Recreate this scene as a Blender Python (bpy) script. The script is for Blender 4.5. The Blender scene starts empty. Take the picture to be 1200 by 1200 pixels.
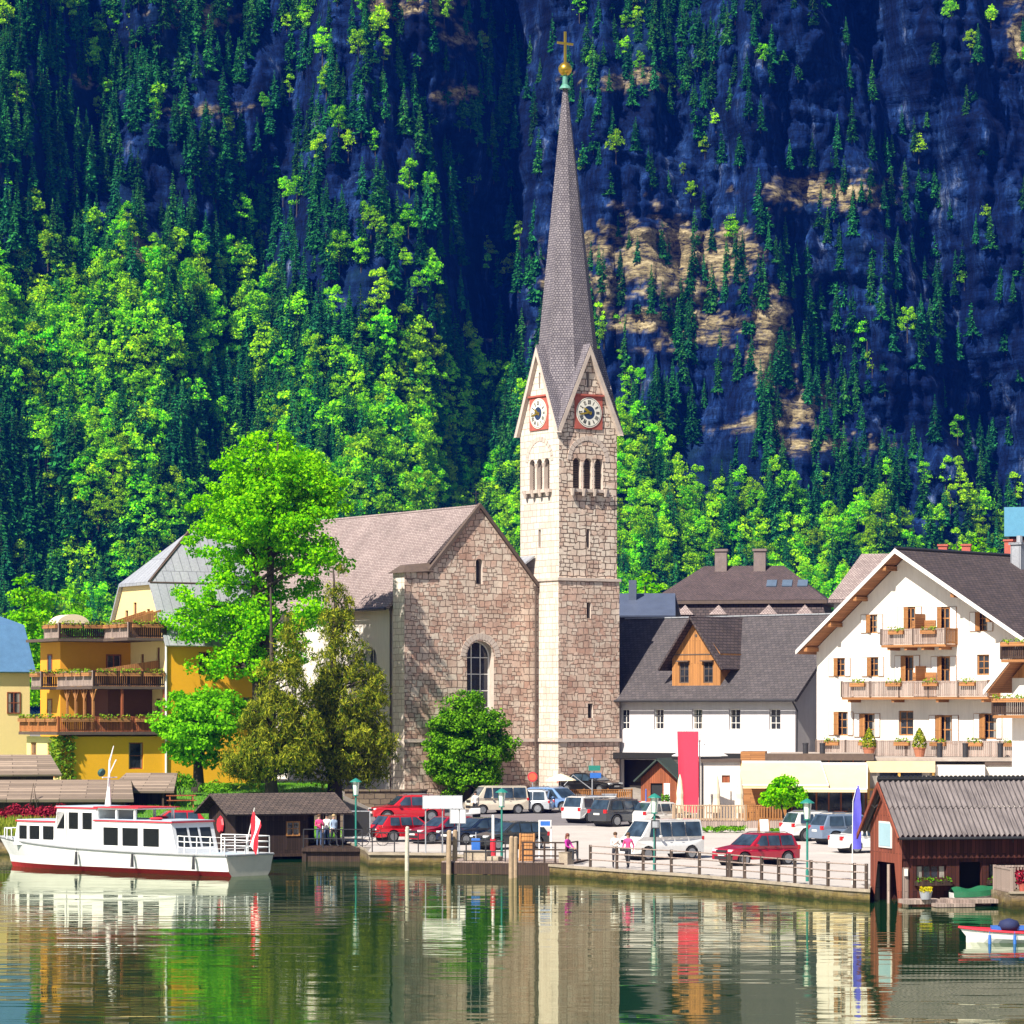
import bpy, bmesh, math, random
import numpy as np
from mathutils import Vector, Matrix
from mathutils.geometry import tessellate_polygon

R = math.radians
rnd = random.Random(7)
rng = np.random.default_rng(11)
scene = bpy.context.scene
col = scene.collection

# ------------------------------------------------------------------ camera, sky, sun, exposure
F, YH, ZC = 4000.0, 838.0, 7.3          # focal length and horizon in pixels of the 1200 px photograph, eye height
cam_d = bpy.data.cameras.new("camera")
cam = bpy.data.objects.new("camera", cam_d)
col.objects.link(cam)
cam.location = (0, 0, ZC)
cam.rotation_euler = (R(90), 0, 0)
cam_d.sensor_width = 36
cam_d.lens = 36 * F / 1200
cam_d.shift_y = (YH - 600) / 1200
cam_d.clip_start = 0.5
cam_d.clip_end = 5000
scene.camera = cam

SUN_AZ, SUN_EL = 216.0, 46.0            # bearing clockwise from +Y
world = bpy.data.worlds.new("World")
scene.world = world
world.use_nodes = True
wn = world.node_tree
bg = wn.nodes["Background"]
sky = wn.nodes.new("ShaderNodeTexSky")
sky.sky_type = 'NISHITA'
sky.sun_disc = False
sky.sun_elevation = R(SUN_EL)
sky.sun_rotation = R(SUN_AZ)
wn.links.new(sky.outputs[0], bg.inputs[0])
bg.inputs[1].default_value = 0.055
sun_d = bpy.data.lights.new("sun", 'SUN')
sun = bpy.data.objects.new("sun", sun_d)
col.objects.link(sun)
sun_d.energy = 5.0
sun_d.angle = R(0.53)
sun_d.color = (1.0, 0.92, 0.80)
az, el = R(SUN_AZ), R(SUN_EL)
sdir = Vector((math.sin(az) * math.cos(el), math.cos(az) * math.cos(el), math.sin(el)))
sun.rotation_euler = sdir.to_track_quat('Z', 'Y').to_euler()
vs = scene.view_settings
scene.display_settings.display_device = 'sRGB'
vs.view_transform = 'Standard'
vs.look = 'None'
vs.exposure = 0.85
vs.gamma = 1
scene.cycles.max_bounces = 6
scene.cycles.diffuse_bounces = 2
scene.cycles.glossy_bounces = 3
scene.cycles.transmission_bounces = 2
scene.cycles.volume_bounces = 0
scene.cycles.transparent_max_bounces = 4
scene.cycles.use_denoising = True

# ------------------------------------------------------------------ measuring
def sstep(a, b, t):
    t = min(1.0, max(0.0, (t - a) / (b - a)))
    return t * t * (3 - 2 * t)

def gz(x, y):
    """height of the ground"""
    p = min(1.2, max(0.0, (y - 168) / 60 * 1.05))
    p += sstep(228, 238, y) * 1.1 * (1 - sstep(8, 24, x))
    lawn = min(2.7, max(0.25, 0.25 + (y - 190) * 0.085))
    w = 1 - sstep(-12.5, -9.5, x)
    z = p * (1 - w) + lawn * w
    return z

def at(px, py, d):
    return Vector(((px - 600) * d / F, d, ZC - (py - YH) * d / F))

def ground(px, py):
    """where the ground is seen at a pixel of the photograph"""
    d = 180.0
    for _ in range(60):
        z = gz((px - 600) * d / F, d)
        d = 0.5 * d + 0.5 * (ZC - z) * F / (py - YH)
    x = (px - 600) * d / F
    return Vector((x, d, gz(x, d)))

def base_at(px, d):
    """ground point at a depth, and the pixel row where it is seen"""
    x = (px - 600) * d / F
    z = gz(x, d)
    return Vector((x, d, z)), YH + (ZC - z) * F / d

def wx(px, d):
    return (px - 600) * d / F

# ------------------------------------------------------------------ materials
def new_mat(name):
    m = bpy.data.materials.new(name)
    m.use_nodes = True
    nt = m.node_tree
    b = nt.nodes["Principled BSDF"]
    return m, nt, b

def N(nt, t, **kw):
    n = nt.nodes.new(t)
    for k, v in kw.items():
        setattr(n, k, v)
    return n

def rgb(c):
    return (c[0], c[1], c[2], 1)

def mixc(nt, fac, a, b, mode='MIX'):
    n = nt.nodes.new("ShaderNodeMix")
    n.data_type = 'RGBA'
    n.blend_type = mode
    for sock, v in ((n.inputs[0], fac), (n.inputs[6], a), (n.inputs[7], b)):
        if hasattr(v, 'is_linked'):
            nt.links.new(v, sock)
        elif isinstance(v, (int, float)):
            sock.default_value = v
        else:
            sock.default_value = rgb(v)
    return n.outputs[2]

def ramp(nt, src, stops):
    n = nt.nodes.new("ShaderNodeValToRGB")
    e = n.color_ramp.elements
    while len(e) < len(stops):
        e.new(0.5)
    for el_, (p, c) in zip(e, stops):
        el_.position = p
        el_.color = rgb(c) if not isinstance(c, (int, float)) else (c, c, c, 1)
    nt.links.new(src, n.inputs[0])
    return n.outputs[0]

def noise(nt, vec, scale, detail=3, rough=.55):
    n = N(nt, "ShaderNodeTexNoise")
    n.inputs['Scale'].default_value = scale
    n.inputs['Detail'].default_value = detail
    n.inputs['Roughness'].default_value = rough
    if vec is not None:
        nt.links.new(vec, n.inputs['Vector'])
    return n.outputs['Fac']

def coords(nt, kind='Object', scale=None):
    tc = N(nt, "ShaderNodeTexCoord")
    o = tc.outputs[kind]
    if scale:
        mp = N(nt, "ShaderNodeMapping")
        mp.inputs['Scale'].default_value = scale
        nt.links.new(o, mp.inputs[0])
        o = mp.outputs[0]
    return o

def bump(nt, b, h, strength=.3, dist=.03):
    n = N(nt, "ShaderNodeBump")
    n.inputs['Strength'].default_value = strength
    n.inputs['Distance'].default_value = dist
    nt.links.new(h, n.inputs['Height'])
    nt.links.new(n.outputs[0], b.inputs['Normal'])

_mc = {}
def plain(name, c, rough=.6, var=.18, scale=2.0, metal=0.0, coat=0.0, spec=.5, stretch=None, bmp=0.0):
    """a painted / rendered / cloth surface with weathering"""
    if name in _mc:
        return _mc[name]
    m, nt, b = new_mat(name)
    v = coords(nt, 'Object', stretch)
    n1 = noise(nt, v, scale, 5, .62)
    n2 = noise(nt, v, scale * 9, 3)
    f = mixc(nt, .35, n1, n2)
    lo = [x * (1 - var) for x in c]
    hi = [min(1, x * (1 + var * .7)) for x in c]
    nt.links.new(ramp(nt, f, [(.3, lo), (.7, hi)]), b.inputs['Base Color'])
    b.inputs['Roughness'].default_value = rough
    b.inputs['Metallic'].default_value = metal
    b.inputs['Specular IOR Level'].default_value = spec
    b.inputs['Coat Weight'].default_value = coat
    if bmp:
        bump(nt, b, n2, bmp, .02)
    _mc[name] = m
    return m

def wood(name, c, rough=.7, var=.35, plank=.16, vertical=True, gap=.5):
    """boards: grain and dark joints, in wall metres (UV)"""
    if name in _mc:
        return _mc[name]
    m, nt, b = new_mat(name)
    uv = coords(nt, 'UV')
    br = N(nt, "ShaderNodeTexBrick")
    mp = N(nt, "ShaderNodeMapping")
    if vertical:
        mp.inputs['Rotation'].default_value = (0, 0, R(90))
    nt.links.new(uv, mp.inputs[0])
    nt.links.new(mp.outputs[0], br.inputs[0])
    br.inputs['Scale'].default_value = 1
    br.inputs['Brick Width'].default_value = 3.1
    br.inputs['Row Height'].default_value = plank
    br.inputs['Mortar Size'].default_value = plank * .06
    br.inputs['Color1'].default_value = rgb([x * (1 - var) for x in c])
    br.inputs['Color2'].default_value = rgb([min(1, x * (1 + var)) for x in c])
    br.inputs['Mortar'].default_value = rgb([x * gap * .4 for x in c])
    mp2 = N(nt, "ShaderNodeMapping")
    mp2.inputs['Scale'].default_value = (1.2, 26, 1)
    nt.links.new(mp.outputs[0], mp2.inputs[0])
    g = noise(nt, mp2.outputs[0], 1.5, 4)
    cc = mixc(nt, .6, br.outputs['Color'], ramp(nt, g, [(.25, .45), (.7, 1.0)]), 'MULTIPLY')
    nt.links.new(cc, b.inputs['Base Color'])
    b.inputs['Roughness'].default_value = rough
    b.inputs['Specular IOR Level'].default_value = .3
    bump(nt, b, br.outputs['Fac'], -.5, .02)
    _mc[name] = m
    return m

def courses(name, c1, c2, cm, w, h, mortar, rough=.85, distort=.0, squash=1.0, freq=2, bmp=.6, spec=.25, var=.3, bias=0.0, vstreak=0.0, dscale=1.3, two=False, wet=False):
    """stones, tiles or shingles laid in courses, in wall metres (UV)"""
    if name in _mc:
        return _mc[name]
    m, nt, b = new_mat(name)
    uv = coords(nt, 'UV')
    vec = uv
    if distort:
        n = N(nt, "ShaderNodeTexNoise")
        n.inputs['Scale'].default_value = dscale
        n.inputs['Detail'].default_value = 2
        nt.links.new(uv, n.inputs['Vector'])
        s = N(nt, "ShaderNodeVectorMath", operation='SUBTRACT')
        nt.links.new(n.outputs['Color'], s.inputs[0])
        s.inputs[1].default_value = (.5, .5, .5)
        sc = N(nt, "ShaderNodeVectorMath", operation='SCALE')
        nt.links.new(s.outputs[0], sc.inputs[0])
        sc.inputs['Scale'].default_value = distort
        ad = N(nt, "ShaderNodeVectorMath", operation='ADD')
        nt.links.new(uv, ad.inputs[0])
        nt.links.new(sc.outputs[0], ad.inputs[1])
        vec = ad.outputs[0]
    br = N(nt, "ShaderNodeTexBrick")
    br.squash = squash
    br.squash_frequency = freq
    br.offset = .5
    nt.links.new(vec, br.inputs[0])
    br.inputs['Scale'].default_value = 1
    br.inputs['Brick Width'].default_value = w
    br.inputs['Row Height'].default_value = h
    br.inputs['Mortar Size'].default_value = mortar
    br.inputs['Mortar Smooth'].default_value = .25
    br.inputs['Bias'].default_value = bias
    br.inputs['Color1'].default_value = rgb(c1)
    br.inputs['Color2'].default_value = rgb(c2)
    br.inputs['Mortar'].default_value = rgb(cm)
    nz = noise(nt, uv, .5, 4)
    nf = noise(nt, uv, 6, 4)
    bcol, bfac = br.outputs['Color'], br.outputs['Fac']
    if two:
        b2 = N(nt, "ShaderNodeTexBrick")
        b2.squash = .8; b2.squash_frequency = 3; b2.offset = .37
        nt.links.new(vec, b2.inputs[0])
        for k_ in ('Scale', 'Mortar Smooth', 'Bias', 'Color1', 'Color2', 'Mortar'):
            b2.inputs[k_].default_value = br.inputs[k_].default_value
        b2.inputs['Brick Width'].default_value = w * .62
        b2.inputs['Row Height'].default_value = h * .62
        b2.inputs['Mortar Size'].default_value = mortar
        sel = ramp(nt, noise(nt, uv, .8, 2), [(.5, 0.0), (.515, 1.0)])
        bcol = mixc(nt, sel, bcol, b2.outputs['Color'])
        bfac = mixc(nt, sel, bfac, b2.outputs['Fac'])
    if two:
        vo = N(nt, "ShaderNodeTexVoronoi")
        mpv = N(nt, "ShaderNodeMapping"); mpv.inputs['Scale'].default_value = (1.25 / w * .7, .55 / h, 1)
        nt.links.new(vec, mpv.inputs[0]); nt.links.new(mpv.outputs[0], vo.inputs['Vector'])
        vo.inputs['Scale'].default_value = 1.0
        bcol = mixc(nt, .8, bcol, ramp(nt, vo.outputs['Color'], [(.15, (.72, .62, .58)), (.4, (.97, .90, .86)), (.8, (1.0, 1.0, .98))]), 'MULTIPLY')
    cc = mixc(nt, .75, bcol, ramp(nt, nz, [(.3, 1 - var), (.68, 1.0)]), 'MULTIPLY')
    cc = mixc(nt, .6, cc, ramp(nt, nf, [(.25, .62), (.65, 1.0)]), 'MULTIPLY')
    if vstreak:
        mp = N(nt, "ShaderNodeMapping")
        mp.inputs['Scale'].default_value = (1.6, .12, 1)
        nt.links.new(uv, mp.inputs[0])
        sv = noise(nt, mp.outputs[0], 1.0, 4)
        cc = mixc(nt, vstreak, cc, ramp(nt, sv, [(.35, .45), (.6, 1.0)]), 'MULTIPLY')
    if wet:
        sp3 = N(nt, "ShaderNodeSeparateXYZ"); nt.links.new(coords(nt, 'Object'), sp3.inputs[0])
        mr3 = N(nt, "ShaderNodeMath", operation='MULTIPLY_ADD'); nt.links.new(noise(nt, uv, 1.7, 4), mr3.inputs[0]); mr3.inputs[1].default_value = -.5; nt.links.new(sp3.outputs[2], mr3.inputs[2])
        ad3 = N(nt, "ShaderNodeMath", operation='ADD'); nt.links.new(mr3.outputs[0], ad3.inputs[0]); ad3.inputs[1].default_value = 1.0
        cc = mixc(nt, 1.0, cc, ramp(nt, ad3.outputs[0], [(.30, (.22, .26, .10)), (.50, (.85, .80, .45)), (.72, (1, 1, 1))]), 'MULTIPLY')
    nt.links.new(cc, b.inputs['Base Color'])
    b.inputs['Roughness'].default_value = rough
    b.inputs['Specular IOR Level'].default_value = spec
    hh = mixc(nt, .25, bfac, nf)
    bump(nt, b, hh, -bmp, .04)
    _mc[name] = m
    return m

def leaf_mat(name, c1, c2, trans=.35, objvar=.35, c3=None):
    m, nt, b = new_mat(name)
    nt.nodes.remove(b)
    out = nt.nodes["Material Output"]
    geo = N(nt, "ShaderNodeNewGeometry")
    oi = N(nt, "ShaderNodeObjectInfo")
    c = ramp(nt, geo.outputs['Random Per Island'], [(.1, c1), (.9, c2)])
    if objvar:
        hs = N(nt, "ShaderNodeHueSaturation")
        mr = N(nt, "ShaderNodeMapRange")
        nt.links.new(oi.outputs['Random'], mr.inputs[0])
        mr.inputs[3].default_value = 1 - objvar
        mr.inputs[4].default_value = 1 + objvar
        nt.links.new(mr.outputs[0], hs.inputs['Value'])
        mr2 = N(nt, "ShaderNodeMapRange")
        ml = N(nt, "ShaderNodeMath", operation='FRACT')
        mu = N(nt, "ShaderNodeMath", operation='MULTIPLY')
        mu.inputs[1].default_value = 7.31
        nt.links.new(oi.outputs['Random'], mu.inputs[0])
        nt.links.new(mu.outputs[0], ml.inputs[0])
        nt.links.new(ml.outputs[0], mr2.inputs[0])
        mr2.inputs[3].default_value = .475
        mr2.inputs[4].default_value = .525
        nt.links.new(mr2.outputs[0], hs.inputs['Hue'])
        nt.links.new(c, hs.inputs['Color'])
        c = hs.outputs[0]
    d = N(nt, "ShaderNodeBsdfDiffuse")
    t = N(nt, "ShaderNodeBsdfTranslucent")
    nt.links.new(c, d.inputs[0])
    nt.links.new(c, t.inputs[0])
    mx = N(nt, "ShaderNodeMixShader")
    mx.inputs[0].default_value = trans
    nt.links.new(d.outputs[0], mx.inputs[1])
    nt.links.new(t.outputs[0], mx.inputs[2])
    nt.links.new(mx.outputs[0], out.inputs[0])
    return m

def glass_mat(name, c=(.02, .025, .035), rough=.06, spec=.8, curtain=False):
    if name in _mc:
        return _mc[name]
    m, nt, b = new_mat(name)
    v = coords(nt, 'Object')
    n1 = noise(nt, v, 1.3, 2)
    cc = ramp(nt, n1, [(.35, [x * .5 for x in c]), (.7, [x * 1.6 for x in c])])
    if curtain:
        gx = N(nt, "ShaderNodeSeparateXYZ"); nt.links.new(coords(nt, 'Generated'), gx.inputs[0])
        oi = N(nt, "ShaderNodeObjectInfo")
        dd_ = N(nt, "ShaderNodeMath", operation='SUBTRACT'); nt.links.new(gx.outputs[0], dd_.inputs[0]); dd_.inputs[1].default_value = .5
        ab = N(nt, "ShaderNodeMath", operation='ABSOLUTE'); nt.links.new(dd_.outputs[0], ab.inputs[0])
        ad_ = N(nt, "ShaderNodeMath", operation='MULTIPLY_ADD'); nt.links.new(oi.outputs['Random'], ad_.inputs[0]); ad_.inputs[1].default_value = .32; nt.links.new(ab.outputs[0], ad_.inputs[2])
        wv = noise(nt, coords(nt, 'Generated', (14, 14, .6)), 1.0, 2)
        cur = ramp(nt, wv, [(.3, (.12, .11, .10)), (.7, (.40, .37, .33))])
        cc = mixc(nt, ramp(nt, ad_.outputs[0], [(.50, 0.0), (.52, 1.0)]), cc, cur)
    nt.links.new(cc, b.inputs['Base Color'])
    b.inputs['Roughness'].default_value = rough
    b.inputs['Specular IOR Level'].default_value = spec
    _mc[name] = m
    return m

# ------------------------------------------------------------------ mesh building
def set_uv(me):
    """wall metres: u along the horizontal, v up the slope"""
    n = len(me.polygons)
    if not n or n > 60000:
        return
    uvl = me.uv_layers.new(name="metres")
    data = uvl.data
    vs_ = me.vertices
    for p in me.polygons:
        nn = p.normal
        if abs(nn.z) > .985:
            t = Vector((1, 0, 0)); s = Vector((0, 1, 0))
        else:
            t = Vector((-nn.y, nn.x, 0)).normalized()
            s = nn.cross(t)
            if s.z < 0: s = -s
        for li in p.loop_indices:
            co = vs_[me.loops[li].vertex_index].co
            data[li].uv = (co.dot(t), co.dot(s))

class MB:
    def __init__(s):
        s.v = []; s.f = []; s.m = []
    def add(s, vs_, fs, mat=0, M=None):
        b = len(s.v)
        for p in vs_:
            p = Vector(p)
            s.v.append(M @ p if M else p)
        for f in fs:
            s.f.append([b + i for i in f]); s.m.append(mat)
    def box(s, x0, x1, y0, y1, z0, z1, mat=0, M=None):
        vs_ = [(x0, y0, z0), (x1, y0, z0), (x1, y1, z0), (x0, y1, z0), (x0, y0, z1), (x1, y0, z1), (x1, y1, z1), (x0, y1, z1)]
        s.add(vs_, [(0, 3, 2, 1), (4, 5, 6, 7), (0, 1, 5, 4), (1, 2, 6, 5), (2, 3, 7, 6), (3, 0, 4, 7)], mat, M)
        return s
    def cbox(s, c, sz, mat=0, M=None):
        return s.box(c[0] - sz[0] / 2, c[0] + sz[0] / 2, c[1] - sz[1] / 2, c[1] + sz[1] / 2, c[2] - sz[2] / 2, c[2] + sz[2] / 2, mat, M)
    def poly(s, pts, mat=0, M=None):
        s.add(pts, [tuple(range(len(pts)))], mat, M)
        return s
    def prism(s, pts, axis, a, b, mat=0, M=None):
        """pts in the plane across axis ('y': (x,z), 'x': (y,z), 'z': (x,y)), drawn out from a to b"""
        def P(p, t):
            return {'y': (p[0], t, p[1]), 'x': (t, p[0], p[1]), 'z': (p[0], p[1], t)}[axis]
        n = len(pts)
        vs_ = [P(p, a) for p in pts] + [P(p, b) for p in pts]
        fs = [tuple(range(n)), tuple(range(2 * n - 1, n - 1, -1))]
        for i in range(n):
            j = (i + 1) % n
            fs.append((j, i, n + i, n + j))
        s.add(vs_, fs, mat, M)
        return s
    def tube(s, pts, rad, n=8, mat=0, cap=True):
        pts = [Vector(p) for p in pts]
        if not isinstance(rad, (list, tuple)):
            rad = [rad] * len(pts)
        b = len(s.v)
        for i, p in enumerate(pts):
            if i == 0: d = pts[1] - p
            elif i == len(pts) - 1: d = p - pts[i - 1]
            else: d = pts[i + 1] - pts[i - 1]
            d = d.normalized() if d.length > 1e-9 else Vector((0, 0, 1))
            a = Vector((1, 0, 0)) if abs(d.x) < .8 else Vector((0, 1, 0))
            u = d.cross(a).normalized(); w = d.cross(u)
            for k in range(n):
                t = 2 * math.pi * k / n
                s.v.append(p + (u * math.cos(t) + w * math.sin(t)) * rad[i])
        for i in range(len(pts) - 1):
            for k in range(n):
                k2 = (k + 1) % n
                s.f.append([b + i * n + k, b + i * n + k2, b + (i + 1) * n + k2, b + (i + 1) * n + k]); s.m.append(mat)
        if cap:
            s.f.append([b + k for k in range(n)][::-1]); s.m.append(mat)
            s.f.append([b + (len(pts) - 1) * n + k for k in range(n)]); s.m.append(mat)
        return s
    def lathe(s, prof, n=16, mat=0, M=None, c=(0, 0, 0)):
        vs_ = []; fs = []
        for r, z in prof:
            for k in range(n):
                t = 2 * math.pi * k / n
                vs_.append((c[0] + r * math.cos(t), c[1] + r * math.sin(t), c[2] + z))
        for i in range(len(prof) - 1):
            for k in range(n):
                k2 = (k + 1) % n
                fs.append((i * n + k, i * n + k2, (i + 1) * n + k2, (i + 1) * n + k))
        fs.append(tuple(range(n))[::-1])
        fs.append(tuple((len(prof) - 1) * n + k for k in range(n)))
        s.add(vs_, fs, mat, M)
        return s
    def wall(s, outer, holes=(), o=(0, 0, 0), u=(1, 0, 0), inn=(0, 1, 0), depth=.25, mat=0, rmat=None):
        """a wall with real openings: outline and holes in (along, up), reveals going in"""
        o, u, inn = Vector(o), Vector(u), Vector(inn)
        P = lambda p, d=0: o + u * p[0] + Vector((0, 0, p[1])) + inn * d
        loops = [list(outer)] + [list(h) for h in holes]
        tris = tessellate_polygon([[Vector((p[0], p[1], 0)) for p in l] for l in loops])
        flat = [p for l in loops for p in l]
        s.add([P(p) for p in flat], [], mat)
        b = len(s.v) - len(flat)
        nrm = -inn
        for t in tris:
            a_, b_, c_ = (s.v[b + i] for i in t)
            if (b_ - a_).cross(c_ - a_).dot(nrm) < 0:
                t = (t[0], t[2], t[1])
            s.f.append([b + i for i in t]); s.m.append(mat)
        for h in holes:
            n = len(h)
            for i in range(n):
                j = (i + 1) % n
                s.add([P(h[i]), P(h[j]), P(h[j], depth), P(h[i], depth)], [(0, 1, 2, 3)], mat if rmat is None else rmat)
        return s
    def mesh(s, name, mats, smooth=False, uv=True, fixn=False):
        me = bpy.data.meshes.new(name)
        me.from_pydata([tuple(v) for v in s.v], [], s.f)
        for m in (mats if isinstance(mats, (list, tuple)) else [mats]):
            me.materials.append(m)
        me.polygons.foreach_set('material_index', s.m)
        if fixn:
            bm = bmesh.new(); bm.from_mesh(me)
            bmesh.ops.recalc_face_normals(bm, faces=bm.faces)
            bm.to_mesh(me); bm.free()
        if smooth:
            me.polygons.foreach_set('use_smooth', [True] * len(me.polygons))
        me.update()
        if uv: set_uv(me)
        return me
    def obj(s, name, mats, parent=None, smooth=False, bevel=0, uv=True, fixn=False):
        me = s.mesh(name, mats, smooth, uv, fixn)
        o = bpy.data.objects.new(name, me)
        col.objects.link(o)
        if parent: o.parent = parent
        if bevel:
            md = o.modifiers.new('edge', 'BEVEL'); md.width = bevel; md.segments = 2; md.limit_method = 'ANGLE'; md.angle_limit = R(35)
        return o

def link(name, me, parent=None, loc=None, rotz=0):
    o = bpy.data.objects.new(name, me)
    col.objects.link(o)
    if parent: o.parent = parent
    if loc is not None: o.location = loc
    o.rotation_euler = (0, 0, rotz)
    return o

def tag(o, label, cat, group=None, kind=None):
    o['label'] = label; o['category'] = cat
    if group: o['group'] = group
    if kind: o['kind'] = kind
    return o

def struct(o):
    o['kind'] = 'structure'
    return o

def thing(name, label, cat, loc=(0, 0, 0), rotz=0, group=None):
    o = bpy.data.objects.new(name, None)
    col.objects.link(o)
    o.empty_display_size = .3
    o.location = loc; o.rotation_euler = (0, 0, rotz)
    return tag(o, label, cat, group)

def copy_tree(o, loc=None, rotz=None, label=None, parent=None, scale=None):
    c = o.copy()
    col.objects.link(c)
    if parent: c.parent = parent
    if loc is not None: c.location = loc
    if rotz is not None: c.rotation_euler = (0, 0, rotz)
    if scale is not None: c.scale = (scale,) * 3
    if label: c['label'] = label
    for ch in list(o.children):
        copy_tree(ch, parent=c)
    return c

def np_mesh(name, verts, faces, mats, mi=None, smooth=False):
    me = bpy.data.meshes.new(name)
    k = faces.shape[1]
    me.vertices.add(len(verts)); me.vertices.foreach_set('co', verts.astype(np.float32).ravel())
    me.loops.add(faces.size); me.loops.foreach_set('vertex_index', faces.astype(np.int32).ravel())
    me.polygons.add(len(faces))
    me.polygons.foreach_set('loop_start', np.arange(0, faces.size, k, dtype=np.int32))
    if mi is not None: me.polygons.foreach_set('material_index', mi.astype(np.int32))
    if smooth: me.polygons.foreach_set('use_smooth', np.ones(len(faces), dtype=bool))
    for m in mats: me.materials.append(m)
    me.update(calc_edges=True)
    me.validate()
    return me

def unit(a):
    return a / np.maximum(1e-9, np.linalg.norm(a, axis=1, keepdims=True))

def cards(c, size, nrm, aspect=.6, along=None):
    """leaf-shaped quads: centres, half lengths, normals"""
    n = len(c)
    nrm = unit(nrm)
    r = along if along is not None else rng.normal(size=(n, 3))
    t = unit(r - nrm * (r * nrm).sum(1, keepdims=True))
    b = np.cross(nrm, t)
    s = np.asarray(size).reshape(-1, 1) * np.ones((n, 1))
    v = np.stack([c - t * s, c - b * s * aspect + t * s * .1, c + t * s, c + b * s * aspect + t * s * .1], 1).reshape(-1, 3)
    f = np.arange(4 * n).reshape(-1, 4)
    return v, f
# ------------------------------------------------------------------ shoreline, ground, water
shore_px = [(-60, 192.0), (240, 191.0), (405, 188.0), (428, 180.0), (432, 176.5), (520, 176.0), (600, 170.0), (665, 164.6), (735, 160), (805, 156.0), (890, 150), (975, 144.0), (1019, 142.0), (1023, 150.0), (1300, 151.0)]
shore = [(-700.0, 215.0), (-120.0, 198.0)] + [(wx(p, d), d) for p, d in shore_px] + [(130.0, 152.0), (700.0, 165.0)]
def shore_pts(step):
    out = []
    for (xa, ya), (xb, yb) in zip(shore, shore[1:]):
        n = max(1, int(math.hypot(xb - xa, yb - ya) / (step if abs(xa) < 90 and abs(xb) < 90 else 40)))
        for i in range(n):
            t = i / n
            out.append((xa + (xb - xa) * t, ya + (yb - ya) * t))
    return out + [shore[-1]]
sp = shore_pts(2.0)

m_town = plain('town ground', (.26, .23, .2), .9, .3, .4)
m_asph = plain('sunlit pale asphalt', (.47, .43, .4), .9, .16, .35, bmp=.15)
m_quay = courses('quay stone', (.36, .29, .20), (.23, .19, .12), (.2, .165, .11), .9, .32, .02, distort=.35, vstreak=.6, two=True, wet=True)
m_coping = plain('coping concrete', (.36, .30, .23), .9, .4, 1.5)

rows = [0, 2, 4, 7, 10, 14, 18, 23, 28, 34, 40, 47, 54, 60, 63, 66, 69, 72, 76, 80, 86, 95, 110, 140, 200, 320, 500, 800, 1180]
gv = []; gf = []
for (x, y) in sp:
    for r in rows:
        gv.append((x, y + r, gz(x, y + r)))
nr = len(rows)
for i in range(len(sp) - 1):
    for j in range(nr - 1):
        gf.append((i * nr + j, (i + 1) * nr + j, (i + 1) * nr + j + 1, i * nr + j + 1))
gm = MB(); gm.v = [Vector(p) for p in gv]; gm.f = gf; gm.m = [0] * len(gf)
struct(gm.obj('ground', m_town))

# lakeside wall under the ground's edge
q = MB()
for (xa, ya), (xb, yb) in zip(sp, sp[1:]):
    if abs(xa) > 100: continue
    za, zb = gz(xa, ya), gz(xb, yb)
    q.add([(xa, ya - .05, -2.2), (xb, yb - .05, -2.2), (xb, yb - .05, zb - .06), (xa, ya - .05, za - .06)], [(0, 1, 2, 3)], 0)
    q.add([(xa, ya - .18, za - .07), (xb, yb - .18, zb - .07), (xb, yb - .18, zb + .05), (xa, ya - .18, za + .05),
           (xa, ya + .4, za + .05), (xb, yb + .4, zb + .05), (xa, ya + .02, za - .07), (xb, yb + .02, zb - .07)],
          [(0, 1, 2, 3), (3, 2, 5, 4), (6, 7, 1, 0)], 1)
tag(q.obj('quay_wall', [m_quay, m_coping]), 'long low stone wall holding the car park above the lake', 'quay wall')

def sheet(name, poly_fn, x0, x1, step, mat, dz, kind='structure', y0=140, y1=240):
    """a sheet lying just above the ground where poly_fn(x, y) says so"""
    m = MB(); idx = {}
    nx = int((x1 - x0) / step); ny = int((y1 - y0) / step)
    def vid(i, j):
        if (i, j) not in idx:
            x = x0 + i * step; y = y0 + j * step
            idx[(i, j)] = len(m.v); m.v.append(Vector((x, y, gz(x, y) + dz)))
        return idx[(i, j)]
    for i in range(nx):
        for j in range(ny):
            if poly_fn(x0 + (i + .5) * step, y0 + (j + .5) * step):
                m.f.append([vid(i, j), vid(i + 1, j), vid(i + 1, j + 1), vid(i, j + 1)]); m.m.append(0)
    return struct(m.obj(name, mat))

def shore_y(x):
    for (xa, ya), (xb, yb) in zip(shore, shore[1:]):
        if xa <= x <= xb and xb > xa:
            return ya + (yb - ya) * (x - xa) / (xb - xa)
    return 190
def in_park(x, y):
    if y < shore_y(x) + .9: return False
    xl = wx(405, y)
    return xl < x < 38 and y < 226 - max(0, (x - 9)) * .9 + max(0, x - 22) * .6
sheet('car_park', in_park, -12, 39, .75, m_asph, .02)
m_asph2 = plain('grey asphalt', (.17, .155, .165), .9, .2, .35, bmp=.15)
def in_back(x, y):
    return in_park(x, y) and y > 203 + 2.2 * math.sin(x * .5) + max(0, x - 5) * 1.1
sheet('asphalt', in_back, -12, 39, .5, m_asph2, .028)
m_lawn = plain('lawn', (.09, .24, .025), .9, .35, .8)
def in_lawn(x, y):
    return y > shore_y(x) + .8 and -40 < x < wx(405, y) - .8 and y < 238
sheet('lawn', in_lawn, -40, -9, 1.0, m_lawn, .02, y0=180)

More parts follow.
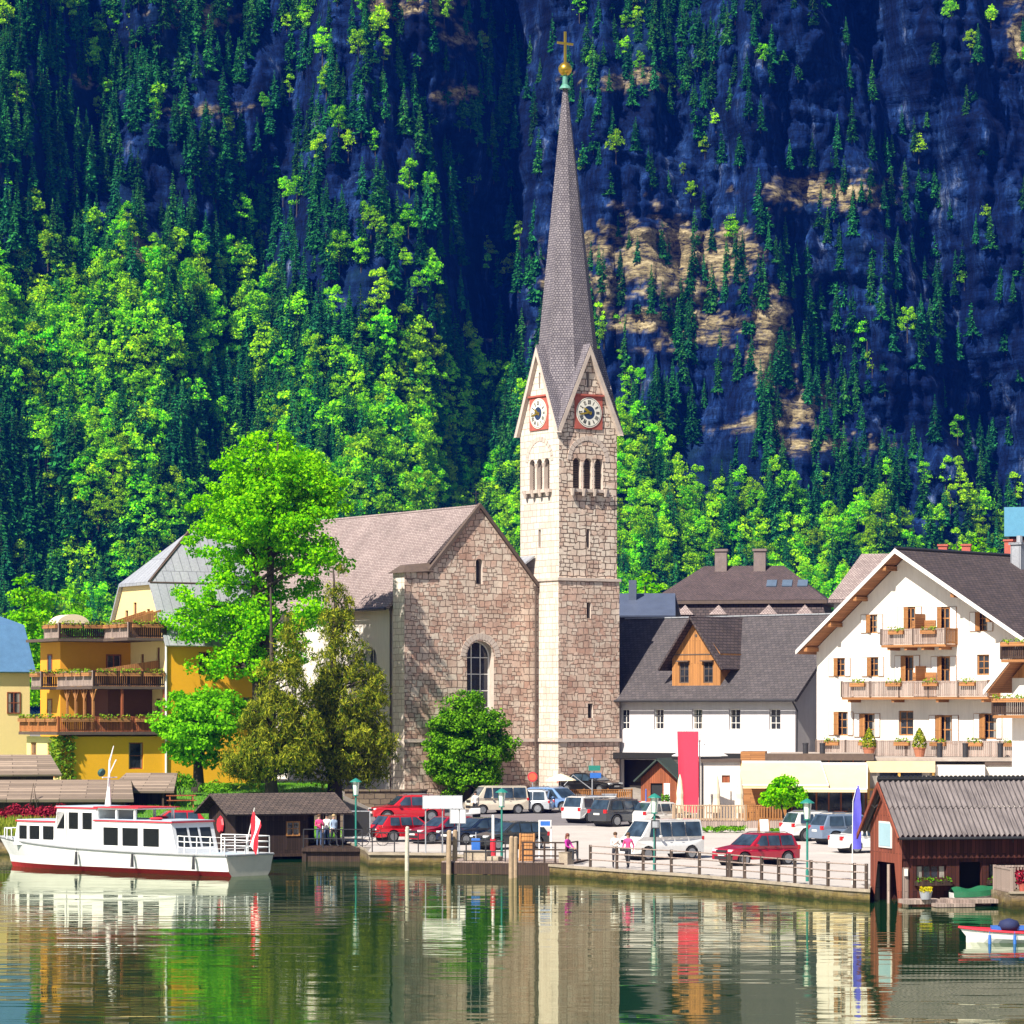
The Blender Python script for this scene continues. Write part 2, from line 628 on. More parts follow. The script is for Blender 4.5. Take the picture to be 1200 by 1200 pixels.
# lake
m_water, nt, b = new_mat('lake water')
nt.nodes.remove(b)
v1 = coords(nt, 'Object', (.10, .5, 1))
w1 = noise(nt, v1, 1.1, 2, .5)
v2 = coords(nt, 'Object', (.32, 1.4, 1))
w2 = noise(nt, v2, 1.1, 2, .5)
v3 = coords(nt, 'Object', (.05, .12, 1))
w3 = noise(nt, v3, 1.0, 2, .5)
mk = ramp(nt, w3, [(.34, .25), (.62, 1.15)])
h = mixc(nt, .28, w1, w2)
h = mixc(nt, 1.0, h, mk, 'MULTIPLY')
bp = N(nt, "ShaderNodeBump")
bp.inputs['Strength'].default_value = 1
bp.inputs['Distance'].default_value = .028
nt.links.new(h, bp.inputs['Height'])
df = N(nt, "ShaderNodeBsdfDiffuse"); df.inputs[0].default_value = (.005, .042, .015, 1)
gl = N(nt, "ShaderNodeBsdfGlossy"); gl.inputs[0].default_value = (.90, .92, .76, 1); gl.inputs['Roughness'].default_value = .02
fr = N(nt, "ShaderNodeFresnel"); fr.inputs[0].default_value = 1.333
mxw = N(nt, "ShaderNodeMixShader")
for n_ in (df, gl, fr): nt.links.new(bp.outputs[0], n_.inputs['Normal'])
nt.links.new(fr.outputs[0], mxw.inputs[0]); nt.links.new(df.outputs[0], mxw.inputs[1]); nt.links.new(gl.outputs[0], mxw.inputs[2])
nt.links.new(mxw.outputs[0], nt.nodes["Material Output"].inputs[0])
w = MB(); w.add([(-690, -30, -.52), (690, -30, -.52), (690, 320, -.52), (-690, 320, -.52)], [(0, 1, 2, 3)])
struct(w.obj('lake_water', m_water))

# ------------------------------------------------------------------ mountain
def vnoise(x, y, seed=0):
    xi = np.floor(x).astype(np.int64); yi = np.floor(y).astype(np.int64)
    xf = x - xi; yf = y - yi
    xf = xf * xf * (3 - 2 * xf); yf = yf * yf * (3 - 2 * yf)
    def h(a, b_):
        n = (a * 374761393 + b_ * 668265263 + seed * 974634777) & 0x7fffffff
        n = ((n ^ (n >> 13)) * 1274126177) & 0x7fffffff
        return ((n ^ (n >> 16)) & 0xffff) / 65535.0
    return (h(xi, yi) * (1 - xf) + h(xi + 1, yi) * xf) * (1 - yf) + (h(xi, yi + 1) * (1 - xf) + h(xi + 1, yi + 1) * xf) * yf
def fbm(x, y, seed=0, o=4):
    s = 0; a = .5
    for i in range(o):
        s = s + a * vnoise(x * 2 ** i, y * 2 ** i, seed + i); a *= .5
    return s

DEN = np.array([  # how thickly trees stand, by place on the slope (left to right, top to bottom)
    [.46, .40, .36, .26, .16, .08, .03, .52, .24, .06, .02, .05],
    [.42, .36, .32, .20, .14, .42, .02, .20, .05, .03, .01, .02],
    [.46, .44, .42, .36, .52, .46, .01, .01, .20, .40, .16, .02],
    [.90, .85, .75, .48, .42, .36, .03, .10, .20, .22, .20, .03],
    [1.0, 1.0, 1.0, .82, .70, .60, .36, .26, .10, .22, .14, .03],
    [1.0, 1.0, 1.0, 1.0, 1.0, 1.0, 1.0, .95, .60, .26, .16, .08],
    [1.0, 1.0, 1.0, 1.0, 1.0, 1.0, 1.0, 1.0, 1.0, .95, .85, .60],
    [1.0, 1.0, 1.0, 1.0, 1.0, 1.0, 1.0, 1.0, 1.0, 1.0, 1.0, 1.0]])
BRI = np.array([  # share of broadleaved trees
    [.15, .15, .10, .10, .10, .20, .20, .30, .10, .10, .10, .40],
    [.25, .20, .15, .15, .20, .15, .10, .30, .10, .10, .10, .30],
    [.25, .25, .20, .25, .45, .20, .10, .20, .15, .30, .20, .10],
    [.40, .55, .55, .45, .35, .25, .10, .15, .20, .20, .10, .10],
    [.70, .85, .80, .55, .45, .55, .40, .40, .25, .20, .10, .10],
    [.20, .25, .50, .60, .60, .60, .60, .55, .50, .20, .10, .10],
    [.15, .15, .40, .45, .50, .50, .50, .60, .50, .40, .40, .40],
    [.30, .30, .40, .45, .50, .50, .50, .55, .50, .60, .70, .60]])
def grid_at(G, u, v):
    u = np.clip(u / 100 - .5, 0, 10.999); v = np.clip(v / 100 - .5, 0, 6.999)
    i = v.astype(int); j = u.astype(int); fv = v - i; fu = u - j
    return (G[i, j] * (1 - fu) + G[i, j + 1] * fu) * (1 - fv) + (G[i + 1, j] * (1 - fu) + G[i + 1, j + 1] * fu) * fv

MX = np.concatenate([np.arange(-420, -180, 4.0), np.arange(-180, 180, .9), np.arange(180, 421, 4.0)])
MZ = np.concatenate([np.arange(-1, 232, .9), np.arange(232, 262, 5.0)])
X, Z = np.meshgrid(MX, MZ, indexing='ij')
# the slope as depth over (x, z): cliffs where depth hardly changes, ledges where it jumps
d0 = 880 + .42 * X
U = 600 + F * X / (d0 + 80); V = YH - F * (Z - ZC) / (d0 + .5 * Z)
den = grid_at(DEN, U, V)
cot = .22 + .60 * np.clip(den, 0, 1)
dz_ = np.gradient(MZ)
ledge = fbm(X / 38, Z / 7.0, 5, 4)
led2 = fbm(X / 16, Z / 2.6, 9, 3)
cotl = np.clip(cot * (1 + 5.0 * np.clip(ledge - .52, -.2, .3)) + 1.6 * np.clip(led2 - .56, 0, 1), .02, 2.5)
Y = d0 + np.cumsum(cotl * dz_[None, :], axis=1)
gul = 1 - np.abs(2 * fbm(X / 60 + Z / 160, Z / 240, 21, 4) / .94 - 1)
Y = Y + 26 * gul ** 2 + 26 * (fbm(X / 85, Z / 95, 31, 3) - .45) + 7 * (fbm(X / 14, Z / 16, 41, 4) - .45) + 3.0 * (fbm(X / 3.0, Z / 4.2, 51, 3) - .45)
rk = np.clip(1.15 - 1.3 * den, 0, 1)
crk = 1 - np.abs(2 * fbm(X / 7.0 + .6 * fbm(Z / 9, X / 9, 3, 2), Z / 26, 91, 3) / .87 - 1)
strata = vnoise(X / 45, Z / 2.6 + X / 30 + 1.5 * fbm(X / 20, Z / 20, 14, 2), 93)
Y = Y + rk * (5.0 * crk ** 4 - 2.6 * np.round(strata * 3) / 3 + 2.0 * np.floor(3 * fbm(X / 10, Z / 13, 95, 2)) / 1.5)
# the deep gully on the right and the ravine left of the spire
def ravine(x0, z0, x1, z1, wd, dp):
    t = np.clip((Z - z0) / (z1 - z0), 0, 1)
    xc = x0 + (x1 - x0) * t
    return dp * np.exp(-((X - xc) / wd) ** 2)
Y = Y + ravine(158, 40, 108, 215, 12, 30) + ravine(-12, 60, 0, 180, 10, 22) + ravine(-78, 110, -62, 180, 9, 14)
nx, nz = X.shape
mv = np.stack([X, Y, Z], -1).reshape(-1, 3)
I = np.arange(nx * nz).reshape(nx, nz)
mf = np.stack([I[:-1, :-1], I[1:, :-1], I[1:, 1:], I[:-1, 1:]], -1).reshape(-1, 4)

m_rock, nt, b = new_mat('mountain rock and turf')
v = coords(nt, 'Object', (.06, .06, .016))
n1 = noise(nt, v, 2.0, 8, .68)
n1b = noise(nt, coords(nt, 'Object', (.3, .3, .07)), 1.5, 6, .7)
n2 = noise(nt, coords(nt, 'Object', (.05, .05, .32)), 1.6, 6, .62)
n3 = noise(nt, coords(nt, 'Object'), .035, 4)
cliff = ramp(nt, n1, [(.38, (.002, .010, .050)), (.50, (.004, .020, .092)), (.61, (.02, .06, .20)), (.72, (.26, .33, .50))])  # deep blue of shade and haze put into the rock colour
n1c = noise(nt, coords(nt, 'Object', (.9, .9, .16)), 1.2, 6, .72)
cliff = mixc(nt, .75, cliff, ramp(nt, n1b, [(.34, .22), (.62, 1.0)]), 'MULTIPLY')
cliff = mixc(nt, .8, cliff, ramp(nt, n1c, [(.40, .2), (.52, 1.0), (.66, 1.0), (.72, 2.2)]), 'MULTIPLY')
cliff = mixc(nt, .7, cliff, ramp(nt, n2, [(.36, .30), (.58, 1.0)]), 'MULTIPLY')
vc = N(nt, "ShaderNodeTexVoronoi"); vc.feature = 'DISTANCE_TO_EDGE'
vw = N(nt, "ShaderNodeVectorMath", operation='ADD'); nt.links.new(coords(nt, 'Object', (.17, .17, .06)), vw.inputs[0])
vn = N(nt, "ShaderNodeTexNoise"); vn.inputs['Scale'].default_value = .35; vn.inputs['Detail'].default_value = 4; nt.links.new(coords(nt, 'Object'), vn.inputs['Vector']); nt.links.new(vn.outputs['Color'], vw.inputs[1])
nt.links.new(vw.outputs[0], vc.inputs['Vector']); vc.inputs['Scale'].default_value = 1.6
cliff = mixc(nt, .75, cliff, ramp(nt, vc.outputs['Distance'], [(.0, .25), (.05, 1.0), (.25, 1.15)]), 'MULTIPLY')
turf = ramp(nt, noise(nt, coords(nt, 'Object'), .22, 5), [(.35, (.001, .010, .045)), (.7, (.006, .026, .03))])  # forest-floor shade put into the turf as dark blue
at_f = N(nt, "ShaderNodeAttribute"); at_f.attribute_name = 'turf'
at_s = N(nt, "ShaderNodeAttribute"); at_s.attribute_name = 'straw'
nst = noise(nt, coords(nt, 'Object', (.35, .35, 1.3)), 1.2, 6, .7)
straw = ramp(nt, mixc(nt, .6, n2, nst), [(.42, (.02, .022, .03)), (.50, (.20, .16, .08)), (.64, (.50, .42, .25))])
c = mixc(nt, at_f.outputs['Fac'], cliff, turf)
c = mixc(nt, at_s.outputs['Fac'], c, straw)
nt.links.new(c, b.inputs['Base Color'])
b.inputs['Roughness'].default_value = .95
b.inputs['Specular IOR Level'].default_value = .1
bump(nt, b, mixc(nt, .5, n1b, n2), .9, 1.6)
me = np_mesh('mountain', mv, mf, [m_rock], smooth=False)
PU = 600 + F * X / Y; PV = YH - F * (Z - ZC) / Y
turfv = np.clip((grid_at(DEN, PU, PV) - .3) * 2.2 + (fbm(X / 9, Z / 9, 77, 3) - .5) * 2.0, 0, 1)
st = np.zeros_like(X)
for (cu, cv, ru, rv, a) in [(770, 305, 95, 52, 1.0), (700, 330, 60, 35, .6), (835, 305, 50, 42, 1.0), (815, 385, 60, 30, .8), (905, 400, 26, 70, 1.0), (930, 480, 40, 34, .8), (760, 375, 40, 18, .9),
                            (965, 225, 80, 20, .8), (1000, 235, 50, 16, .7), (735, 95, 60, 14, .6), (235, 15, 60, 22, .7), (115, 95, 60, 14, .6), (250, 130, 40, 9, .7), (240, 22, 20, 16, .8),
                            (158, 300, 22, 22, 1.0), (485, 8, 60, 14, .8), (545, 45, 30, 22, .6), (530, 110, 30, 12, .7), (640, 500, 60, 14, .4), (960, 520, 60, 12, .8), (905, 500, 60, 12, .7), (1195, 40, 14, 40, 1.0), (650, 390, 80, 20, .3)]:
    st = np.maximum(st, a * np.exp(-((PU - cu) / ru) ** 2 - ((PV - cv) / rv) ** 2))
st = np.clip((st + (fbm(X / 7, Z / 5, 88, 4) - .5) * .9 + (fbm(X / 2.2, Z / 1.1, 89, 3) - .45) * 1.3 - .34) * 4.0, 0, 1) * (st > .08)
for nm, arr in (('turf', turfv), ('straw', st)):
    a_ = me.attributes.new(nm, 'FLOAT', 'POINT')
    a_.data.foreach_set('value', arr.astype(np.float32).ravel())
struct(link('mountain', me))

# ------------------------------------------------------------------ far trees
m_fbark = plain('far bark', (.05, .04, .03), .95)
m_spruce = leaf_mat('spruce needles', (.008, .085, .028), (.045, .24, .035), .28, .5)
m_beech = leaf_mat('spring beech leaves', (.09, .42, .002), (.42, .84, .004), .40, .42)

def far_spruce(seed, H=13.0, Rb=2.3):
    g = np.random.default_rng(seed)
    cs, ns, al, sz = [], [], [], []
    z = H * .07
    while z < H * .97:
        t = z / H
        r = Rb * (1 - t) ** .85 * g.uniform(.7, 1.12) + .12
        k = int(6 + 6 * (1 - t))
        a0 = g.uniform(0, 7)
        for i in range(k):
            if g.random() < .12: continue
            a = a0 + 2 * math.pi * i / k + g.normal() * .25
            rr = r * g.uniform(.65, 1.15)
            dx, dy = math.cos(a), math.sin(a)
            dr = -.38 + .25 * t
            for q_, (s0, w_) in enumerate(((.5, 1.0), (.78, .7), (.55, .7))):
                cs.append((dx * rr * s0, dy * rr * s0, z + dr * rr * s0 + g.normal() * .1))
                al.append((dx + g.normal() * .25, dy + g.normal() * .25, dr))
                ns.append((g.normal() * .5 + dx * .35, g.normal() * .5 + dy * .35, 1.0 if q_ < 2 else .2))
                sz.append(rr * (.5 if q_ != 1 else .34))
        z += H * .045 * (1.15 - .4 * t)
    cs.append((0, 0, H * .965)); al.append((0, 0, 1)); ns.append((1, .2, 0)); sz.append(H * .045)
    v_, f_ = cards(np.array(cs), np.array(sz), np.array(ns), .42, np.array(al))
    tr = MB(); tr.tube([(0, 0, -1.5), (0, 0, H * .5), (0, 0, H * .93)], [.2, .12, .03], 5)
    tv = np.array([tuple(p) for p in tr.v]); tf = np.array([f for f in tr.f if len(f) == 4])
    return np_mesh('spruce_tree', np.concatenate([v_, tv]), np.concatenate([f_, tf + len(v_)]), [m_spruce, m_fbark], np.array([0] * len(f_) + [1] * len(tf)))

def far_beech(seed, H=10.0, Rc=3.3, tall=1.0):
    g = np.random.default_rng(seed)
    C, Nn, S = [], [], []
    nb = int(g.integers(18, 25))
    for i in range(nb):
        th = g.uniform(0, 2 * math.pi); ph = g.uniform(-.75, 1.0)
        rr = Rc * math.sqrt(max(0, 1 - ph * ph * .9)) * g.uniform(.35, .95)
        bc = np.array([math.cos(th) * rr, math.sin(th) * rr, H * .56 + ph * H * .37 * tall + g.normal() * .4])
        br_ = Rc * g.uniform(.24, .44)
        n = 50
        d = unit(g.normal(size=(n, 3))); d[:, 2] = np.abs(d[:, 2]) * .9 - .25; d = unit(d)
        C.append(bc + d * br_ * g.uniform(.5, 1.15, (n, 1)) * np.array([1, 1, 1.0])); Nn.append(d + g.normal(size=(n, 3)) * .6 + np.array([0, 0, .1])); S.append(g.uniform(.18, .42, n) * Rc / 3.3)
    v_, f_ = cards(np.concatenate(C), np.concatenate(S), np.concatenate(Nn), .75)
    tr = MB(); tr.tube([(0, 0, -1.5), (.1, 0, H * .3), (.05, .1, H * .7)], [.26, .18, .05], 5)
    tv = np.array([tuple(p) for p in tr.v]); tf = np.array([f for f in tr.f if len(f) == 4])
    return np_mesh('beech_tree', np.concatenate([v_, tv]), np.concatenate([f_, tf + len(v_)]), [m_beech, m_fbark], np.array([0] * len(f_) + [1] * len(tf)))

spr = [far_spruce(100 + i, 15.5 + i * .8, 3.0 + .35 * (i % 3)) for i in range(5)]
bee = [far_beech(200 + i, 10.5 + i * .6, 3.1 + .4 * (i % 3), 1.0 + .15 * (i % 2)) for i in range(5)]

cell = {}
def free(u, v, r):
    i, j = int(u // 14), int(v // 14)
    for a in range(i - 1, i + 2):
        for b_ in range(j - 1, j + 2):
            for (p, q_) in cell.get((a, b_), ()):
                if (p - u) ** 2 + ((q_ - v) * .8) ** 2 < r * r: return False
    cell.setdefault((i, j), []).append((u, v))
    return True
spots = []
g = np.random.default_rng(5)
for _ in range(52000):
    i = int(g.integers(2, nx - 2)); j = int(g.integers(1, nz - 8))
    if MX[i] < -180 or MX[i] > 180:
        if abs(MX[i]) > 330 or g.random() > .9: continue
    u, v = PU[i, j], PV[i, j]
    if v > 830: continue
    dd = float(grid_at(DEN, np.array([u]), np.array([v]))[0])
    clump = float(fbm(np.array([MX[i] / 20]), np.array([MZ[j] / 20]), 60, 2)[0]) / .75
    pr = dd if dd > .85 else dd * (1.9 * max(0, clump - .18))
    if g.random() > pr * .8: continue
    if not free(u, v, 9.0 - 2.2 * dd): continue
    bb = float(grid_at(BRI, np.array([u]), np.array([v]))[0])
    cl2 = float(fbm(np.array([MX[i] / 26]), np.array([MZ[j] / 26]), 70, 2)[0]) / .75
    br_ = g.random() < bb * (.75 if v < 300 else 1) + (cl2 - .5) * 1.2
    small = .74 + .26 * min(1, dd + .1)
    sc_ = small * g.uniform(.60, 1.16) * (.86 if v < 330 else 1.0) * (.92 if u > 700 else 1.08)
    spots.append((X[i, j] + g.uniform(-.5, .5), Y[i, j] - .2, Z[i, j] - .5, sc_, g.uniform(0, 6.28), int(g.integers(0, 5)), br_, u, v))

def gn_forest(name, pts, protos, label, cat):
    me = bpy.data.meshes.new(name)
    me.from_pydata([p[:3] for p in pts], [], [])
    for nm, k in (('tsize', 3), ('tturn', 4)):
        a_ = me.attributes.new(nm, 'FLOAT', 'POINT'); a_.data.foreach_set('value', [float(p[k]) for p in pts])
    a_ = me.attributes.new('tkind', 'INT', 'POINT'); a_.data.foreach_set('value', [int(p[5]) for p in pts])
    o = link(name, me)
    ng = bpy.data.node_groups.new(name, 'GeometryNodeTree')
    ng.interface.new_socket('Geometry', in_out='INPUT', socket_type='NodeSocketGeometry')
    ng.interface.new_socket('Geometry', in_out='OUTPUT', socket_type='NodeSocketGeometry')
    gi = ng.nodes.new('NodeGroupInput'); go = ng.nodes.new('NodeGroupOutput')
    ip = ng.nodes.new('GeometryNodeInstanceOnPoints')
    gti = ng.nodes.new('GeometryNodeGeometryToInstance')
    for pr_ in reversed(protos):
        oi = ng.nodes.new('GeometryNodeObjectInfo'); oi.transform_space = 'ORIGINAL'
        oi.inputs['Object'].default_value = pr_
        oi.inputs['As Instance'].default_value = False
        g2 = ng.nodes.new('GeometryNodeGeometryToInstance')
        ng.links.new(oi.outputs['Geometry'], g2.inputs[0])
        ng.links.new(g2.outputs[0], gti.inputs[0])
    jn = ng.nodes.new('GeometryNodeJoinGeometry')
    for l in list(gti.inputs[0].links):
        src = l.from_socket; ng.links.remove(l); ng.links.new(src, jn.inputs[0])
    ng.nodes.remove(gti)
    def attr(nm, ty):
        n = ng.nodes.new('GeometryNodeInputNamedAttribute'); n.data_type = ty; n.inputs['Name'].default_value = nm
        return n.outputs['Attribute']
    ng.links.new(gi.outputs[0], ip.inputs['Points'])
    ng.links.new(jn.outputs[0], ip.inputs['Instance'])
    ip.inputs['Pick Instance'].default_value = True
    ng.links.new(attr('tkind', 'INT'), ip.inputs['Instance Index'])
    cx = ng.nodes.new('ShaderNodeCombineXYZ')
    ng.links.new(attr('tturn', 'FLOAT'), cx.inputs[2])
    ng.links.new(cx.outputs[0], ip.inputs['Rotation'])
    cs = ng.nodes.new('ShaderNodeCombineXYZ')
    sa = attr('tsize', 'FLOAT')
    for k in range(3): ng.links.new(sa, cs.inputs[k])
    ng.links.new(cs.outputs[0], ip.inputs['Scale'])
    ng.links.new(ip.outputs[0], go.inputs[0])
    md = o.modifiers.new('forest', 'NODES'); md.node_group = ng
    return tag(o, label, cat, kind='stuff')

def region(u, v):
    if u < 640:
        return ('above the cliff ledges high' if v < 300 else 'in the lower woods') + ' on the mountainside left of the spire'
    return ('between the cliffs' if v < 430 else 'in the lower woods') + ' on the mountainside right of the spire'
for isb, meshes, nm, adj, fn in ((False, spr, 'spruce_tree', 'dark green pointed spruce', 'spruce_forest'), (True, bee, 'beech_tree', 'bright green rounded beech', 'beech_forest')):
    lst = [s for s in spots if bool(s[6]) == isb]
    vis = [s for s in lst if -20 < s[7] < 1220 and s[8] > -20 and s[8] < 700]
    def key(s):
        hid = 0
        if 430 < s[7] < 735 and s[8] > 560: hid = 1
        if s[7] > 735 and s[8] > 640: hid = 1
        if s[7] < 420 and s[8] > 640: hid = 1
        return (hid, -s[3] / s[1])
    vis.sort(key=key)
    near = vis[:300]
    ids = set(map(id, near))
    rest = [s for s in lst if id(s) not in ids]
    first = {}
    for s in near:
        rg = region(s[7], s[8])
        o = link(nm, meshes[s[5]], None, s[:3], s[4]); o.scale = (s[3],) * 3
        tag(o, adj + ' ' + rg, 'spruce' if not isb else 'beech', ('spruces ' if not isb else 'beeches ') + rg)
        first.setdefault(s[5], o)
    if rest:
        gn_forest(fn, rest, [first[k] for k in range(5)], ('dark mass of spruces' if not isb else 'bright mass of broadleaved trees') + ' covering the rest of the mountainside', 'forest')

# ------------------------------------------------------------------ the blue air
hz = MB(); hz.box(-760, 760, -60, 1450, -3.4, 300)
m_haze = bpy.data.materials.new('haze'); m_haze.use_nodes = True
nt = m_haze.node_tree; nt.nodes.remove(nt.nodes["Principled BSDF"])
pv = nt.nodes.new('ShaderNodeVolumePrincipled')
pv.inputs['Color'].default_value = (.008, .13, 1.0, 1)
pv.inputs['Density'].default_value = .00007
nt.links.new(pv.outputs[0], nt.nodes["Material Output"].inputs['Volume'])
ho = hz.obj('haze', m_haze, uv=False)
ho['kind'] = 'stuff'; ho['label'] = 'blue air between the lake and the mountain'; ho['category'] = 'haze'
# ------------------------------------------------------------------ shared building materials
m_rubble = courses('pink rubble stone', (.84, .71, .60), (.66, .40, .31), (.24, .175, .14), .74, .46, .034, distort=.26, squash=.62, freq=2, bias=-.2, var=.3, bmp=.8, dscale=1.3, two=True, vstreak=.2)
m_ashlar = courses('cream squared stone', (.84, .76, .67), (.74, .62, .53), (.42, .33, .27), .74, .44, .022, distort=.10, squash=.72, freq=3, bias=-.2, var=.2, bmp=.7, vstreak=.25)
m_tower = courses('tower stone', (.88, .77, .66), (.70, .45, .35), (.16, .115, .09), .80, .47, .038, distort=.24, squash=.65, freq=2, bias=-.4, var=.2, bmp=.9, two=True, vstreak=.25)
m_dress = plain('dressed stone', (.55, .46, .40), .85, .25, 2)
m_spire = courses('spire shingles', (.33, .30, .33), (.22, .20, .235), (.09, .08, .095), .2, .17, .03, var=.3, bmp=.8, vstreak=.35)
m_shingle = courses('weathered shingles', (.50, .41, .39), (.36, .28, .27), (.17, .13, .125), .22, .16, .03, distort=.05, var=.35, bmp=.9)
m_white = plain('white render', (.73, .685, .625), .9, .16, .9, stretch=(1, 1, .16))
m_zinc = courses('zinc sheet', (.40, .42, .46), (.35, .37, .42), (.2, .21, .24), .62, 3.1, .03, rough=.45, var=.15, bmp=.5, spec=.5)
m_dark = plain('dark metal', (.03, .03, .035), .5, .3, 3)
m_brownv = plain('brown verge board', (.10, .07, .055), .8, .3, 3)
m_gold = plain('gold leaf', (.75, .48, .06), .28, .15, 3, metal=.9)
m_patina = plain('green copper', (.10, .30, .24), .6, .3, 3)
m_glass = glass_mat('dark window glass', curtain=True)
m_wframe = plain('white window paint', (.75, .73, .70), .6, .08, 3)
m_red = plain('red ochre paint', (.42, .10, .07), .8, .2, 3)
m_clock = plain('clock white', (.80, .77, .68), .6, .08, 2)
m_navy = plain('clock blue', (.02, .04, .10), .5, .2, 2)
m_black = plain('black paint', (.012, .012, .013), .6, .2, 2)

_win = {}
def window(parent, o, u, inn, w, h, inset=.14, nx=2, nz=3, fm=None, gm_=None, arch=False, name='window', fw=.07, label=None):
    """a framed window set into a wall: o lower left corner, u along, inn inwards"""
    key = (round(w, 3), round(h, 3), nx, nz, fm, gm_, arch, fw, name)
    if key not in _win:
        f = MB(); p = MB()
        hh = h - w / 2 if arch else h
        f.box(0, fw, 0, .06, 0, hh); f.box(w - fw, w, 0, .06, 0, hh)
        f.box(fw, w - fw, 0, .06, 0, fw)
        if not arch: f.box(fw, w - fw, 0, .06, h - fw, h)
        for i in range(1, nx): f.box(w * i / nx - fw * .35, w * i / nx + fw * .35, .008, .052, fw, (h if arch else h - fw) - .002)
        for i in range(1, nz): f.box(fw, w - fw, .014, .046, h * i / nz - fw * .3, h * i / nz + fw * .3)
        outl = [(0, 0), (w, 0), (w, hh)] + ([(w / 2 + w / 2 * math.cos(t), hh + w / 2 * math.sin(t)) for t in np.linspace(0, math.pi, 15)[1:]] if arch else [(0, hh)])
        if arch:
            for a_, b_ in zip(np.linspace(0, math.pi, 15), np.linspace(0, math.pi, 15)[1:]):
                r0, r1 = w / 2, w / 2 - fw
                f.prism([(w / 2 + r * math.cos(t), hh + r * math.sin(t)) for r, t in ((r0, a_), (r0, b_), (r1, b_), (r1, a_))], 'y', 0, .06)
        p.prism(outl, 'y', .03, .045)
        _win[key] = (f.mesh('window_frame', fm), p.mesh('pane', gm_))
    fme, pme = _win[key]
    u = Vector(u); inn = Vector(inn)
    rz = math.atan2(u.y, u.x)
    fo = link(name, fme, parent, Vector(o) + inn * inset, rz)
    link('pane', pme, fo)
    if label: fo['label'] = label
    return fo

def arch_pts(x, z, w, h, n=12):
    """outline of an arched opening, counter clockwise from the lower left"""
    hh = h - w / 2
    return [(x, z), (x + w, z), (x + w, z + hh)] + [(x + w / 2 + w / 2 * math.cos(t), z + hh + w / 2 * math.sin(t)) for t in np.linspace(0, math.pi, n)[1:]]
def rect_pts(x, z, w, h):
    return [(x, z), (x + w, z), (x + w, z + h), (x, z + h)]

# ------------------------------------------------------------------ church: x along the front, y into the depth, origin at the tower's near corner
TC = R(33)
ch = thing('church', 'pink stone church with a tall clock tower and slender pointed shingle spire', 'church', (wx(654.5, 235), 235, 0), TC)
A = 5.1
EX, EY = Vector((1, 0, 0)), Vector((0, 1, 0))
ZE, ZA, ZS = 27.2, 33.0, 51.1
# tower walls with openings
def tower_wall(o, u, inn, mat_lo, mat_up, shade):
    m = MB()
    holes_lo = [rect_pts(2.45, 7.1, .42, 1.0), rect_pts(2.35, 14.0, .36, 1.1)] if not shade else []
    m.wall([(0, -.5), (A, -.5), (A, 16.6), (0, 16.6)], holes_lo, o, u, inn, .4, 0, 2)
    up = [rect_pts(2.4, 18.9, .3, 1.3)]
    for k in range(3): up.append(arch_pts(1.28 + k * .92, 22.95, .68, 2.15))
    up.append(rect_pts(2.45, 30.0, .2, 1.1))
    oi = Vector(o) + Vector(inn) * .12 + Vector(u) * .12
    m.wall([(0, 16.75), (A - .24, 16.75), (A - .24, ZE), ((A - .24) / 2, ZA - .35), (0, ZE)], [[(p[0] - .12, p[1]) for p in h] for h in up], oi, u, inn, .45, 1, 2)
    return m
tw = tower_wall((0, 0, 0), EX, EY, 0, 1, False)
for f_ in (((0, A, 0), -EY, EX), ((A, 0, 0), EY, -EX), ((A, A, 0), -EX, -EY)):
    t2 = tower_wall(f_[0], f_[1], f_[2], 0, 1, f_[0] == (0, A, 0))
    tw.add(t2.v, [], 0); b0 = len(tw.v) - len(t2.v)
    for f2, m2 in zip(t2.f, t2.m): tw.f.append([b0 + i for i in f2]); tw.m.append(3 if f_[0] == (0, A, 0) and m2 < 2 else m2)  # left face: finer-jointed stone, its sunlit wash put into a paler colour
tw.box(-.1, A + .1, -.1, A + .1, 16.58, 16.78, 2)
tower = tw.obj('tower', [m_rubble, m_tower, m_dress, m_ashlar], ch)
c_ = MB(); c_.box(.5, A - .5, .5, A - .5, 2, 26.8); c_.obj('tower_darkness', m_black, tower)  # black block standing in for the dark inside of the tower
st_ = MB()
st_.box(-.12, A + .12, -.12, A + .12, 5.45, 5.68)
st_.obj('string_course', m_dress, tower)
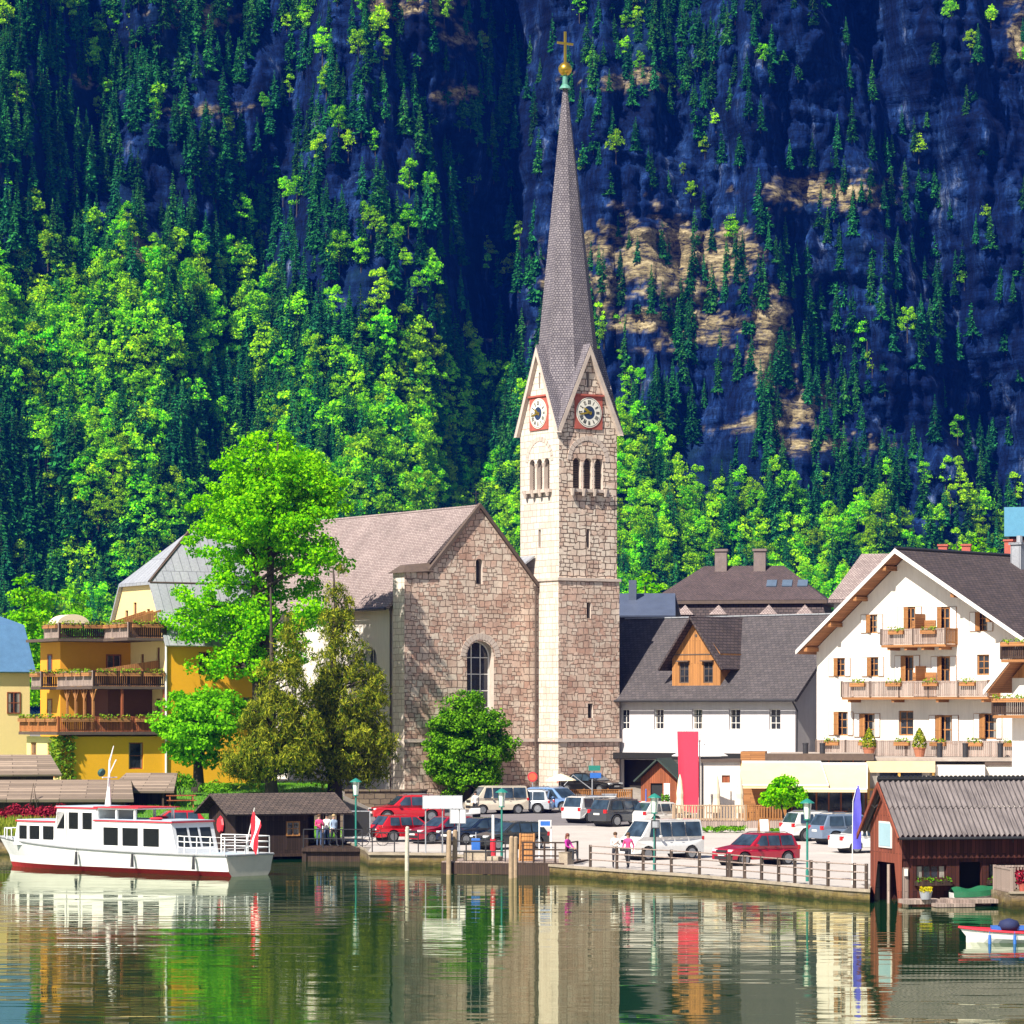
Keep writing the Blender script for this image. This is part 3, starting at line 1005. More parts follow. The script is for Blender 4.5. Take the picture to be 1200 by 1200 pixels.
# triple belfry windows: colonnettes, sill, hood arch, louvres
for (o, u, inn) in (((0, 0, 0), EX, EY), ((0, A, 0), -EY, EX)):
    o = Vector(o); u = Vector(u); inn = Vector(inn)
    bm_ = MB(); lv = MB()
    for k in range(2):
        c0 = o + u * (1.28 + .68 + .12 + k * .92) + inn * .2
        bm_.tube([c0 + Vector((0, 0, 22.95)), c0 + Vector((0, 0, 24.6))], .11, 8)
        bm_.tube([c0 + Vector((0, 0, 24.5)), c0 + Vector((0, 0, 24.8))], [.12, .2], 8)
    for k in range(4):
        a0 = o + u * (1.1 + k * .92) + inn * -.1
        bm_.tube([a0 + Vector((0, 0, 22.45)), a0 + Vector((0, 0, 22.95))], [.1, .24], 8)
    s0 = o + u * .95
    M = Matrix.Translation(o) @ Matrix(((u.x, inn.x, 0, 0), (u.y, inn.y, 0, 0), (0, 0, 1, 0), (0, 0, 0, 1)))
    bm_.box(.98, 4.12, -.18, .1, 22.72, 22.94, 0, M)
    for k in range(14):
        t0, t1 = math.pi * k / 14, math.pi * (k + .86) / 14
        bm_.prism([(2.55 + r * math.cos(t), 24.9 + r * math.sin(t)) for r, t in ((1.75, t0), (1.75, t1), (1.42, t1), (1.42, t0))], 'y', .085, .3, 0, M)
    for k in range(3):
        for j in range(13):
            lv.box(1.3 + k * .92, 1.94 + k * .92, .42, .46, 23.0 + j * .16, 23.09 + j * .16, 0, M)
    bw = bm_.obj('belfry_window', m_dress, ch)
    lv.obj('louvre', m_brownv, bw)
# clocks
for (o, u, inn) in (((A / 2, 0, 28.25), EX, EY), ((0, A / 2, 28.25), -EY, EX)):
    e = MB()
    M = Matrix.Translation(Vector(o)) @ Matrix(((u.x, inn.x, 0, 0), (u.y, inn.y, 0, 0), (0, 0, 1, 0), (0, 0, 0, 1)))
    e.box(-1.15, 1.15, .04, .2, -1.15, 1.15, 0, M)
    e.box(-1.25, 1.25, -.06, .2, 1.15, 1.27, 0, M)
    ck = e.obj('clock', m_red, ch)
    d = MB()
    d.prism([(1.05 * math.cos(t), 1.05 * math.sin(t)) for t in np.linspace(0, 2 * math.pi, 33)[:-1]], 'y', 0, .039, 0, M)
    d.prism([(.46 * math.cos(t), .46 * math.sin(t)) for t in np.linspace(0, 2 * math.pi, 25)[:-1]], 'y', -.02, -.002, 1, M)
    d.prism([(.985 * math.cos(t), .985 * math.sin(t)) for t in np.linspace(0, 2 * math.pi, 33)[:-1]], 'y', -.006, -.001, 2, M)
    d.prism([(.95 * math.cos(t), .95 * math.sin(t)) for t in np.linspace(0, 2 * math.pi, 33)[:-1]], 'y', -.012, -.007, 0, M)
    nums = ['XII', 'I', 'II', 'III', 'IIII', 'V', 'VI', 'VII', 'VIII', 'IX', 'X', 'XI']
    for k, s_ in enumerate(nums):
        Mr = M @ Matrix.Rotation(R(30 * k), 4, 'Y')
        wd = {'I': .045, 'V': .10, 'X': .11}
        tot = sum(wd[c] for c in s_) + .022 * (len(s_) - 1); x = -tot / 2
        for c in s_:
            w_ = wd[c]; z0, z1 = .58, .86
            def stroke(xa, xb):
                d.prism([(xa - .02, z0), (xa + .02, z0), (xb + .02, z1), (xb - .02, z1)], 'y', -.022, -.0121, 3, Mr)
            if c == 'I': stroke(x + w_ / 2, x + w_ / 2)
            elif c == 'V': stroke(x + w_ / 2, x + .02); stroke(x + w_ / 2, x + w_ - .02)
            else: stroke(x + .02, x + w_ - .02); stroke(x + w_ - .02, x + .02)
            x += w_ + .022
    d.obj('dial', [m_clock, m_navy, m_black, m_black], ck)
    hn = MB()
    for ang, ln, wd_ in ((-100, .92, .045), (-55, .58, .07)):
        Mr = M @ Matrix.Rotation(R(ang), 4, 'Y')
        hn.prism([(-wd_, -.2), (wd_, -.2), (wd_ * 1.4, ln * .6), (0, ln), (-wd_ * 1.4, ln * .6)], 'y', -.05, -.03, 0, Mr)
    hn.obj('hand', m_gold, ck)
# gables, spire
gr = MB()
h2 = A / 2 + .22
cx_ = A / 2
def gable_roof(M):
    zt, ze = ZA + .05, ZE - .25
    for sgn in (-1, 1):
        p = [(0, -.18, zt), (sgn * h2, -.18, ze), (0, cx_, zt)]
        q_ = [(x, y, z - .16) for x, y, z in p]
        a_ = [Vector(v_) for v_ in p]
        gr.add(p + q_, [(0, 1, 2) if sgn < 0 else (0, 2, 1), (3, 5, 4), (0, 3, 4, 1), (1, 4, 5, 2), (0, 2, 5, 3)], 0, M)
        gr.add([(0, -.2, zt - .17), (sgn * (h2 + .02), -.2, ze - .2), (sgn * (h2 - .3), -.2, ze - .2), (0, -.2, zt - .78),
                (0, .1, zt - .17), (sgn * (h2 + .02), .1, ze - .2), (sgn * (h2 - .3), .1, ze - .2), (0, .1, zt - .78)],
               [(0, 1, 2, 3), (4, 7, 6, 5), (3, 2, 6, 7), (0, 4, 5, 1), (1, 5, 6, 2)], 1, M)
for k in range(4):
    M = Matrix.Translation((cx_, cx_, 0)) @ Matrix.Rotation(R(90 * k), 4, 'Z') @ Matrix.Translation((0, -cx_, 0))
    gable_roof(M)
gr.obj('tower_gable', [m_spire, m_dress], ch, fixn=True)
s_ = MB()
rb = 2.38 / math.cos(R(22.5)); zb = 28.5
tip = (-.22, .1, ZS)
nseg = 18
ring = []
for i in range(nseg + 1):
    t = i / nseg
    r = rb * (1 - t) + .16 * t
    ring.append([(cx_ + tip[0] * t + r * math.cos(R(22.5 + 45 * k)), cx_ + tip[1] * t + r * math.sin(R(22.5 + 45 * k)), zb + (ZS - zb) * t) for k in range(8)])
for i in range(nseg):
    for k in range(8):
        s_.poly([ring[i][k], ring[i][(k + 1) % 8], ring[i + 1][(k + 1) % 8], ring[i + 1][k]])
sp_ = s_.obj('spire', m_spire, ch)
f_ = MB()
c0 = (cx_ + tip[0], cx_ + tip[1], ZS)
f_.lathe([(.42, -.05), (.36, .08), (.2, .25), (.17, .9)], 12, 0, None, c0)
f_.obj('spire_cap', m_patina, sp_)
b_ = MB(); b_.lathe([(.1, .85), (.3, .95), (.46, 1.15), (.5, 1.35), (.46, 1.5), (.3, 1.72), (.1, 1.82)], 12, 0, None, c0); b_.obj('gold_ball', m_gold, sp_, smooth=True)
x_ = MB()
Mx = Matrix.Translation(c0)
x_.box(-.075, .075, -.06, .06, 1.8, 3.95, 0, Mx); x_.box(-.66, -.076, -.05, .05, 3.05, 3.2, 0, Mx); x_.box(.076, .66, -.05, .05, 3.05, 3.2, 0, Mx)
x_.obj('cross', m_gold, sp_)
# nave
XL, XR, XM = -10.85, 1.2, -4.85
YF, YB = 2.55, 27.0
ZN, ZT = 14.7, 21.75
fa = MB()
aw = arch_pts(XM - 1.0, 6.7, 2.2, 5.7)
fa.wall([(XL, -.5), (0, -.5), (0, 16.3), (XM, ZT - .15), (-8.9, 17.0), (XL, 17.0)],
        [aw, arch_pts(XM - .28, 16.3, .56, 1.75)], (0, YF, 0), EX, EY, .75, 0, 1)
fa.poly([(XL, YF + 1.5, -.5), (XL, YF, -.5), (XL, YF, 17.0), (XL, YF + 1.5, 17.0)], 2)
fa.poly([(-8.9, YF, ZN), (-8.9, YF + 1.5, ZN), (-8.9, YF + 1.5, 17.0), (-8.9, YF, 17.0)], 0)
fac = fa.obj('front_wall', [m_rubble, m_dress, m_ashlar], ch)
v_ = MB()
for k in range(17):
    t0, t1 = math.pi * k / 17, math.pi * (k + .85) / 17
    v_.prism([(XM + .1 + r * math.cos(t), 6.7 + 4.6 + r * math.sin(t)) for r, t in ((1.62, t0), (1.62, t1), (1.2, t1), (1.2, t0))], 'y', YF - .03, YF + .1)
v_.obj('window_arch', m_dress, fac)
stc = MB(); stc.box(XL - .08, -.02, YF - .1, YF - .002, 5.45, 5.68); stc.obj('string_course', m_dress, fac)
window(fac, (XM - 1.0, YF, 6.7), EX, EY, 2.2, 5.7, .6, 3, 5, m_wframe, m_glass, True, 'arched_window', .1)
window(fac, (XM - .28, YF, 16.3), EX, EY, .56, 1.75, .45, 1, 3, m_brownv, m_glass, True, 'slit_window', .04)
vb = MB()
for sg, xe, ze in ((1, .05, ZT - (4.9) * 1.1 - .1), (-1, -9.0, ZT - 4.15 * 1.12)):
    vb.add([(XM, YF - .2, ZT + .12), (xe, YF - .2, ze + .12), (xe, YF - .2, ze - .22), (XM, YF - .2, ZT - .22), (XM, YF + .12, ZT + .12), (xe, YF + .12, ze + .12), (xe, YF + .12, ze - .22), (XM, YF + .12, ZT - .22)],
           [(0, 1, 2, 3), (4, 7, 6, 5), (0, 4, 5, 1), (3, 2, 6, 7), (1, 5, 6, 2)], 0)
vb.obj('verge_board', m_brownv, fac, fixn=True)
kn = MB(); kn.add([(XL - .3, YF - .25, 16.95), (-8.6, YF - .25, 17.1), (-8.6, YF + 1.7, 17.1), (XL - .3, YF + 1.7, 16.95), (XL + .4, YF + .5, 17.5), (-8.6, YF + .5, 17.7), (-8.6, YF + 1.2, 17.7), (XL + .4, YF + 1.2, 17.5)],
                  [(0, 1, 5, 4), (1, 2, 6, 5), (2, 3, 7, 6), (3, 0, 4, 7), (4, 5, 6, 7), (3, 2, 1, 0)])
kn.obj('pier_roof', m_brownv, fac, fixn=True)
nw = MB()
sh_ = [arch_pts(2.6 + k * 5.6, 6.0, 1.7, 6.0) for k in range(4)]
nw.wall([(0, -.5), (YB - YF - 1.5, -.5), (YB - YF - 1.5, ZN), (0, ZN)], sh_, (XL + .25, YF + 1.5, 0), EY, EX, .5)
nw.box(XL + .25, XR, YB, YB + .4, -.5, ZN); nw.box(XR - .2, XR, A, YB, -.5, ZN)
nv = nw.obj('nave_wall', m_white, ch)
for k in range(4): window(nv, (XL + .25, YF + 1.5 + 2.6 + k * 5.6 + 1.7, 6.0), -EY, EX, 1.7, 6.0, .4, 3, 5, m_wframe, m_glass, True, 'arched_window', .1)
rf = MB()
xr_ = 6.45
def slab(m, p, th, mat=0):
    """a roof plane with thickness: p four corners of the top"""
    p = [Vector(v) for v in p]
    n = (p[1] - p[0]).cross(p[3] - p[0]).normalized()
    if n.z < 0: n = -n
    q = [v - n * th for v in p]
    m.add(p + q, [(0, 1, 2, 3), (7, 6, 5, 4), (0, 4, 5, 1), (1, 5, 6, 2), (2, 6, 7, 3), (3, 7, 4, 0)], mat)
slab(rf, [(XM, YF + .1, ZT + .02), (XM, YB + .4, ZT + .02), (XM - xr_, YB + .4, ZT - xr_ * 1.1), (XM - xr_, YF + 1.6, ZT - xr_ * 1.1)], .2)
slab(rf, [(XM, YF + .1, ZT + .02), (XM + 4.8, YF + .1, ZT - 4.8 * 1.1), (XM + 4.8, A, ZT - 4.8 * 1.1), (XM, A, ZT + .02)], .2)
slab(rf, [(XM, A + .002, ZT + .02), (XM + xr_, A + .002, ZT - xr_ * 1.1), (XM + xr_, YB + .4, ZT - xr_ * 1.1), (XM, YB + .4, ZT + .02)], .2)
nr_ = rf.obj('nave_roof', m_shingle, ch, fixn=True)
g_ = MB(); g_.tube([(XM - xr_ - .05, YF + 1.7, ZN - .15), (XM - xr_ - .05, YB + .3, ZN - .15)], .1, 8); g_.obj('gutter', m_dark, nr_)
g_ = MB(); g_.tube([(XM, YF + .4, ZT), (XM, YF + .4, ZT + 1.1)], .03, 5); g_.tube([(XM - .25, YF + .4, ZT + .8), (XM + .25, YF + .4, ZT + .8)], .025, 5); g_.obj('gable_cross', m_dark, nr_)
lt = MB(); slab(lt, [(-.02, 3.0, 18.4), (-.02, A, 18.4), (-2.2, A, 16.9), (-2.2, 3.0, 16.9)], .12); lt.obj('valley_flashing', m_zinc, ch, fixn=True)
for (x, y, z1) in ((-.3, YF - .14, 15.9), (XL + .05, YF + 1.9, 14.4)):
    d = MB(); d.tube([(x, y, 1), (x, y, z1)], .075, 8); d.tube([(x, y, z1), (x, y, z1 + .35)], [.09, .18], 8); d.obj('downpipe', m_brownv, ch)
# ------------------------------------------------------------------ balconies and shutters
m_larch = wood('golden larch boards', (.46, .21, .07), .7, .2, .14)
m_larchh = wood('golden larch slats', (.42, .19, .07), .7, .2, .12, vertical=False)
m_grey = wood('silvered boards', (.40, .31, .27), .8, .25, .13)
m_darkw = wood('dark stained boards', (.06, .035, .025), .7, .3, .12)
m_redw = wood('red stained boards', (.34, .10, .04), .7, .25, .12)
m_redlit = wood('sun-brightened red boards', (.50, .19, .06), .7, .2, .12)  # the red boards again, brightened as if in sun
m_flower = leaf_mat('window box plants', (.10, .26, .02), (.35, .42, .03), .3, 0)
m_soffit = wood('larch soffit', (.42, .19, .08), .7, .2, .15, vertical=False)
m_slate = courses('brown slates', (.12, .09, .09), (.075, .06, .063), (.03, .025, .026), .42, .26, .03, var=.3, bmp=.8)
m_slate2 = courses('grey slates', (.115, .10, .106), (.078, .07, .076), (.04, .037, .04), .34, .24, .02, var=.22, bmp=.6)

def leaves_in(boxes, size, n):
    C = []
    for (x0, x1, y0, y1, z0, z1) in boxes:
        C.append(np.stack([rng.uniform(x0, x1, n), rng.uniform(y0, y1, n), rng.uniform(z0, z1, n)], 1))
    C = np.concatenate(C)
    return cards(C, rng.uniform(.5, 1.2, len(C)) * size, rng.normal(size=(len(C), 3)) + np.array([0, -.3, .5]), .7)

def railing(parent, pts, h=1.0, mat=None, postm=None, boxes=(), slat=.115, gap=.03, name='railing', sub_mats=None, flowers=True):
    """a boarded balcony railing along a path of points, posts every couple of metres"""
    m = MB()
    for si, (p, q) in enumerate(zip(pts, pts[1:])):
        p, q = Vector(p), Vector(q)
        L = (q - p).length; d = (q - p) / L
        n = Vector((-d.y, d.x, 0))
        rz = math.atan2(d.y, d.x)
        M = Matrix.Translation(p) @ Matrix.Rotation(rz, 4, 'Z')
        m.box(0, L, -.05, .05, h - .07, h, 0, M)
        m.box(0, L, -.03, .03, .08, .16, 0, M)
        k = int(L / (slat + gap))
        for i in range(k):
            x = (i + .5) * L / k
            m.box(x - slat / 2, x + slat / 2, -.035, -.012, .02, h - .071, 0, M)
        np_ = max(1, round(L / 2.4))
        for i in range(np_ + 1):
            x = L * i / np_
            m.box(x - .05, x + .05, -.06, .06, 0, h + .03, 1, M)
    r = m.obj(name, [mat, postm or mat], parent)
    if boxes:
        bx_ = MB(); vv = []; ff = []; nb = 0
        for (p, L, rz) in boxes:
            M = Matrix.Translation(Vector(p)) @ Matrix.Rotation(rz, 4, 'Z')
            bx_.box(0, L, -.26, -.07, h - .34, h - .1, 0, M)
            v_, f_ = leaves_in([(0, L, -.34, -.02, h - .14, h + .16)], .085, int(46 * L))
            v_ = np.array([tuple(M @ Vector(t)) for t in v_])
            vv.append(v_); ff.append(f_ + nb); nb += len(v_)
        fb = bx_.obj('flower_box', m_larchh, r)
        link('flowers', np_mesh('flowers', np.concatenate(vv), np.concatenate(ff), [m_flower]), fb)
    return r

_sh = {}
def shutter(parent, o, u, w, h, mat, name='shutter', swing=0):
    key = (round(w, 2), round(h, 2), mat)
    if key not in _sh:
        m = MB()
        m.box(.03, w - .03, -.045, -.001, .03, h - .03)
        m.box(0, w, -.04, -.0015, 0, .029, 1); m.box(0, w, -.04, -.0015, h - .029, h, 1); m.box(0, .029, -.04, -.0015, .03, h - .03, 1); m.box(w - .029, w, -.04, -.0015, .03, h - .03, 1)
        for z in (.06, h / 2 - .05, h - .16): m.box(.04, w - .04, -.06, -.0451, z, z + .1)
        _sh[key] = m.mesh('shutter', [mat, m_larchh])
    u = Vector(u)
    return link(name, _sh[key], parent, o, math.atan2(u.y, u.x) + swing)

# ------------------------------------------------------------------ the white gabled hotel
ho_c = at(957, 838, 222)
hotel = thing('gabled_hotel', 'white gabled hotel with larch shutters and three rows of wooden balconies', 'hotel', (ho_c.x, ho_c.y, 0), R(-42))
HW, HX, HZ, HE = 17.8, 7.2, 17.6, 11.75
HD = 17.0
def hz_at(x): return HZ - (HX - x) * (HZ - HE) / HX if x < HX else HZ - (x - HX) * .60
# (x, z, w, h, kind): kinds s shuttered window, d door, p plain window
def hx(px): return (px - 957) / 13.2
def hzz(py, x): return ZC + (YH - py) * (222 - .67 * x) / F
ow = []
def add_w(pxa, pxb, pya, pyb, kind):
    x0, x1 = hx(pxa), hx(pxb); xm = (x0 + x1) / 2
    ow.append((x0, hzz(pyb, xm), x1 - x0, (pyb - pya) * (222 - .67 * xm) / F, kind))
add_w(1010, 1021, 720, 742, 's'); add_w(1049, 1060, 711, 738, 'd'); add_w(1083, 1095, 711, 738, 'd'); add_w(1121, 1132, 717, 740, 's')
add_w(976, 987, 771, 793, 's'); add_w(1011, 1022, 770, 793, 's'); add_w(1046, 1058, 768, 800, 'd'); add_w(1083, 1095, 769, 800, 'd'); add_w(1122, 1134, 767, 791, 'p'); add_w(1171, 1184, 768, 793, 's')
add_w(976, 990, 834, 862, 's'); add_w(1003, 1018, 836, 864, 's'); add_w(1043, 1058, 833, 862, 'p'); add_w(1081, 1097, 838, 872, 'd'); add_w(1125, 1141, 836, 866, 's'); add_w(1168, 1184, 836, 866, 's')
hw = MB()
hw.wall([(0, 0), (HW, 0), (HW, hz_at(HW)), (HX, HZ - .1), (0, HE - .1)], [rect_pts(*w_[:4]) for w_ in ow], (0, 0, 0), EX, EY, .22)
hw.poly([(0, HD, 0), (0, 0, 0), (0, 0, HE - .1), (0, HD, HE - .1)]); hw.poly([(HW, 0, 0), (HW, HD, 0), (HW, HD, hz_at(HW)), (HW, 0, hz_at(HW))])
hw.poly([(HW, HD, 0), (0, HD, 0), (0, HD, HE), (HX, HD, HZ), (HW, HD, hz_at(HW))])
hwall = hw.obj('wall', m_white, hotel)
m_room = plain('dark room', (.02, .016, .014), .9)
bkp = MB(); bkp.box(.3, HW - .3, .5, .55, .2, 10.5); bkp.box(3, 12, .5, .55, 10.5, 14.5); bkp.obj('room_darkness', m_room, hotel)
for (x, z, w_, h_, kind) in ow:
    if kind in 'sp':
        window(hotel, (x, 0, z), EX, EY, w_, h_, .1, 2, 3, m_larch, m_glass, False, 'window', .09)
    else:
        window(hotel, (x, 0, z), EX, EY, w_, h_, .1, 2, 2, m_larch, m_glass, False, 'balcony_door', .13)
    if kind != 'p':
        # leaves folded back on the wall, one standing half open as a golden board
        sw = .44 if kind == 's' else .5
        shutter(hotel, (x - sw * 1.02, -.012, z), EX, sw, h_, m_wframe)
        shutter(hotel, (x + w_ + .02, -.012, z), EX, sw, h_, m_wframe)
        shutter(hotel, (x + .02, -.02, z + .02), EX, w_ * .42, h_ - .04, m_larch, 'shutter', -R(rnd.uniform(10, 26)))
hr = MB()
ov = 1.35
OVL = .6
zl = HE - (HZ - HE) / HX * OVL
slab(hr, [(HX, -ov, HZ + .22), (HX, HD + .6, HZ + .22), (-OVL, HD + .6, zl + .22), (-OVL, -ov, zl + .22)], .16)
slab(hr, [(HX, -ov, HZ + .22), (HW + 1.2, -ov, hz_at(HW + 1.2) + .22), (HW + 1.2, HD + .6, hz_at(HW + 1.2) + .22), (HX, HD + .6, HZ + .22)], .16)
hroof = hr.obj('roof', m_slate, hotel, fixn=True)
sf = MB()
slab(sf, [(HX, -ov + .03, HZ + .03), (HX, -.02, HZ + .03), (-OVL + .05, -.02, zl + .03), (-OVL + .05, -ov + .03, zl + .03)], .05)
slab(sf, [(HX, -ov + .03, HZ + .03), (HW + 1.1, -ov + .03, hz_at(HW + 1.1) + .03), (HW + 1.1, -.02, hz_at(HW + 1.1) + .03), (HX, -.02, HZ + .03)], .05)
slab(sf, [(-.02, -.02, HE), (-.02, HD, HE), (-OVL + .05, HD, zl + .03), (-OVL + .05, -.02, zl + .03)], .05)
sf.obj('soffit', m_soffit, hroof, fixn=True)
vg = MB()
for xe, ze in ((-OVL - .05, zl + .2), (HW + 1.2, hz_at(HW + 1.2) + .2)):
    vg.add([(HX, -ov - .06, HZ + .25), (xe, -ov - .06, ze + .05), (xe, -ov - .06, ze - .22), (HX, -ov - .06, HZ - .05), (HX, -ov + .0, HZ + .25), (xe, -ov, ze + .05), (xe, -ov, ze - .22), (HX, -ov, HZ - .05)],
           [(0, 1, 2, 3), (4, 7, 6, 5), (0, 4, 5, 1), (3, 2, 6, 7), (1, 5, 6, 2)])
vg.obj('verge_board', m_wframe, hroof, fixn=True)
for t in (.12, .42, .68, .93):
    for sg in (-1, 1):
        x = HX - t * (HX + .5) if sg < 0 else HX + t * 10.2
        z = hz_at(x) - .02
        if sg > 0 and t < .3: continue
        pb = MB(); pb.box(x - .13, x + .13, -ov + .1, -.003, z - .34, z - .06); pb.obj('purlin_end', m_larchh, hroof)
rg = MB(); rg.tube([(HX, -ov, HZ + .27), (HX, HD + .6, HZ + .27)], .11, 8); rg.obj('ridge_cap', m_dark, hroof)
def balcony(x0, x1, zf, d, nbox):
    m = MB(); m.box(x0, x1, -d, -.003, zf - .16, zf)
    n = 4
    for i in range(n): xx = x0 + .5 + (x1 - x0 - 1) * i / (n - 1); m.box(xx - .1, xx + .1, -d + .1, -.003, zf - .34, zf - .161)
    f = m.obj('balcony', m_larchh, hotel)
    bx = [((x0 + (x1 - x0) * (i + .28) / nbox, -d, zf), 1.15, 0) for i in range(nbox)]
    railing(f, [(x0, 0, zf), (x0, -d, zf), (x1, -d, zf)], 1.0, m_grey, m_brownv, bx)
    railing(f, [(x1, -d, zf), (x1, 0, zf)], 1.0, m_larch, m_larch, name='end_railing')
    return f
balcony(6.05, 11.0, 11.75, 1.25, 2)
balcony(2.95, 14.2, 8.45, 1.25, 4)
balcony(1.1, 17.6, 4.7, 1.5, 6)
for (x, z) in ((8.55, 11.8), (8.6, 8.5)):
    m = MB(); m.box(x, x + .05, -1.15, -.05, z, z + 1.9); m.box(x - .9, x + .9, -.14, -.09, z, z + 1.5); m.obj('privacy_screen', m_larchh, hotel)
cm = MB(); c0 = (HX + .8, 10.5); cm.box(c0[0], c0[0] + .8, c0[1], c0[1] + .9, HZ - 1.2, HZ + .9); cm.box(c0[0] - .1, c0[0] + .9, c0[1] - .1, c0[1] + 1, HZ + .9, HZ + 1.05)
cm.tube([(c0[0] + .4, c0[1] + .45, HZ + 1.05), (c0[0] + .4, c0[1] + .45, HZ + 1.5)], .2, 8); cm.obj('chimney', m_zinc, hroof)
m_awnblue = plain('skylight', (.1, .14, .2), .15, .2)

# ------------------------------------------------------------------ the larch-gabled house at the frame's edge
er = at(1186, 838, 203)
edge = thing('larch_gable_house', 'white house with a golden larch gable and dark flower balconies behind the boathouse', 'house', (er.x, er.y, 0), R(-42))
m = MB(); m.box(0, 9, 0, 8, 0, 9.5); m.prism([(0, 9.5), (9, 9.5), (4.5, 14.2)], 'y', .002, 8, 1); m.obj('wall', [m_white, m_larch], edge)
m = MB()
slab(m, [(4.5, -1.2, 14.7), (4.5, 8.5, 14.7), (-1.1, 8.5, 8.75), (-1.1, -1.2, 8.75)], .2)
slab(m, [(4.5, -1.2, 14.7), (10.1, -1.2, 8.75), (10.1, 8.5, 8.75), (4.5, 8.5, 14.7)], .2)
er_ = m.obj('roof', m_soffit, edge, fixn=True)
m = MB(); m.add([(4.5, -1.28, 14.85), (-1.2, -1.28, 8.8), (-1.2, -1.28, 8.5), (4.5, -1.28, 14.45), (4.5, -1.21, 14.85), (-1.2, -1.21, 8.8), (-1.2, -1.21, 8.5), (4.5, -1.21, 14.45)], [(0, 1, 2, 3), (4, 7, 6, 5), (0, 4, 5, 1), (3, 2, 6, 7)])
m.obj('verge_board', m_wframe, er_, fixn=True)
for zf, x0 in ((10.6, .1), (7.3, -.5)):
    m = MB(); m.box(x0, 8.6, -1.3, -.003, zf - .18, zf); f = m.obj('balcony', m_larchh, edge)
    railing(f, [(x0, 0, zf), (x0, -1.3, zf), (8.6, -1.3, zf)], 1.0, m_darkw, m_darkw, [((x0 + .1, -1.3, zf + .1), 3.5, 0), ((x0 + 4, -1.3, zf + .1), 3.5, 0)])
for z, xx in ((4.2, 1.0), (7.5, 1.5), (10.7, 3.6)):
    window(edge, (xx, -.05, z), EX, EY, 1.0, 1.5, 0, 2, 3, m_larch, m_glass)

# ------------------------------------------------------------------ the white house with a larch dormer
dc = at(932, 838, 228)
dh = thing('dormer_house', 'white house with a grey slate roof and one larch-boarded dormer', 'house', (dc.x, dc.y, 0), R(-42))
DL = 19.0; DE, DR = 8.9, 14.2; HDp = 5.6
wins = []
for (a, b_) in ((738, 747.5), (776, 787), (819, 830.5), (860, 872.5), (904, 916)):
    x0 = (a - 932) / 12.75; wins.append((x0, 6.3, (b_ - a) / 12.75, 1.42))
m = MB()
m.wall([(-DL, 0), (0, 0), (0, DE), (-DL, DE)], [rect_pts(*w_) for w_ in wins] + [rect_pts(-15.2, .2, 4.6, 4.0), rect_pts(-9.6, .2, 6.6, 4.0)], (0, 0, 0), EX, EY, .3)
m.poly([(0, 0, 0), (0, 2 * HDp, 0), (0, 2 * HDp, DE), (0, HDp, DR - .2), (0, 0, DE)])
m.poly([(-DL, 2 * HDp, 0), (-DL, 0, 0), (-DL, 0, DE), (-DL, HDp, DR - .2), (-DL, 2 * HDp, DE)])
m.poly([(0, 2 * HDp, 0), (-DL, 2 * HDp, 0), (-DL, 2 * HDp, DE), (0, 2 * HDp, DE)])
m.obj('wall', plain('shade-tinted white render', (.60, .57, .585), .9, .15, .9, stretch=(1, 1, .16)), dh)  # white render with its lavender shade mixed into the colour
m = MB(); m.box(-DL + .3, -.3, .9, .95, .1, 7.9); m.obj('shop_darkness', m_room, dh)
for w_ in wins: window(dh, (w_[0], 0, w_[1]), EX, EY, w_[2], w_[3], .14, 2, 3, m_wframe, m_glass, False, 'window', .07)
m = MB(); m.box(-15.6, -2.9, -.9, -.003, 4.25, 4.7); m.box(-15.4, -3.1, -.92, -.901, 4.3, 4.65); m.obj('shop_fascia', m_black, dh)
for k in range(6):
    m = MB(); x = -9.5 + k * 1.3; m.box(x, x + .1, .32, .4, .2, 4.2); m.obj('shop_mullion', m_brownv, dh)
m = MB()
slab(m, [(.55, -.7, DE - .55), (.55, HDp, DR), (-DL - .5, HDp, DR), (-DL - .5, -.7, DE - .55)], .22)
slab(m, [(.55, HDp, DR), (.55, 2 * HDp + .7, DE - .55), (-DL - .5, 2 * HDp + .7, DE - .55), (-DL - .5, HDp, DR)], .22)
droof = m.obj('roof', m_slate2, dh, fixn=True)
m = MB(); m.tube([(.6, -.78, DE - .62), (-DL - .5, -.78, DE - .62)], .09, 8); m.tube([(.3, -.7, DE - .7), (.25, -.12, DE - 1.3), (.12, -.1, .5)], .06, 8); m.obj('gutter', m_dark, droof)
m = MB(); m.box(-DL - .5, .6, HDp - .12, HDp + .12, DR - .02, DR + .06); m.obj('ridge_cap', m_zinc, droof)
# dormer
dx0 = (793 - 932) / 12.75; dx1 = (847 - 932) / 12.75; dm = (dx0 + dx1) / 2
dzb, dze, dzt = 9.2, 11.5, 14.1
m = MB()
dw = [rect_pts(dx0 + .62, 9.5, .85, 1.45), rect_pts(dx1 - 1.5, 9.5, .85, 1.45)]
m.wall([(dx0, dzb), (dx1, dzb), (dx1, dze), (dm, dzt - .2), (dx0, dze)], dw, (0, .35, 0), EX, EY, .12)
m.poly([(dx1, .35, dzb), (dx1, 4, dzb), (dx1, 4, dze), (dx1, .35, dze)]); m.poly([(dx0, 4, dzb), (dx0, .35, dzb), (dx0, .35, dze), (dx0, 4, dze)])
dor = m.obj('dormer', m_larch, dh)
for w_ in dw:
    window(dor, (w_[0][0], .35, w_[0][1]), EX, EY, .85, 1.45, .06, 2, 3, m_brownv, m_glass, False, 'window', .08)
    m = MB(); m.box(w_[0][0] - .1, w_[1][0] + .1, .1, .34, 10.97, 11.05); m.obj('window_hood', m_brownv, dor)
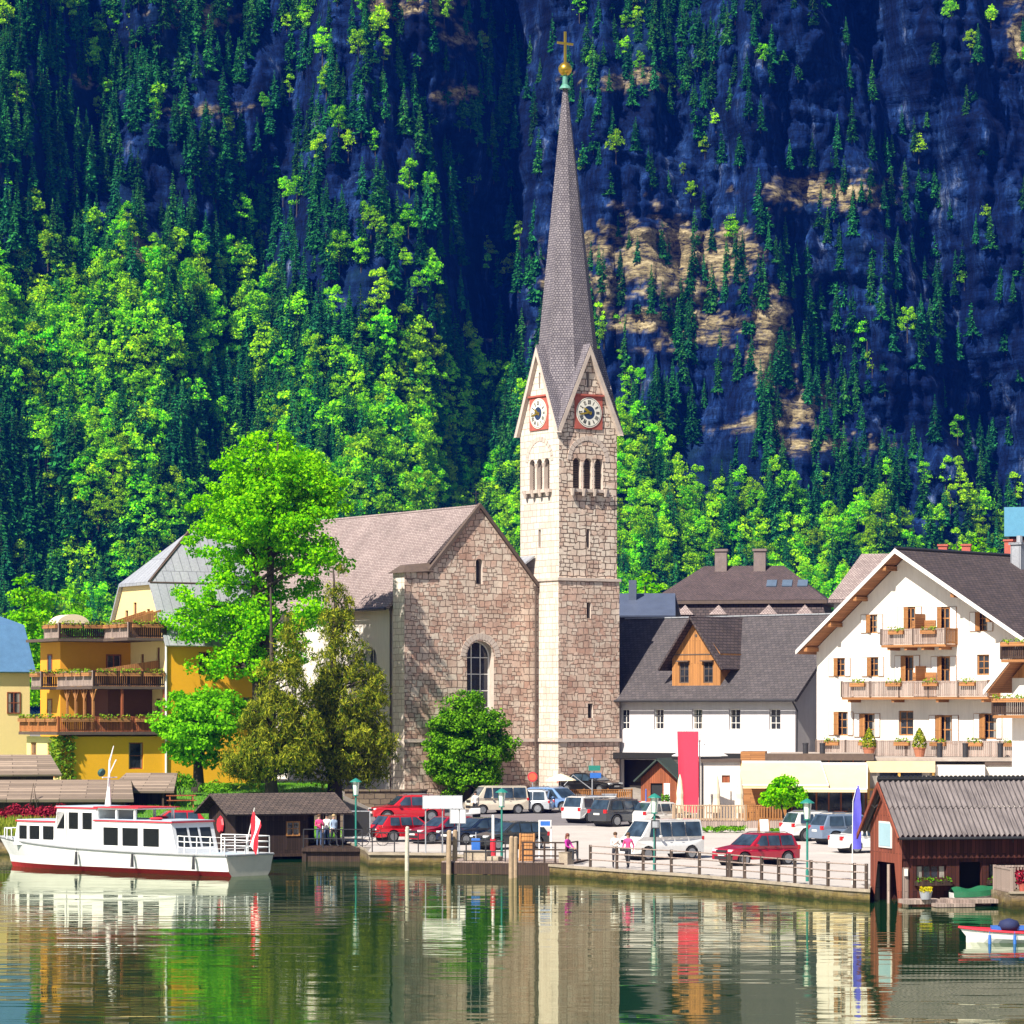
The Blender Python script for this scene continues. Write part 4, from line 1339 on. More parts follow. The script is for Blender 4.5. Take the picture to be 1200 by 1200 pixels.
m = MB(); m.box(dx0 - .02, dx1 + .02, .325, .349, 11.42, 11.5); m.lathe([(.11, 0), (.11, .03)], 12, 0, Matrix.Translation((dm, .36, 12.75)) @ Matrix.Rotation(R(90), 4, 'X')); m.obj('dormer_trim', m_brownv, dor)
m = MB()
sl = (dzt - dze + .1) / (dx1 - dm)
for sg in (-1, 1):
    xe = dm + sg * (dx1 - dm + .75); ze = dzt - sl * (dx1 - dm + .75)
    slab(m, [(dm, -.35, dzt), (dm, HDp + .2, dzt), (xe, 4.4 if sg > 0 else 4.4, ze), (xe, -.35, ze)], .14)
m.obj('dormer_roof', m_slate, dor, fixn=True)

# ------------------------------------------------------------------ the big hipped house behind
bb = at(865, 838, 285)
bh = thing('hipped_house', 'large house with a brown hipped roof, two chimneys and small dormers behind', 'house', (bb.x, bb.y, 0), R(-9))
m = MB(); m.box(-7.3, 7.3, 0, 12, 1, 13.2); m.obj('wall', plain('brown timber wall', (.10, .07, .055), .9), bh)
m = MB()
slab(m, [(-8, -1.2, 13.2), (8, -1.2, 13.2), (6.9, .6, 16.9), (-6.9, .6, 16.9)], .2); 
slab(m, [(8, -1.2, 13.2), (8, 13, 13.2), (6.9, 11.5, 16.9), (6.9, .6, 16.9)], .2); slab(m, [(-8, 13, 13.2), (-8, -1.2, 13.2), (-6.9, .6, 16.9), (-6.9, 11.5, 16.9)], .2)
m.obj('mansard', m_slate, bh, fixn=True)
m = MB()
e = 7.4; ze, zt = 16.9, 20.0
P4 = [(-e, 0, ze), (e, 0, ze), (e, 12, ze), (-e, 12, ze)]; Ra, Rb_ = (-3.4, 5.5, zt), (3.4, 5.5, zt)
m.poly([P4[0], P4[1], Rb_, Ra]); m.poly([P4[1], P4[2], Rb_]); m.poly([P4[2], P4[3], Ra, Rb_]); m.poly([P4[3], P4[0], Ra])
m.box(-e, e, .02, 12, ze - .3, ze - .01, 1)
m_shingle3 = courses('dark brown shingles', (.16, .11, .115), (.10, .075, .08), (.05, .04, .04), .22, .16, .03, distort=.05, var=.35, bmp=.9)
br_ = m.obj('roof', [m_shingle3, m_brownv], bh)
for x in (-1.9, 1.4):
    m = MB(); m.box(x - .5, x + .5, 4.6, 5.6, 18.8, 21.2); m.box(x - .6, x + .6, 4.5, 5.7, 21.2, 21.4); m.obj('chimney', plain('sooty chimney', (.20, .155, .145), .9, .3, 2), br_)
for x in (2.6, 3.9, 5.2):
    m = MB(); slab(m, [(x - .42, 2.0, 18.15), (x + .42, 2.0, 18.15), (x + .42, 3.0, 18.7), (x - .42, 3.0, 18.7)], .12); m.obj('skylight', plain('skylight', (.35, .42, .5), .2), br_, fixn=True)
for x in (-4.4, -1.6, 2.6, 5.6):
    d = MB(); d.box(x - .55, x + .55, -.9, .6, 14.5, 15.7, 0); do_ = d.obj('dormer', m_brownv, bh)
    d = MB(); d.add([(x - .75, -1.1, 15.68), (x + .75, -1.1, 15.68), (x + .75, .6, 15.68), (x - .75, .6, 15.68), (x, -.4, 16.5), (x, .6, 16.5)], [(0, 1, 4), (1, 2, 5, 4), (3, 0, 4, 5), (3, 2, 1, 0), (2, 3, 5)]); d.obj('dormer_roof', m_shingle, do_)
    window(do_, (x - .4, -.93, 14.6), EX, EY, .8, .95, 0, 2, 1, m_wframe, m_glass)

# small blue-roofed house between tower and hipped house
sb = at(752, 838, 268)
sh = thing('blue_roofed_house', 'low dark house with a blue metal roof just behind the tower', 'house', (sb.x, sb.y, 0), R(-6))
m = MB(); m.box(-4.5, 2.2, 0, 7, 1, 15.2); m.obj('wall', plain('dark blue timber', (.05, .055, .08), .8), sh)
m = MB(); slab(m, [(-5, -.8, 15.1), (2.7, -.8, 15.1), (2.4, 4, 17.0), (-5, 4, 17.0)], .15); slab(m, [(-5, 4, 17.0), (2.4, 4, 17.0), (2.7, 8, 15.1), (-5, 8, 15.1)], .15); m.box(-1.2, -.6, 2.5, 3.1, 16, 18, 0); m.obj('roof', plain('dark blue sheet', (.075, .095, .15), .5, .2, 1), sh, fixn=True)
for k in range(3): window(sh, (-1.6 + k * 1.15, -.06, 13.4), EX, EY, .8, .8, 0, 1, 1, m_wframe, m_glass)
rb_ = at(738, 838, 258)
lh = thing('low_house', 'low white house with a brown shingle roof half hidden by the tower', 'house', (rb_.x, rb_.y, 0), R(-20))
m = MB(); m.box(-3, 4.5, 0, 6, 1, 11.3); m.obj('wall', m_white, lh)
m = MB(); slab(m, [(-3.5, -.6, 11.2), (5, -.6, 11.2), (5, 3, 13.4), (-3.5, 3, 13.4)], .15); slab(m, [(-3.5, 3, 13.4), (5, 3, 13.4), (5, 6.6, 11.2), (-3.5, 6.6, 11.2)], .15); m.obj('roof', m_shingle, lh, fixn=True)

# roofs behind the hotel
for (px, d, rz, w_, zE, zR, lab, rm, chs) in (
        (1050, 262, -14, 9.6, 16.2, 19.9, 'brown hipped roof house rising behind the hotel ridge', m_shingle, ()),
        (1122, 275, -14, 8.5, 17.6, 19.6, 'low brown roof house with two brick chimneys behind the hotel', m_shingle, (-1.6, .3)),
        (1165, 262, -35, 6.0, 16.9, 19.3, 'dark gabled house tucked under the blue metal block', m_slate, (-.5,))):
    p = at(px, 838, d)
    t = thing('village_house', lab, 'house', (p.x, p.y, 0), R(rz))
    m = MB(); m.box(-w_ / 2, w_ / 2, 0, 8, 1, zE); m.obj('wall', m_white, t)
    m = MB(); h_ = w_ / 2 + .4
    m.poly([(-h_, -.5, zE), (h_, -.5, zE), (h_ * .62, 4, zR), (-h_ * .62, 4, zR)]); m.poly([(h_, -.5, zE), (h_, 8.5, zE), (h_ * .62, 4, zR)]); m.poly([(h_, 8.5, zE), (-h_, 8.5, zE), (-h_ * .62, 4, zR), (h_ * .62, 4, zR)]); m.poly([(-h_, 8.5, zE), (-h_, -.5, zE), (-h_ * .62, 4, zR)])
    m.box(-h_, h_, -.49, 8.5, zE - .25, zE - .005)
    r_ = m.obj('roof', rm, t)
    for x in chs:
        m = MB(); m.box(x - .35, x + .35, 3.4, 4.2, zR - .6, zR + 1.5); m.box(x - .43, x + .43, 3.32, 4.28, zR + 1.5, zR + 1.65); m.obj('chimney', m_red, r_)
p = at(1192, 838, 292)
t = thing('metal_clad_house', 'blue metal-clad top storey above the hotel roof at the frame edge', 'house', (p.x, p.y, 0), R(-12))
m = MB(); m.box(-1.1, 5, 0, 5, 22.6, 25.1); m.obj('wall', plain('blue metal cladding', (.10, .30, .46), .45, .15), t)
m = MB(); m.box(-.7, 5, .3, 5, 1, 22.6); m.obj('lower_storey', m_darkw, t)
m = MB(); m.box(-.9, 5, -1.6, 0, 19.9, 20.1); bl = m.obj('balcony', m_darkw, t)
railing(bl, [(-.9, 0, 20.1), (-.9, -1.6, 20.1), (5, -1.6, 20.1)], .9, m_dark, m_dark)

# ------------------------------------------------------------------ the yellow hotel
m_yel = plain('yellow render', (.80, .40, .008), .9, .08, .5)
m_pale = plain('pale yellow render', (.85, .66, .30), .9, .06, .5)
yc = at(72, 838, 222)
yh = thing('yellow_hotel', 'yellow hotel with stacked wooden terraces and a grey zinc gambrel roof', 'hotel', (yc.x, yc.y, 0), R(30))
Z0, Z1, Z2, Z3 = 1.5, 6.2, 9.2, 12.4
m = MB()
m.wall([(0, Z0), (15, Z0), (15, Z1 - .3), (0, Z1 - .3)], [rect_pts(4.75, 3.75, 1.05, 1.75)], (0, 0, 0), EX, EY, .3, 0)
m.wall([(7.5, Z1 - .3), (15, Z1 - .3), (15, Z3), (7.5, Z3)], [rect_pts(9.8, 10.0, 1.1, 1.5), rect_pts(13, 10.0, 1.1, 1.5), rect_pts(13, 7, 1.1, 1.5)], (0, 0, 0), EX, EY, .3, 0)
m.wall([(0, Z0), (6, Z0), (6, Z1 - .3), (0, Z1 - .3)], [rect_pts(.7, 3.2, 1.0, 2.3), rect_pts(3.6, 3.2, 1.9, 2.3)], (0, 6, 0), -EY, EX, .2, 1)  # left walls in paler yellow: their sunlight is put into the colour
m.wall([(0, Z1 - .3), (9.5, Z1 - .3), (9.5, Z3), (7.3, 16.2), (2.2, 16.2), (0, Z3)], [rect_pts(4.0, 12.9, .5, 2.0), rect_pts(2.6, 13.2, .5, 1.2), rect_pts(6.2, 13.2, .5, 1.2), rect_pts(7.8, 9.8, .5, 2.0), rect_pts(5.2, 9.8, .5, 1.6), rect_pts(4.0, 6.4, .9, 2.0), rect_pts(7.6, 6.4, .8, 2.0)], (7.5, 9.5, 0), -EY, EX, .2, 1)
m.box(2.4, 7.498, 6.0, 9.5, Z0, Z3 - .2, 2)
m.box(4.3, 7.497, 2.4, 5.99, Z1 + .003, Z2 - .2, 3)  # dark brown block painted as the shade of the open loggia
m.poly([(15, 0, Z0), (15, 9.5, Z0), (15, 9.5, Z3), (15, 7.3, 16.2), (15, 4.75, 19.7), (15, 2.2, 16.2), (15, 0, Z3)], 0)
ywall = m.obj('wall', [m_yel, m_pale, plain('orange render', (.72, .33, .02), .9, .08, .5), plain('painted loggia shade', (.16, .07, .035), .85, .2, 1)], yh)
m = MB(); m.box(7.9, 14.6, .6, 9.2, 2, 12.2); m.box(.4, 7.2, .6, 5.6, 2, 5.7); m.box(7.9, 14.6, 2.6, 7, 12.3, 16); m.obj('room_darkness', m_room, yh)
window(yh, (4.75, 0, 3.75), EX, EY, 1.05, 1.75, .12, 1, 2, m_redw, m_glass)
for (x, z) in ((9.8, 10.0), (13, 10.0), (13, 7)): window(yh, (x, 0, z), EX, EY, 1.1, 1.5, .12, 2, 2, m_redw, m_glass)
for (y, w_) in ((5.3, 1.0), (2.4, 1.9)): window(yh, (0, y, 3.2), -EY, EX, w_, 2.3, .08, 3, 3, m_larch, m_glass, False, 'terrace_door', .1)
for (a, z, w_, h_) in ((4.0, 12.9, .5, 2.0), (2.6, 13.2, .5, 1.2), (6.2, 13.2, .5, 1.2), (7.8, 9.8, .5, 2.0), (5.2, 9.8, .5, 1.6), (4.0, 6.4, .9, 2.0), (7.6, 6.4, .8, 2.0)):
    window(yh, (7.5, 9.5 - a, z), -EY, EX, w_, h_, .1, 1, 2, m_redw, m_glass)
window(yh, (5.7, 5.96, 9.5), EX, EY, 1.1, 1.9, 0, 2, 2, m_redw, m_glass, False, 'terrace_door', .1)
for z in (Z1 + .1, Z2 + .1): window(yh, (2.36, 8.2, z), -EY, EX, .8, 2.1, 0, 1, 1, m_redw, m_glass, False, 'terrace_door', .1)
for rc in ((-.5, 7.49, -.5, 6.2, Z1), (2.1, 7.49, -.12, 5.99, Z2), (1.0, 2.39, 6.0, 7.8, Z2), (4.6, 7.49, -.12, 3.9, Z3), (1.35, 7.49, 3.901, 9.5, Z3)):
    m = MB(); m.box(rc[0], rc[1], rc[2], rc[3], rc[4] - .19, rc[4]); m.obj('terrace_slab', m_brownv, yh)
def yrail(p, q, z, mat, nb):
    d = Vector((q[0] - p[0], q[1] - p[1], 0)); L = d.length; rz = math.atan2(d.y, d.x); d /= L
    bx = [((p[0] + d.x * (L * (i + .08) / nb), p[1] + d.y * (L * (i + .08) / nb), z), L / nb * .84, rz) for i in range(nb)]
    railing(yh, [(p[0], p[1], z), (q[0], q[1], z)], 1.0, mat, mat, bx, name='terrace_railing')
yrail((-.4, 6.1), (-.4, -.4), Z1, m_redlit, 4); yrail((-.4, -.4), (7.4, -.4), Z1, m_redw, 3)  # paler boards on sun-facing rails, darker on shaded ones: light put into colour
yrail((2.22, 5.9), (2.22, 0), Z2, m_grey, 4); yrail((2.22, 0), (7.4, 0), Z2, m_darkw, 3)
yrail((1.1, 7.7), (1.1, 6.1), Z2, m_grey, 1); yrail((1.1, 6.1), (2.35, 6.1), Z2, m_darkw, 1)
yrail((4.74, 3.9), (4.74, 0), Z3, m_grey, 3); yrail((4.74, 0), (7.4, 0), Z3, m_darkw, 1)
yrail((1.47, 3.95), (4.74, 3.95), Z3, m_darkw, 2); yrail((1.47, 6.4), (1.47, 3.95), Z3, m_grey, 2)
for k in range(4):
    m = MB(); y = .35 + k * 1.45; m.box(2.3, 2.44, y - .07, y + .07, Z1, Z2 - .19)
    for s2 in (-1, 1): m.tube([(2.37, y, Z2 - 1.0), (2.37, y + s2 * .5, Z2 - .22)], .05, 5)
    m.obj('loggia_post', m_larch, yh)
for x in (4.3, 7.3):
    m = MB(); m.box(x - .07, x + .07, .0, .14, Z1, Z2 - .19); m.obj('loggia_post', m_redw, yh)
for k in range(3):
    m = MB(); y = .9 + k * 1.25
    m.prism([(5.2, Z3), (7.45, Z3), (7.45, Z3 + 1.9), (5.2, Z3 + 1.2)], 'y', y, y + .06); m.obj('terrace_partition', m_larch, yh)
m = MB(); m.prism([(3.0, Z2), (7.45, Z2), (7.45, Z2 + 1.75), (3.0, Z2 + 1.1)], 'y', 1.2, 1.26); m.obj('terrace_partition', m_larch, yh)
m = MB(); m.prism([(3.2 + 1.2 * math.cos(t), Z3 + .9 + .75 * math.sin(t)) for t in np.linspace(0, math.pi, 13)], 'y', 5.6, 7.2); m.obj('awning', plain('cream cloth', (.78, .66, .48), .8, .06), yh, fixn=True)
m = MB()
zk, zr = 16.2, 19.9
yk0, yk1, ym = 2.2, 7.3, 4.75
slab(m, [(7.2, -.5, 11.9), (15.4, -.5, 11.9), (15.4, yk0, zk), (7.2, yk0, zk)], .14)
m.poly([(7.2, yk0, zk), (15.4, yk0, zk), (15.4, ym, zr), (11.4, ym, zr)])
m.poly([(7.2, yk1, zk), (7.2, yk0, zk), (11.4, ym, zr)])
m.poly([(15.4, yk1, zk), (7.2, yk1, zk), (11.4, ym, zr), (15.4, ym, zr)])
slab(m, [(7.2, yk1, zk), (15.4, yk1, zk), (15.4, 10, 11.9), (7.2, 10, 11.9)], .14)
m.box(7.21, 15.4, yk0 + .05, yk1 - .05, zk - .2, zk - .01)
yr = m.obj('roof', m_zinc, yh, fixn=True)
m = MB(); m.tube([(7.2, yk0, zk), (11.4, ym, zr + .05), (15.4, ym, zr + .05)], .12, 6); m.tube([(7.2, yk0 - .05, zk - .05), (15.4, yk0 - .05, zk - .05)], .06, 6); m.obj('ridge_cap', m_brownv, yr)
m = MB(); m.tube([(7.38, -.1, 2), (7.38, -.1, 12)], .08, 8); m.obj('downpipe', m_wframe, yh)
m = MB(); v_, f_ = leaves_in([(-.25, .9, -.35, -.02, 2.6, 5.9), (-.4, -.05, -.2, 1.2, 3.4, 5.9)], .17, 330); link('ivy', np_mesh('ivy', v_, f_, [m_flower]), yh)
# neighbour on the far left
p = at(0, 838, 236)
t = thing('blue_gambrel_house', 'pale house with a blue metal gambrel roof left of the yellow hotel', 'house', (p.x, p.y, 0), R(30))
m = MB(); m.box(-6, 2.2, 0, 8, 1, 10.6); m.obj('wall', m_pale, t)
m = MB(); slab(m, [(-6.5, -.4, 10.3), (2.5, -.4, 10.3), (2.5, 1.8, 13.6), (-6.5, 1.8, 13.6)], .14); slab(m, [(-6.5, 1.8, 13.6), (2.5, 1.8, 13.6), (2.5, 8, 14.6), (-6.5, 8, 14.6)], .14); m.obj('roof', plain('blue sheet metal', (.09, .20, .36), .5, .2), t, fixn=True)
for x in (-4.5, -2, .5): window(t, (x, -.06, 7.4), EX, EY, 1.0, 1.5, 0, 2, 2, m_redw, m_glass)
# ------------------------------------------------------------------ near trees
m_bark = plain('bark', (.055, .042, .032), .95, .35, 4, bmp=.6)
m_maple = leaf_mat('maple leaves', (.06, .36, .002), (.36, .82, .006), .40, 0)
m_lime = leaf_mat('linden leaves', (.09, .38, .006), (.28, .70, .015), .42, 0)
m_yew = leaf_mat('golden yew needles', (.03, .085, .008), (.40, .42, .03), .3, 0)
m_bush = leaf_mat('dark glossy leaves', (.035, .15, .006), (.22, .50, .015), .35, 0)
m_hedge = leaf_mat('hedge leaves', (.06, .20, .01), (.20, .45, .02), .35, 0)

def near_tree(name, label, base, blobs, s, leafm, lsize=.15, clumps=160, per=90, crad=.8, trunk_r=.35, fork=.3, limbs=22, group=None, cat='tree', aspect=.7, droop=0.0, updown=.35, lean=(0, 0), seed=1, stems=1):
    """blobs: crown ellipsoids (x, z, half width, half height, weight) in metres from the base; limbs reach for the clumps"""
    g = np.random.default_rng(seed)
    t = thing(name, label, cat, base, 0, group)
    W = np.array([b_[4] if len(b_) > 4 else b_[2] * b_[2] * b_[3] for b_ in blobs]); W = W / W.sum()
    cen = []
    for _ in range(clumps):
        b_ = blobs[g.choice(len(blobs), p=W)]
        d = g.normal(size=3); d /= np.linalg.norm(d)
        r = g.uniform(.12, 1) ** .42
        cen.append((b_[0] + d[0] * b_[2] * r, d[1] * b_[2] * .9 * r, b_[1] + d[2] * b_[3] * r, b_))
    C, Nn, S, Al = [], [], [], []
    for (x, y, z, b_) in cen:
        n = int(per * g.uniform(.6, 1.3)); cr = crad * g.uniform(.6, 1.25)
        d = unit(g.normal(size=(n, 3)))
        p = np.array([x, y, z]) + d * cr * (g.uniform(.15, 1, (n, 1)) ** .5) * np.array([1, 1, .62])
        p[:, 2] -= droop * np.abs(d[:, 0]) * g.uniform(0, 1, n)
        out = np.array([x - b_[0], y, z - b_[1]]) / max(.3, b_[2])
        C.append(p); Nn.append(d * .5 + out * .35 + g.normal(size=(n, 3)) * .55 + np.array([0, 0, updown])); S.append(lsize * g.uniform(.55, 1.25, n))
        a_ = g.normal(size=(n, 3)) + (np.array([0, 0, -1.8 * droop]))
        Al.append(a_)
    v_, f_ = cards(np.concatenate(C), np.concatenate(S), np.concatenate(Nn), aspect, np.concatenate(Al))
    link('crown', np_mesh('crown', v_, f_, [leafm]), t)
    m = MB()
    top = max(b_[1] + b_[3] * .6 for b_ in blobs)
    wob = [(g.normal() * .12, g.normal() * .12) for _ in range(7)]
    sp_ = []
    for q_ in range(stems):
        off = (q_ - (stems - 1) / 2) * 1.0
        pts = []
        for i in range(7):
            u_ = i / 6
            pts.append(Vector((lean[0] * u_ + wob[i][0] * u_ + off * (1.0 if stems == 1 else (.35 + u_ * 1.1)), lean[1] * u_ + wob[i][1] * u_, -.4 + (top + .4) * u_)))
        rr = [trunk_r * (1.35 if i == 0 else 1) * (1 - .88 * i / 6) for i in range(7)]
        m.tube(pts, rr, 9); sp_.append((pts, rr))
    order = g.permutation(len(cen))[:limbs]
    for k in order:
        x, y, z, b_ = cen[k]
        pts, rr = sp_[int(g.integers(0, stems))]
        zz = max(top * fork * .8, min(z - .35 * math.hypot(x, y) - .3, top * .9))
        u_ = (zz + .4) / (top + .4) * 6; i = min(5, max(0, int(u_))); fr = min(1, max(0, u_ - i))
        p0 = pts[i].lerp(pts[i + 1], fr); r0 = (rr[i] * (1 - fr) + rr[i + 1] * fr) * .55
        p3 = Vector((x, y, z)); mid = p0.lerp(p3, .5) + Vector((0, 0, .12 * (p3 - p0).length)) + Vector(g.normal(size=3) * .2)
        m.tube([p0, p0.lerp(mid, .5) + Vector((0, 0, .1)), mid, p3], [r0, r0 * .75, r0 * .5, r0 * .16], 6)
    m.obj('trunk', m_bark, t, smooth=True)
    return t

# the tall maple: base px 312,925
b0, bpy_ = base_at(309, 225.5); sM = F / b0.y
def PB(pts, base_px, base_py, s):
    return [((p[0] - base_px) / s, (base_py - p[1]) / s, p[2] / s, p[3] / s) for p in pts]
near_tree('maple_tree', 'tallest bright green leafy maple in front of the zinc roof and church nave', b0,
    PB([(315, 545, 62, 44), (300, 600, 78, 42), (355, 590, 52, 52), (262, 640, 50, 40), (335, 650, 62, 45), (262, 700, 55, 30), (225, 735, 46, 22), (290, 740, 50, 34), (340, 715, 50, 40), (380, 585, 32, 32), (395, 660, 20, 26), (285, 775, 40, 26), (330, 770, 34, 26), (250, 772, 30, 20)], 309, bpy_, sM),
    sM, m_maple, .125, 520, 125, .85, .55, .42, 46, aspect=.8, seed=3, stems=2)
b0, bpy_ = base_at(232, 215.5); sM = F / b0.y
near_tree('maple_tree', 'low rounded bright green tree on the lawn before the yellow hotel', b0,
    PB([(232, 850, 52, 42), (215, 835, 36, 32), (252, 845, 36, 38), (232, 885, 30, 22)], 232, bpy_, sM), sM, m_lime, .135, 120, 120, .8, .42, .35, 18, seed=4)
# golden conifers
b0, bpy_ = base_at(392, 217); sM = F / b0.y
cone = [(396, 678, 7, 22, .4), (397, 700, 15, 30, .8), (400, 735, 26, 32, 1.3), (403, 775, 36, 34, 2), (407, 815, 46, 32, 2.4), (410, 855, 56, 30, 2.8), (402, 893, 56, 24, 2.2), (448, 880, 24, 26, .8), (372, 815, 24, 36, .8), (446, 800, 18, 20, .5)]
near_tree('golden_conifer', 'tall olive and gold conifer with drooping sprays against the nave wall', b0, PB(cone, 392, bpy_, sM), sM, m_yew, .17, 560, 80, .55, .42, .08, 40, aspect=.22, droop=.8, updown=.1, seed=5, cat='conifer')
b0, bpy_ = base_at(318, 213); sM = F / b0.y
cone = [(346, 700, 6, 20, .3), (343, 722, 12, 26, .7), (338, 755, 21, 30, 1.2), (331, 795, 33, 32, 1.8), (324, 838, 44, 30, 2.3), (318, 880, 56, 27, 2.6), (352, 862, 30, 38, 1), (286, 898, 26, 20, .7)]
near_tree('golden_conifer', 'shorter olive and gold conifer beside the lawn, left of the taller one', b0, PB(cone, 318, bpy_, sM), sM, m_yew, .17, 420, 80, .55, .36, .1, 30, aspect=.22, droop=.8, updown=.1, seed=6, cat='conifer')
# the round tree before the church
b0 = ground(549, 931); sM = F / b0.y
near_tree('round_tree', 'dense rounded dark green tree in front of the church wall', b0,
    PB([(549, 868, 52, 50), (545, 835, 38, 34), (575, 870, 30, 46), (520, 870, 26, 40), (550, 905, 42, 22)], 549, 931, sM), sM, m_bush, .11, 300, 120, .62, .3, .2, 20, seed=7, updown=.6)
# small standards on the square
b0 = ground(917, 975); sM = F / b0.y
near_tree('small_maple', 'small bright green round-headed tree beside the wooden terrace rail', b0, PB([(918, 930, 24, 17), (905, 932, 14, 12), (932, 932, 14, 12), (918, 915, 14, 8)], 917, 975, sM), sM, m_maple, .10, 70, 90, .4, .08, .55, 10, seed=8)
for px, py, lab in ((806, 958, 'small clipped standard tree beside the red banner'), (838, 961, 'small clipped standard tree before the pale pavilion wall')):
    b0 = ground(px, py); sM = F / b0.y
    near_tree('standard_tree', lab, b0, PB([(px, 917, 9, 8)], px, py, sM), sM, m_hedge, .07, 26, 60, .22, .045, .6, 6, seed=px)
# trees behind the roofs
for px, d, zt, w_, lab, lm, sd in ((757, 300, 20.5, 2.2, 'bright yellow-green tree peeping over the blue roof by the tower', m_maple, 21), (1122, 318, 25.8, 3.4, 'broad bright green tree behind the two brick chimneys', m_maple, 22), (1095, 330, 23.5, 2.2, 'smaller green tree left of the broad tree behind the hotel ridge', m_lime, 23), (1158, 322, 24.5, 2.4, 'green tree between the brick chimneys and the blue metal block', m_lime, 24), (28, 300, 20.5, 1.7, 'slender pale green birch left of the yellow hotel', m_maple, 25), (50, 310, 20.0, 1.6, 'slender pale green birch just behind the terrace awning', m_maple, 26), (85, 305, 19.0, 2.0, 'leafy birch rising behind the hotel terrace', m_lime, 27)):
    p = at(px, 838, d); p.z = gz(p.x, p.y); H_ = zt - p.z
    sl_ = w_ < 2.1
    near_tree('village_tree', lab, p, [(0, H_ * .8, w_ * .7, H_ * .17), (0, H_ * .6, w_, H_ * .2), (w_ * .3, H_ * .45, w_ * .9, H_ * .15), (-w_ * .4, H_ * .55, w_ * .7, H_ * .15)], 1, lm, .2, 90, 60, .9, .25, .3, 12, seed=sd)
# shrubs
def shrub(name, label, base, rx, rz, leafm, n=900, ls=.09, cat='shrub', ry=None, flat=0.0):
    g = np.random.default_rng(int(abs(base.x * 100)) + 5)
    t = thing(name, label, cat, base)
    C = []; Nn = []
    nb = max(5, int(rx / rz * 6))
    for i in range(nb):
        c_ = np.array([g.uniform(-1, 1) * rx * .75, g.uniform(-1, 1) * (ry or rx * .5) * .7, rz * g.uniform(.35, .8)])
        d = unit(g.normal(size=(n // nb, 3))); d[:, 2] = np.abs(d[:, 2]) * 1.2 - .3
        C.append(c_ + d * np.array([rx / nb * 2.2 + .15, (ry or rx * .5) * .6 + .1, rz * .45]) * g.uniform(.5, 1.1, (len(d), 1))); Nn.append(d + g.normal(size=d.shape) * .5)
    C = np.concatenate(C); C[:, 2] = np.maximum(C[:, 2], .03)
    v_, f_ = cards(C, ls * g.uniform(.6, 1.3, len(C)), np.concatenate(Nn), .7)
    link('foliage', np_mesh('foliage', v_, f_, [leafm]), t)
    m = MB()
    for i in range(6): m.tube([(0, 0, -.1), (g.uniform(-.5, .5) * rx, g.uniform(-.2, .2), rz * .6)], [.03, .01], 5)
    m.obj('stem', m_bark, t)
    return t
m_barb = leaf_mat('crimson barberry leaves', (.16, .012, .02), (.45, .035, .07), .3, 0)
m_reed = leaf_mat('shore grass', (.16, .24, .02), (.42, .46, .06), .35, 0)
# crimson shrubs and long grass on the shore behind the boat
for i, px in enumerate((8, 30, 52, 70)):
    p = at(px, 838, 197); p.z = gz(p.x, p.y)
    shrub('barberry_bush', ['crimson barberry bush at the frame edge on the shore', 'crimson barberry bush second from the frame edge on the shore', 'crimson barberry bush third from the frame edge on the shore', 'crimson barberry bush nearest the boat wheelhouse on the shore'][i], p, .75, 1.15, m_barb, 700, .08)['group'] = 'crimson bushes on the shore'
def blades(name, label, pts, hgt, mat, cat='grass', wd=.03):
    n = len(pts); pts = np.array(pts)
    C = pts.copy(); hs = hgt * rng.uniform(.5, 1.2, n); C[:, 2] += hs * .5
    ns = rng.normal(size=(n, 3)); ns[:, 2] = .1
    al = rng.normal(size=(n, 3)) * .25 + np.array([0, 0, 1])
    v_, f_ = cards(C, hs * .5, ns, wd, al)
    return tag(link(name, np_mesh(name, v_, f_, [mat])), label, cat, kind='stuff')
P_ = []
for _ in range(5000):
    x = rng.uniform(wx(-30, 193), wx(78, 193)); y = rng.uniform(191.3, 196)
    P_.append((x, y, gz(x, y)))
blades('shore_grass', 'tall yellow-green grass along the shore behind the boat', P_, .75, m_reed, wd=.09)
m_grass = leaf_mat('lawn grass', (.06, .24, .01), (.22, .48, .03), .3, 0)
P_ = []
for _ in range(26000):
    y = rng.uniform(190, 226); x = rng.uniform(wx(150, y), wx(402, y))
    P_.append((x, y, gz(x, y)))
blades('lawn_grass', 'short bright grass covering the lawn under the conifers', P_, .16, m_grass, wd=.22)
for px, py, rx, rz, lab in ((213, 922, .8, 1.3, 'round green bush beside the small shed on the lawn'), (470, 955, .9, .9, 'low green bush before the stone wall by the red cars'), (248, 912, 1.2, .9, 'low green hedge under the small bright tree')):
    p = ground(px, py) if px > 400 else base_at(px, 213)[0]; shrub('garden_bush', lab, p, rx, rz, m_hedge, 900, .09)
for px, py, L, lab in ((838, 976, 2.2, 'low bed of bright plants along the terrace rail'), (925, 979, 1.6, 'low bed of bright plants under the small round-headed tree')):
    p = ground(px, py); shrub('flower_bed', lab, p, L, .35, m_hedge, 1300, .07, 'flower bed', .7)
